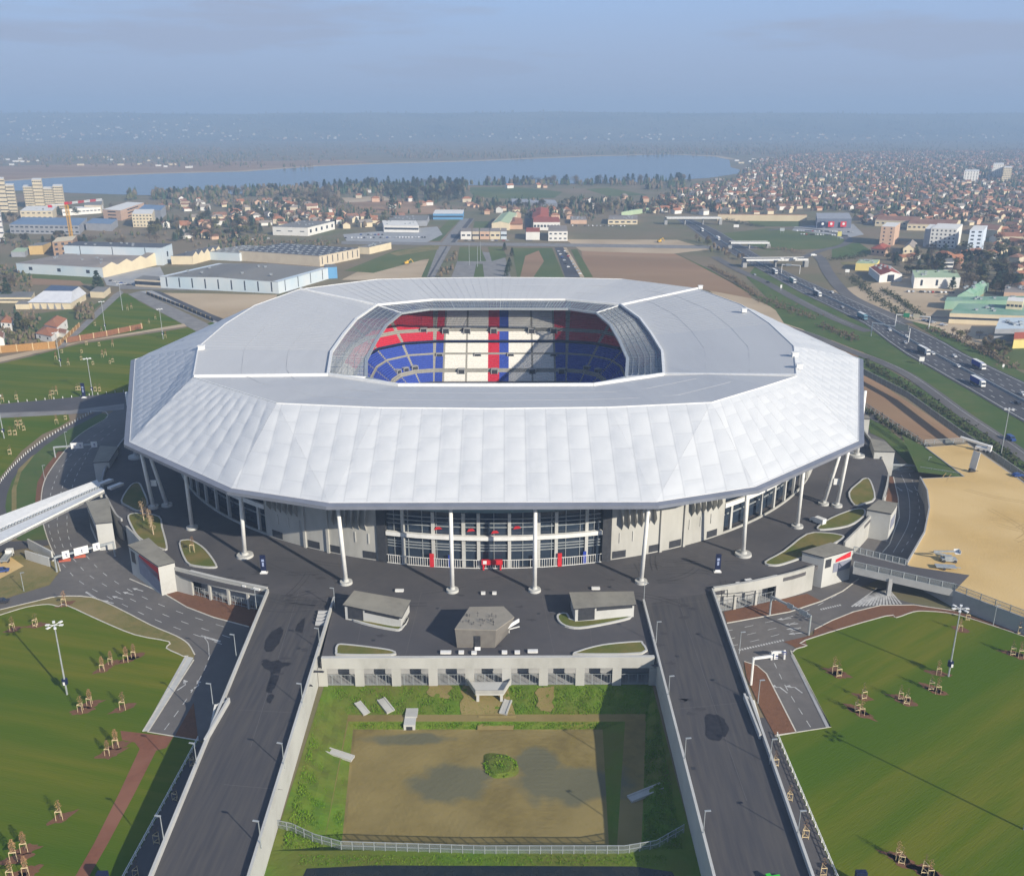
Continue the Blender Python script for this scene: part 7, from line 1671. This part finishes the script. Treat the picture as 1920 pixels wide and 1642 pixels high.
    mb, ml = stuff['all']; o = mb.build('distant_houses', ml); tag(o, 'countless small far houses with tiled roofs beyond the nearer town', 'houses', kind='stuff')
    return H, TR
def hill_z(x, y):
    t = min(1, max(0, (y-6500)/1900)); t = t*t*(3-2*t)
    return G + t*(192+5*math.sin(x*.0011+1)+4*math.sin(x*.0031)+2*math.sin(x*.0083+y*.002))*1.0
def hills():
    mb = MB(); nx, ny = 150, 26; x0, x1, y0, y1 = -7500, 7500, 6300, 9200; idx = []
    for j in range(ny+1):
        for i in range(nx+1):
            x, y = x0+(x1-x0)*i/nx, y0+(y1-y0)*j/ny; mb.v.append((x, y, hill_z(x, y)-.3))
    for j in range(ny):
        for i in range(nx): a = j*(nx+1)+i; mb.f.append((a, a+1, a+nx+2, a+nx+1)); mb.m.append(0)
    tag(mb.build('hills', mat('hill_woods', (.06, .07, .045), (.11, .105, .065), .004, .95, c3=(.16, .15, .09), scale3=.0016), smooth=True), kind='structure')
hills()
def lake():
    far = [(-400, 352), (0, 341), (100, 334), (300, 326), (460, 322), (600, 312), (700, 308), (880, 303), (1100, 294), (1250, 290), (1340, 294), (1368, 300)]
    near = [(1370, 314), (1404, 323), (1330, 334), (1200, 342), (1000, 346), (700, 350), (560, 354), (400, 368), (250, 366), (130, 362), (50, 358), (0, 358), (-400, 372)]
    w, nt, b = _base('lake_water', .12, 0, .5); b.inputs['Base Color'].default_value = (.035, .075, .11, 1)
    n = nt.nodes.new('ShaderNodeTexNoise'); n.inputs['Scale'].default_value = .06; g = nt.nodes.new('ShaderNodeNewGeometry'); nt.links.new(g.outputs['Position'], n.inputs['Vector']); bp = nt.nodes.new('ShaderNodeBump'); bp.inputs['Strength'].default_value = .25; bp.inputs['Distance'].default_value = 1.5; nt.links.new(n.outputs['Fac'], bp.inputs['Height']); nt.links.new(bp.outputs[0], b.inputs['Normal'])
    sheet('lake_water', far+near, w, 8); mb = MB(); strip(mb, px([(u, v-.8) for u, v in far]), 60, G+.2); tag(mb.build('lake_shore', field_tan), kind='structure')
    mb = MB(); mb.poly(px([(-300, 318), (300, 305), (660, 300), (700, 306), (460, 320), (300, 324), (0, 338), (-300, 348)])); [None]; mb.v = [(x, y, G+.12) for x, y, z in mb.v]; tag(mb.build('marsh_field', field_br), kind='structure')
lake()
H, TR = towns()
# ---------------- trees far and near
def crown(kind, n, seed):
    R = random.Random(seed); mb = MB()
    if kind == 'conifer':
        for k in range(n):
            z = R.uniform(.10, 1.0); r = .24*(1-z)**.75+.015; r *= .55+.45*abs(math.sin(z*16)); a = R.uniform(0, 6.3); d = r*math.sqrt(R.uniform(.3, 1)); c = Vector((d*math.cos(a), d*math.sin(a), z)); s_ = R.uniform(.03, .065); e = Vector((math.cos(a), math.sin(a), R.uniform(-.7, .1))).normalized(); f = Vector((-math.sin(a), math.cos(a), R.uniform(-.5, .5))).normalized(); mb.face([c-e*s_, c+f*s_*.7, c+e*s_, c-f*s_*.7])
    else:
        lobes = [(Vector((R.gauss(0, .16), R.gauss(0, .16), R.uniform(.45, .78))), R.uniform(.15, .26)) for _ in range(7)]
        for k in range(n):
            c0, r = lobes[R.randrange(7)]; v = Vector((R.gauss(0, 1), R.gauss(0, 1), R.gauss(0, 1))).normalized(); c = c0+v*r*R.uniform(.5, 1.05); s_ = R.uniform(.02, .05) if kind == 'bare' else R.uniform(.03, .06); e = Vector((R.gauss(0, 1), R.gauss(0, 1), R.gauss(0, 1))).normalized(); f = e.orthogonal().normalized(); w = .35 if kind == 'bare' else .8; mb.face([c-e*s_*1.3, c+f*s_*w, c+e*s_*1.3, c-f*s_*w])
    return mb
def tree_proto(name, kind, mt, n, seed):
    r = bpy.data.objects.new(name, None); COL.objects.link(r); r['category'] = 'tree'
    mb = MB(); mb.tube((0, 0, 0), (0, 0, .85 if kind == 'conifer' else .55), .028, .008, 6)
    if kind != 'conifer':
        R = random.Random(seed)
        for k in range(8): a = R.uniform(0, 6.3); z = R.uniform(.22, .5); mb.tube((0, 0, z), (.25*math.cos(a), .25*math.sin(a), z+.32), .012, .003, 4)
    mb.build('trunk', bark, r); crown(kind, n, seed).build('crown', mt, r); return r
CT = [tree_proto('conifer_tree', 'conifer', leaf_dk, 420, 1), tree_proto('conifer_tree', 'conifer', leaf_dk, 420, 2)]
BT = [tree_proto('bare_tree', 'bare', leaf_bare, 520, 3), tree_proto('bare_tree', 'bare', leaf_bare, 520, 4)]
OT = [tree_proto('broadleaf_tree', 'olive', leaf_ol, 420, 5), tree_proto('broadleaf_tree', 'olive', leaf_ol, 420, 6)]
SKIP = [(20, 340, 320, 452), (500, 408, 632, 446), (715, 405, 880, 470), (870, 348, 1060, 374), (1095, 350, 1220, 370), (1240, 405, 1520, 425), (825, 400, 1070, 452), (1130, 392, 1240, 425)]
def trees():
    R = random.Random(5); L = []
    def belt(pts, n, mix, h0, h1, jit=6):
        q = px(pts)
        for k in range(n):
            t = R.random()*(len(q)-1); i = int(t); p = lerp(q[i], q[i+1], t-i); L.append((p[0]+R.gauss(0, jit), p[1]+R.gauss(0, jit*2.2), R.choices('cbo', mix)[0], R.uniform(h0, h1)))
    def wood(pts, n, mix, h0, h1):
        q = [P(u, v)[:2] for u, v in pts]; us = [p[0] for p in pts]; vs = [p[1] for p in pts]; k = 0
        while k < n:
            u, v = R.uniform(min(us), max(us)), R.uniform(min(vs), max(vs)); x, y, _ = P(u, v)
            if inpoly(x, y, q): L.append((x, y, R.choices('cbo', mix)[0], R.uniform(h0, h1))); k += 1
    belt([(610, 356), (700, 352), (800, 352), (870, 352)], 75, (6, 1, 1), 12, 24); belt([(900, 348), (1000, 346), (1100, 346), (1200, 343), (1290, 340)], 90, (7, 2, 1), 10, 22); belt([(300, 372), (420, 366), (520, 360), (600, 356)], 60, (4, 3, 1), 10, 20)
    wood([(620, 360), (760, 352), (870, 352), (880, 378), (820, 385), (700, 366)], 90, (6, 1, 2), 12, 22); wood([(520, 365), (640, 355), (640, 392), (560, 385)], 75, (1, 6, 1), 10, 17); wood([(880, 375), (1000, 378), (1080, 385), (1060, 395), (900, 395)], 50, (4, 2, 2), 8, 14)
    wood([(1060, 385), (1250, 375), (1350, 398), (1260, 402), (1100, 405)], 90, (3, 4, 2), 8, 15); wood([(300, 415), (440, 400), (500, 430), (430, 455), (250, 455)], 60, (4, 4, 2), 8, 16); wood([(0, 455), (120, 450), (250, 465), (200, 475), (60, 470)], 36, (3, 4, 2), 8, 14); wood([(-10, 405), (40, 400), (240, 390), (240, 396), (0, 420)], 26, (2, 5, 2), 8, 14)
    wood([(1290, 440), (1330, 455), (1400, 490), (1350, 490)], 16, (0, 6, 1), 6, 10); wood([(1640, 480), (1900, 470), (1920, 560), (1800, 545), (1700, 520)], 70, (3, 4, 3), 8, 15); wood([(1740, 605), (1860, 640), (1900, 680), (1830, 660)], 22, (0, 6, 2), 4, 7); wood([(850, 470), (858, 466), (850, 520), (820, 520)], 14, (0, 6, 1), 4, 7)
    for u, v, k, h in ((185, 545, 'c', 17), (15, 560, 'c', 17), (22, 545, 'b', 16), (38, 620, 'c', 13), (48, 622, 'o', 10), (60, 612, 'b', 9), (22, 640, 'o', 6), (145, 590, 'b', 7), (150, 585, 'b', 6), (458, 462, 'o', 11), (735, 396, 'c', 26), (690, 420, 'c', 20), (1785, 543, 'c', 11), (1868, 540, 'c', 15), (1840, 530, 'c', 16), (1905, 545, 'c', 14), (1735, 520, 'o', 12), (1705, 500, 'b', 13), (1815, 520, 'b', 16), (950, 518, 'c', 9), (955, 500, 'c', 9), (960, 480, 'c', 9), (946, 470, 'c', 9), (952, 510, 'c', 9)):
        x, y, _ = P(u, v); L.append((x, y, k, h))
    for x, y in TR: L.append((x, y, R.choices('cbo', (3, 3, 2))[0], R.uniform(6.5, 13)))
    P3 = {'c': CT, 'b': BT, 'o': OT}; by = {'c': [], 'b': [], 'o': []}
    for x, y, k, h in L: by[k].append((math.hypot(x, y)/h, x, y, h))
    stuff = MB(); its = []
    nm = {'c': 'conifer tree', 'b': 'bare-branched tree', 'o': 'olive-green tree'}; cap = {'c': 290, 'b': 270, 'o': 200}
    def blob(x, y, h, m, z=G):
        n = 6; r = h*.33; a0 = R.random()
        rings = [[(x+r*w*math.cos(a0+6.283*k/n)*R.uniform(.7, 1.2), y+r*w*math.sin(a0+6.283*k/n)*R.uniform(.7, 1.2), z+h*f*R.uniform(.92, 1.08)) for k in range(n)] for w, f in ((.75, .15), (1.0, .45), (.55, .85))]
        if m == 0: rings = [[(x+r*w*math.cos(a0+6.283*k/n)*R.uniform(.8, 1.2), y+r*w*math.sin(a0+6.283*k/n)*R.uniform(.8, 1.2), z+h*f) for k in range(n)] for w, f in ((.8, .1), (.5, .5), (.12, 1.0))]
        for a, b in zip(rings, rings[1:]):
            for k in range(n): stuff.face([a[k], a[(k+1) % n], b[(k+1) % n], b[k]], m)
        stuff.face(rings[-1], m)
    for k, lst in by.items():
        lst.sort()
        for n, (d, x, y, h) in enumerate(lst):
            if n < cap[k]:
                o = place(P3[k], R.randrange(2), (x, y, G-.1), {'c': 'conifers', 'b': 'bare trees', 'o': 'broadleaf trees'}[k]+' beyond the stadium', (h*R.uniform(.95, 1.35)*(1.35 if k == 'c' else 1), h*R.uniform(.95, 1.35)*(1.35 if k == 'c' else 1), h), R.uniform(0, 6)); u, v = Q(x, y, G); its.append((o, ('tall ' if h > 14 else 'middling ' if h > 9.5 else 'low ')+nm[k]+' '+zone(u, v)))
            else: blob(x, y, h, 'cbo'.index(k))
    settle(its)
    # the wooded plain beyond the lake and the far town's greenery
    for n in range(8200):
        u, v = R.uniform(-650, 2500), R.triangular(255, 318, 300)
        if u > 1000 and v > 292: v = R.uniform(255, 292)
        if u > 600 and v > 303: continue
        x, y, _ = P(u, v)
        if 640 < u < 1000 and v > 298: continue
        dn = math.sin(x*.004+1.3)*math.sin(y*.0023+x*.001)+.35*math.sin(x*.011)
        if dn < -.1 and R.random() < .75: continue
        blob(x, y, R.uniform(8, 15), R.choices((0, 1, 2), (1, 5, 2))[0])
    for n in range(3200):
        u, v = R.uniform(1380, 2700), R.triangular(285, 345, 300) if R.random() < .6 else R.uniform(300, 520)
        if u < 1960 and v > 345: continue; x, y, _ = P(u, v); blob(x, y, R.uniform(6, 12), R.choices((0, 1, 2), (3, 4, 2))[0])
    for n in range(1400):
        x, y = R.uniform(-4500, 4500), R.uniform(6700, 8300); blob(x, y, R.uniform(10, 26), R.choices((0, 1, 2), (3, 3, 2))[0], hill_z(x, y)-2)
    for n in range(7200):
        u, v = R.uniform(-800, 1400), R.triangular(345, 470, 395); x, y, _ = P(u, v)
        if 630 < u < 1420 and v > 415: continue
        if u < 640 and v > 420 and R.random() < .7: continue
        if math.sin(x*.013+.6)*math.sin(y*.009+x*.004)+.4*math.sin(x*.04+y*.02) < -.05: continue
        if v < 374 and u < 620-abs(v-340): continue
        if any(b[0]-10 < u < b[2]+10 and b[1]-4 < v < b[3]+6 for b in SKIP): continue
        blob(x, y, R.uniform(2.5, 7), R.choices((0, 1, 2), (2, 5, 3))[0])
    for n in range(1500):
        u = R.uniform(240, 1310); v = (368-.03*(u-240) if u < 700 else 354-.013*(u-700))+R.uniform(-5, 9); x, y, _ = P(u, v)
        if 880 < u < 1210 and v > 349: continue
        if math.sin(u*.11)+math.sin(u*.037+1) < -.7: continue
        blob(x, y, R.uniform(7, 15), R.choices((0, 1, 2), (4, 4, 2))[0])
    for n in range(900):
        u, v = R.choice(((R.uniform(0, 640), R.uniform(436, 470)), (R.uniform(0, 75), R.uniform(588, 648)), (R.uniform(0, 60), R.uniform(500, 560)), (R.uniform(20, 240), R.uniform(448, 470)), (R.uniform(410, 520), R.uniform(445, 470)), (R.uniform(145, 175), R.uniform(575, 600)))); x, y, _ = P(u, v)
        if any(b[0]-12 < u < b[2]+12 and b[1]-8 < v < b[3]+14 for b in ((250, 410, 305, 426), (512, 410, 630, 441), (640, 380, 800, 440), (20, 425, 165, 440), (124, 457, 330, 498), (56, 460, 150, 482), (100, 456, 145, 482))): continue
        blob(x, y, R.uniform(1.5, 5) if v > 480 else R.uniform(2.5, 7), R.choices((0, 1, 2), (2, 4, 3))[0])
    o = stuff.build('distant_woodland', [leaf_dk, leaf_bare, leaf_ol]); tag(o, 'hazy mass of far woods and gardens round lake and hills', 'woodland', kind='stuff')
trees()
# timber fences on the left
def board_fence(label, pts, h, m, name='board_fence'):
    q = px(pts); root = wthing(name, label, 'fence', q[0]); L = [p[:2] for p in q]
    mb = MB(); mb.wall(L, G, G+h, .15); wpart(mb, 'boards', m, root)
    for x, y, a in walk(L, 9)[:60]: mb = MB(); mb.box((x, y, G+h/2+.1), (.4, .5, h+.2), 0, a); wpart(mb, 'post', wood, root)
board_fence('orange timber board fence at the left edge', [(-60, 668), (0, 662), (60, 657), (105, 653)], 4.6, fence_wd); board_fence('rust-brown board fence between two lawns', [(125, 643), (200, 630), (268, 616)], 3.6, corten); board_fence('brown timber fence along the rising path', [(108, 652), (150, 612)], 3, fence_wd); board_fence('dark fence along the road to the warehouses', [(275, 552), (340, 577), (400, 603)], 2.4, metal_d)
for k, (u, v, lab) in enumerate(((880, 497, 'leftmost of three thin flagpoles on the esplanade'), (884, 500, 'middle of three thin flagpoles on the esplanade'), (879, 490, 'rightmost of three thin flagpoles on the esplanade'))):
    x, y, _ = P(u, v); mb = MB(); mb.tube((x+k*6, y, G), (x+k*6, y, G+20), .25, .18, 6); mb.box((x+k*6, y, G+.2), (1, 1, .4)); tag(mb.build('flagpole', metal_g), lab, 'flagpole', 'flagpoles on the esplanade')
def digger(label, u, v, m):
    x, y, _ = P(u, v); r = thing('excavator', label, 'excavator', (x, y, G), .4); mb = MB(); mb.box((0, 0, 1.9), (4, 3, 2)); mb.box((.8, -.6, 3.3), (1.6, 1.6, 1.6)); mb.build('body', m, r); mb = MB(); mb.box((0, 1.2, .5), (4.8, .8, 1)); mb.box((0, -1.2, .5), (4.8, .8, 1)); mb.build('tracks', metal_d, r); mb = MB(); mb.bar((1.5, .4, 2.6), (5, .4, 5.2), .6, .6); mb.bar((5, .4, 5.2), (7.4, .4, 1.6), .5, .5); mb.build('arm', m, r)
ym2 = mat('machine_yellow', (.65, .4, .05)); digger('yellow excavator on the bare ground left of the straight road', 762, 496, ym2); digger('orange excavator on the tan ground right of the estate', 1236, 455, ym2)

# parked cars, each its own
def parked():
    R = random.Random(12); protos = []; its = []
    for nm, pm in (('white', p_white), ('silver', p_silver), ('dark', p_dark), ('red', p_red), ('blue', p_blue)):
        protos.append((nm, car(None, 900, 452, G+.12, 0, pm, 'cars parked in yards and streets')))
    first = set()
    def row(u0, v0, u1, v1, n, ang, lab):
        a, b = P(u0, v0), P(u1, v1)
        for k in range(n):
            if R.random() < .15: continue
            t = (k+.5)/n; i = R.choices(range(5), (5, 4, 4, 1, 1))[0]; nm, o = protos[i]; loc = (a[0]+(b[0]-a[0])*t+R.uniform(-.4, .4), a[1]+(b[1]-a[1])*t+R.uniform(-.4, .4), G+.14)
            if i not in first: first.add(i); o.location = loc; o.rotation_euler = (0, 0, ang)
            else: o = dup(o, loc, ang, None, 'cars parked in yards and streets')
            its.append((o, nm+' car parked '+lab))
    row(645, 447, 800, 446, 26, 1.5, 'in front of the low white building'); row(660, 441, 720, 441, 9, 1.5, 'between the white depot and the low building'); row(1492, 434, 1600, 436, 26, 1.5, 'in front of the dark shop hall'); row(1500, 440, 1590, 443, 20, 1.5, 'in the near row of the shop car park')
    row(870, 452, 955, 452, 12, 0, 'along the trading estate front'); row(1058, 470, 1090, 518, 9, 1.1, 'along the dark straight street'); row(1068, 505, 1046, 470, 6, 1.1, 'on the far kerb of the dark straight street'); row(1070, 424, 1190, 425, 16, 1.5, 'by the brown-roofed depot')
    row(1700, 548, 1790, 550, 12, 1.5, 'in front of the long white hall'); row(1725, 600, 1775, 612, 9, .4, 'beside the cream depot'); row(440, 452, 505, 448, 10, .2, 'left of the white depot'); row(60, 490, 110, 488, 8, 1.4, 'by the unfinished building'); row(205, 527, 245, 536, 6, .4, 'in the yard left of the grey warehouse')
    for i, (nm, o) in enumerate(protos):
        if i not in first: its.append((o, nm+' car parked along the trading estate front'))
    settle(its)
parked()
# roof vents on the big sheds
R9 = random.Random(9)
for r in [o for o in COL.objects if o.name.startswith(('warehouse', 'depot'))]:
    if r.type != 'EMPTY': continue
    w = [c for c in r.children if c.name.startswith('wall')][0].data; xs = [v.co.x for v in w.vertices]; ys = [v.co.y for v in w.vertices]; hz_ = max(v.co.z for v in w.vertices)
    A = w.vertices[0].co; q = [v.co.copy() for v in w.vertices[:4]]
    if (q[1]-q[0]).length < 30 and (q[2]-q[1]).length < 30: continue
    for k in range(7):
        s_, t_ = R9.uniform(.1, .9), R9.uniform(.2, .8); p = (q[0]*(1-s_)+q[1]*s_)*(1-t_)+(q[3]*(1-s_)+q[2]*s_)*t_; mb = MB(); zt = hz_+ .2; mb.box((p.x, p.y, zt+.4), (1.8, 1.8, 1.2)); mb.box((p.x, p.y, zt+1.15), (2.3, 2.3, .3)); mb.build('roof_vent', metal_g, r)
# ================================================================ LIGHT, AIR, CAMERA
SUN_EL = math.radians(25.5); sx, sy2 = .69, -.724
az = math.atan2(sx, sy2)                              # clockwise from +Y
w = bpy.data.worlds.new('World'); S.world = w; w.use_nodes = True
nt = w.node_tree; N, L = nt.nodes.new, nt.links.new; bg = nt.nodes['Background']
sky = N('ShaderNodeTexSky'); sky.sky_type = 'NISHITA'; sky.sun_disc = False; sky.sun_elevation = SUN_EL; sky.sun_rotation = az
sky.air_density = 1.0; sky.dust_density = 1.2; sky.ozone_density = 2.0; sky.altitude = 200
tc = N('ShaderNodeTexCoord'); mp = N('ShaderNodeMapping'); mp.inputs['Scale'].default_value = (1.6, 1.6, 13); mp.inputs['Rotation'].default_value = (0, .12, 0)
nz = N('ShaderNodeTexNoise'); nz.inputs['Scale'].default_value = 2.2; nz.inputs['Detail'].default_value = 6; nz.inputs['Roughness'].default_value = .55
L(tc.outputs['Generated'], mp.inputs[0]); L(mp.outputs[0], nz.inputs['Vector'])
mr = N('ShaderNodeMapRange'); mr.inputs[1].default_value = .40; mr.inputs[2].default_value = .60; mr.inputs[4].default_value = .95; L(nz.outputs['Fac'], mr.inputs[0])
sz = N('ShaderNodeSeparateXYZ'); L(tc.outputs['Generated'], sz.inputs[0])
m2 = N('ShaderNodeMapRange'); m2.inputs[1].default_value = .02; m2.inputs[2].default_value = .13; m2.inputs[3].default_value = .95; m2.inputs[4].default_value = .0; L(sz.outputs[2], m2.inputs[0])
mmx = N('ShaderNodeMath'); mmx.operation = 'MAXIMUM'; L(mr.outputs[0], mmx.inputs[0]); L(m2.outputs[0], mmx.inputs[1])
lb = N('ShaderNodeMix'); lb.data_type = 'RGBA'; lb.inputs[7].default_value = (3.1, 4.35, 6.9, 1); hs = N('ShaderNodeHueSaturation'); hs.inputs['Saturation'].default_value = 1.65; L(sky.outputs[0], hs.inputs['Color']); L(hs.outputs[0], lb.inputs[6])
mx = N('ShaderNodeMix'); mx.data_type = 'RGBA'; mx.inputs[7].default_value = (2.95, 3.45, 4.7, 1); L(mmx.outputs[0], mx.inputs[0]); L(lb.outputs[2], mx.inputs[6])
m3 = N('ShaderNodeMapRange'); m3.inputs[1].default_value = .15; m3.inputs[2].default_value = .40; m3.inputs[3].default_value = .88; m3.inputs[4].default_value = .0; L(sz.outputs[2], m3.inputs[0]); L(m3.outputs[0], lb.inputs[0])
L(mx.outputs[2], bg.inputs['Color']); bg.inputs['Strength'].default_value = .095
ld = bpy.data.lights.new('sun', 'SUN'); ld.energy = 5.0; ld.angle = math.radians(.53); ld.color = (1, .92, .77)
lo = bpy.data.objects.new('sun', ld); COL.objects.link(lo)
lo.rotation_euler = Vector((sx*math.cos(SUN_EL), sy2*math.cos(SUN_EL), math.sin(SUN_EL))).to_track_quat('Z', 'Y').to_euler(); lo.location = (0, 0, 400)
hz = MB(); hz.box((0, 4600, 140), (15400, 9800, 300)); ho = hz.build('haze', [])
hm = bpy.data.materials.new('haze_air'); hm.use_nodes = True; nt = hm.node_tree; nt.nodes.clear()
ou = nt.nodes.new('ShaderNodeOutputMaterial'); pv = nt.nodes.new('ShaderNodeVolumePrincipled')
pv.inputs['Color'].default_value = (.46, .65, .93, 1); pv.inputs['Density'].default_value = HAZE if 'HAZE' in globals() else 2.4e-4; pv.inputs['Anisotropy'].default_value = 0.0
nt.links.new(pv.outputs[0], ou.inputs['Volume']); ho.data.materials.append(hm); tag(ho, kind='stuff')
cd = bpy.data.cameras.new('camera'); co = bpy.data.objects.new('camera', cd); COL.objects.link(co)
cd.sensor_width = 36; cd.sensor_fit = 'HORIZONTAL'; cd.lens = F/1920*36; cd.clip_end = 40000; cd.clip_start = 1
co.location = CAM; co.rotation_euler = (math.pi/2-PIT, 0, -YAW); S.camera = co
S.view_settings.view_transform = 'Standard'; S.view_settings.look = 'None'; S.view_settings.exposure = 0.42; S.view_settings.gamma = 1
S.cycles.volume_bounces = 0; S.cycles.max_bounces = 6; S.cycles.diffuse_bounces = 2; S.cycles.glossy_bounces = 2; S.cycles.transparent_max_bounces = 10; S.cycles.transmission_bounces = 2
S.cycles.use_denoising = True; S.cycles.caustics_reflective = False; S.cycles.caustics_refractive = False
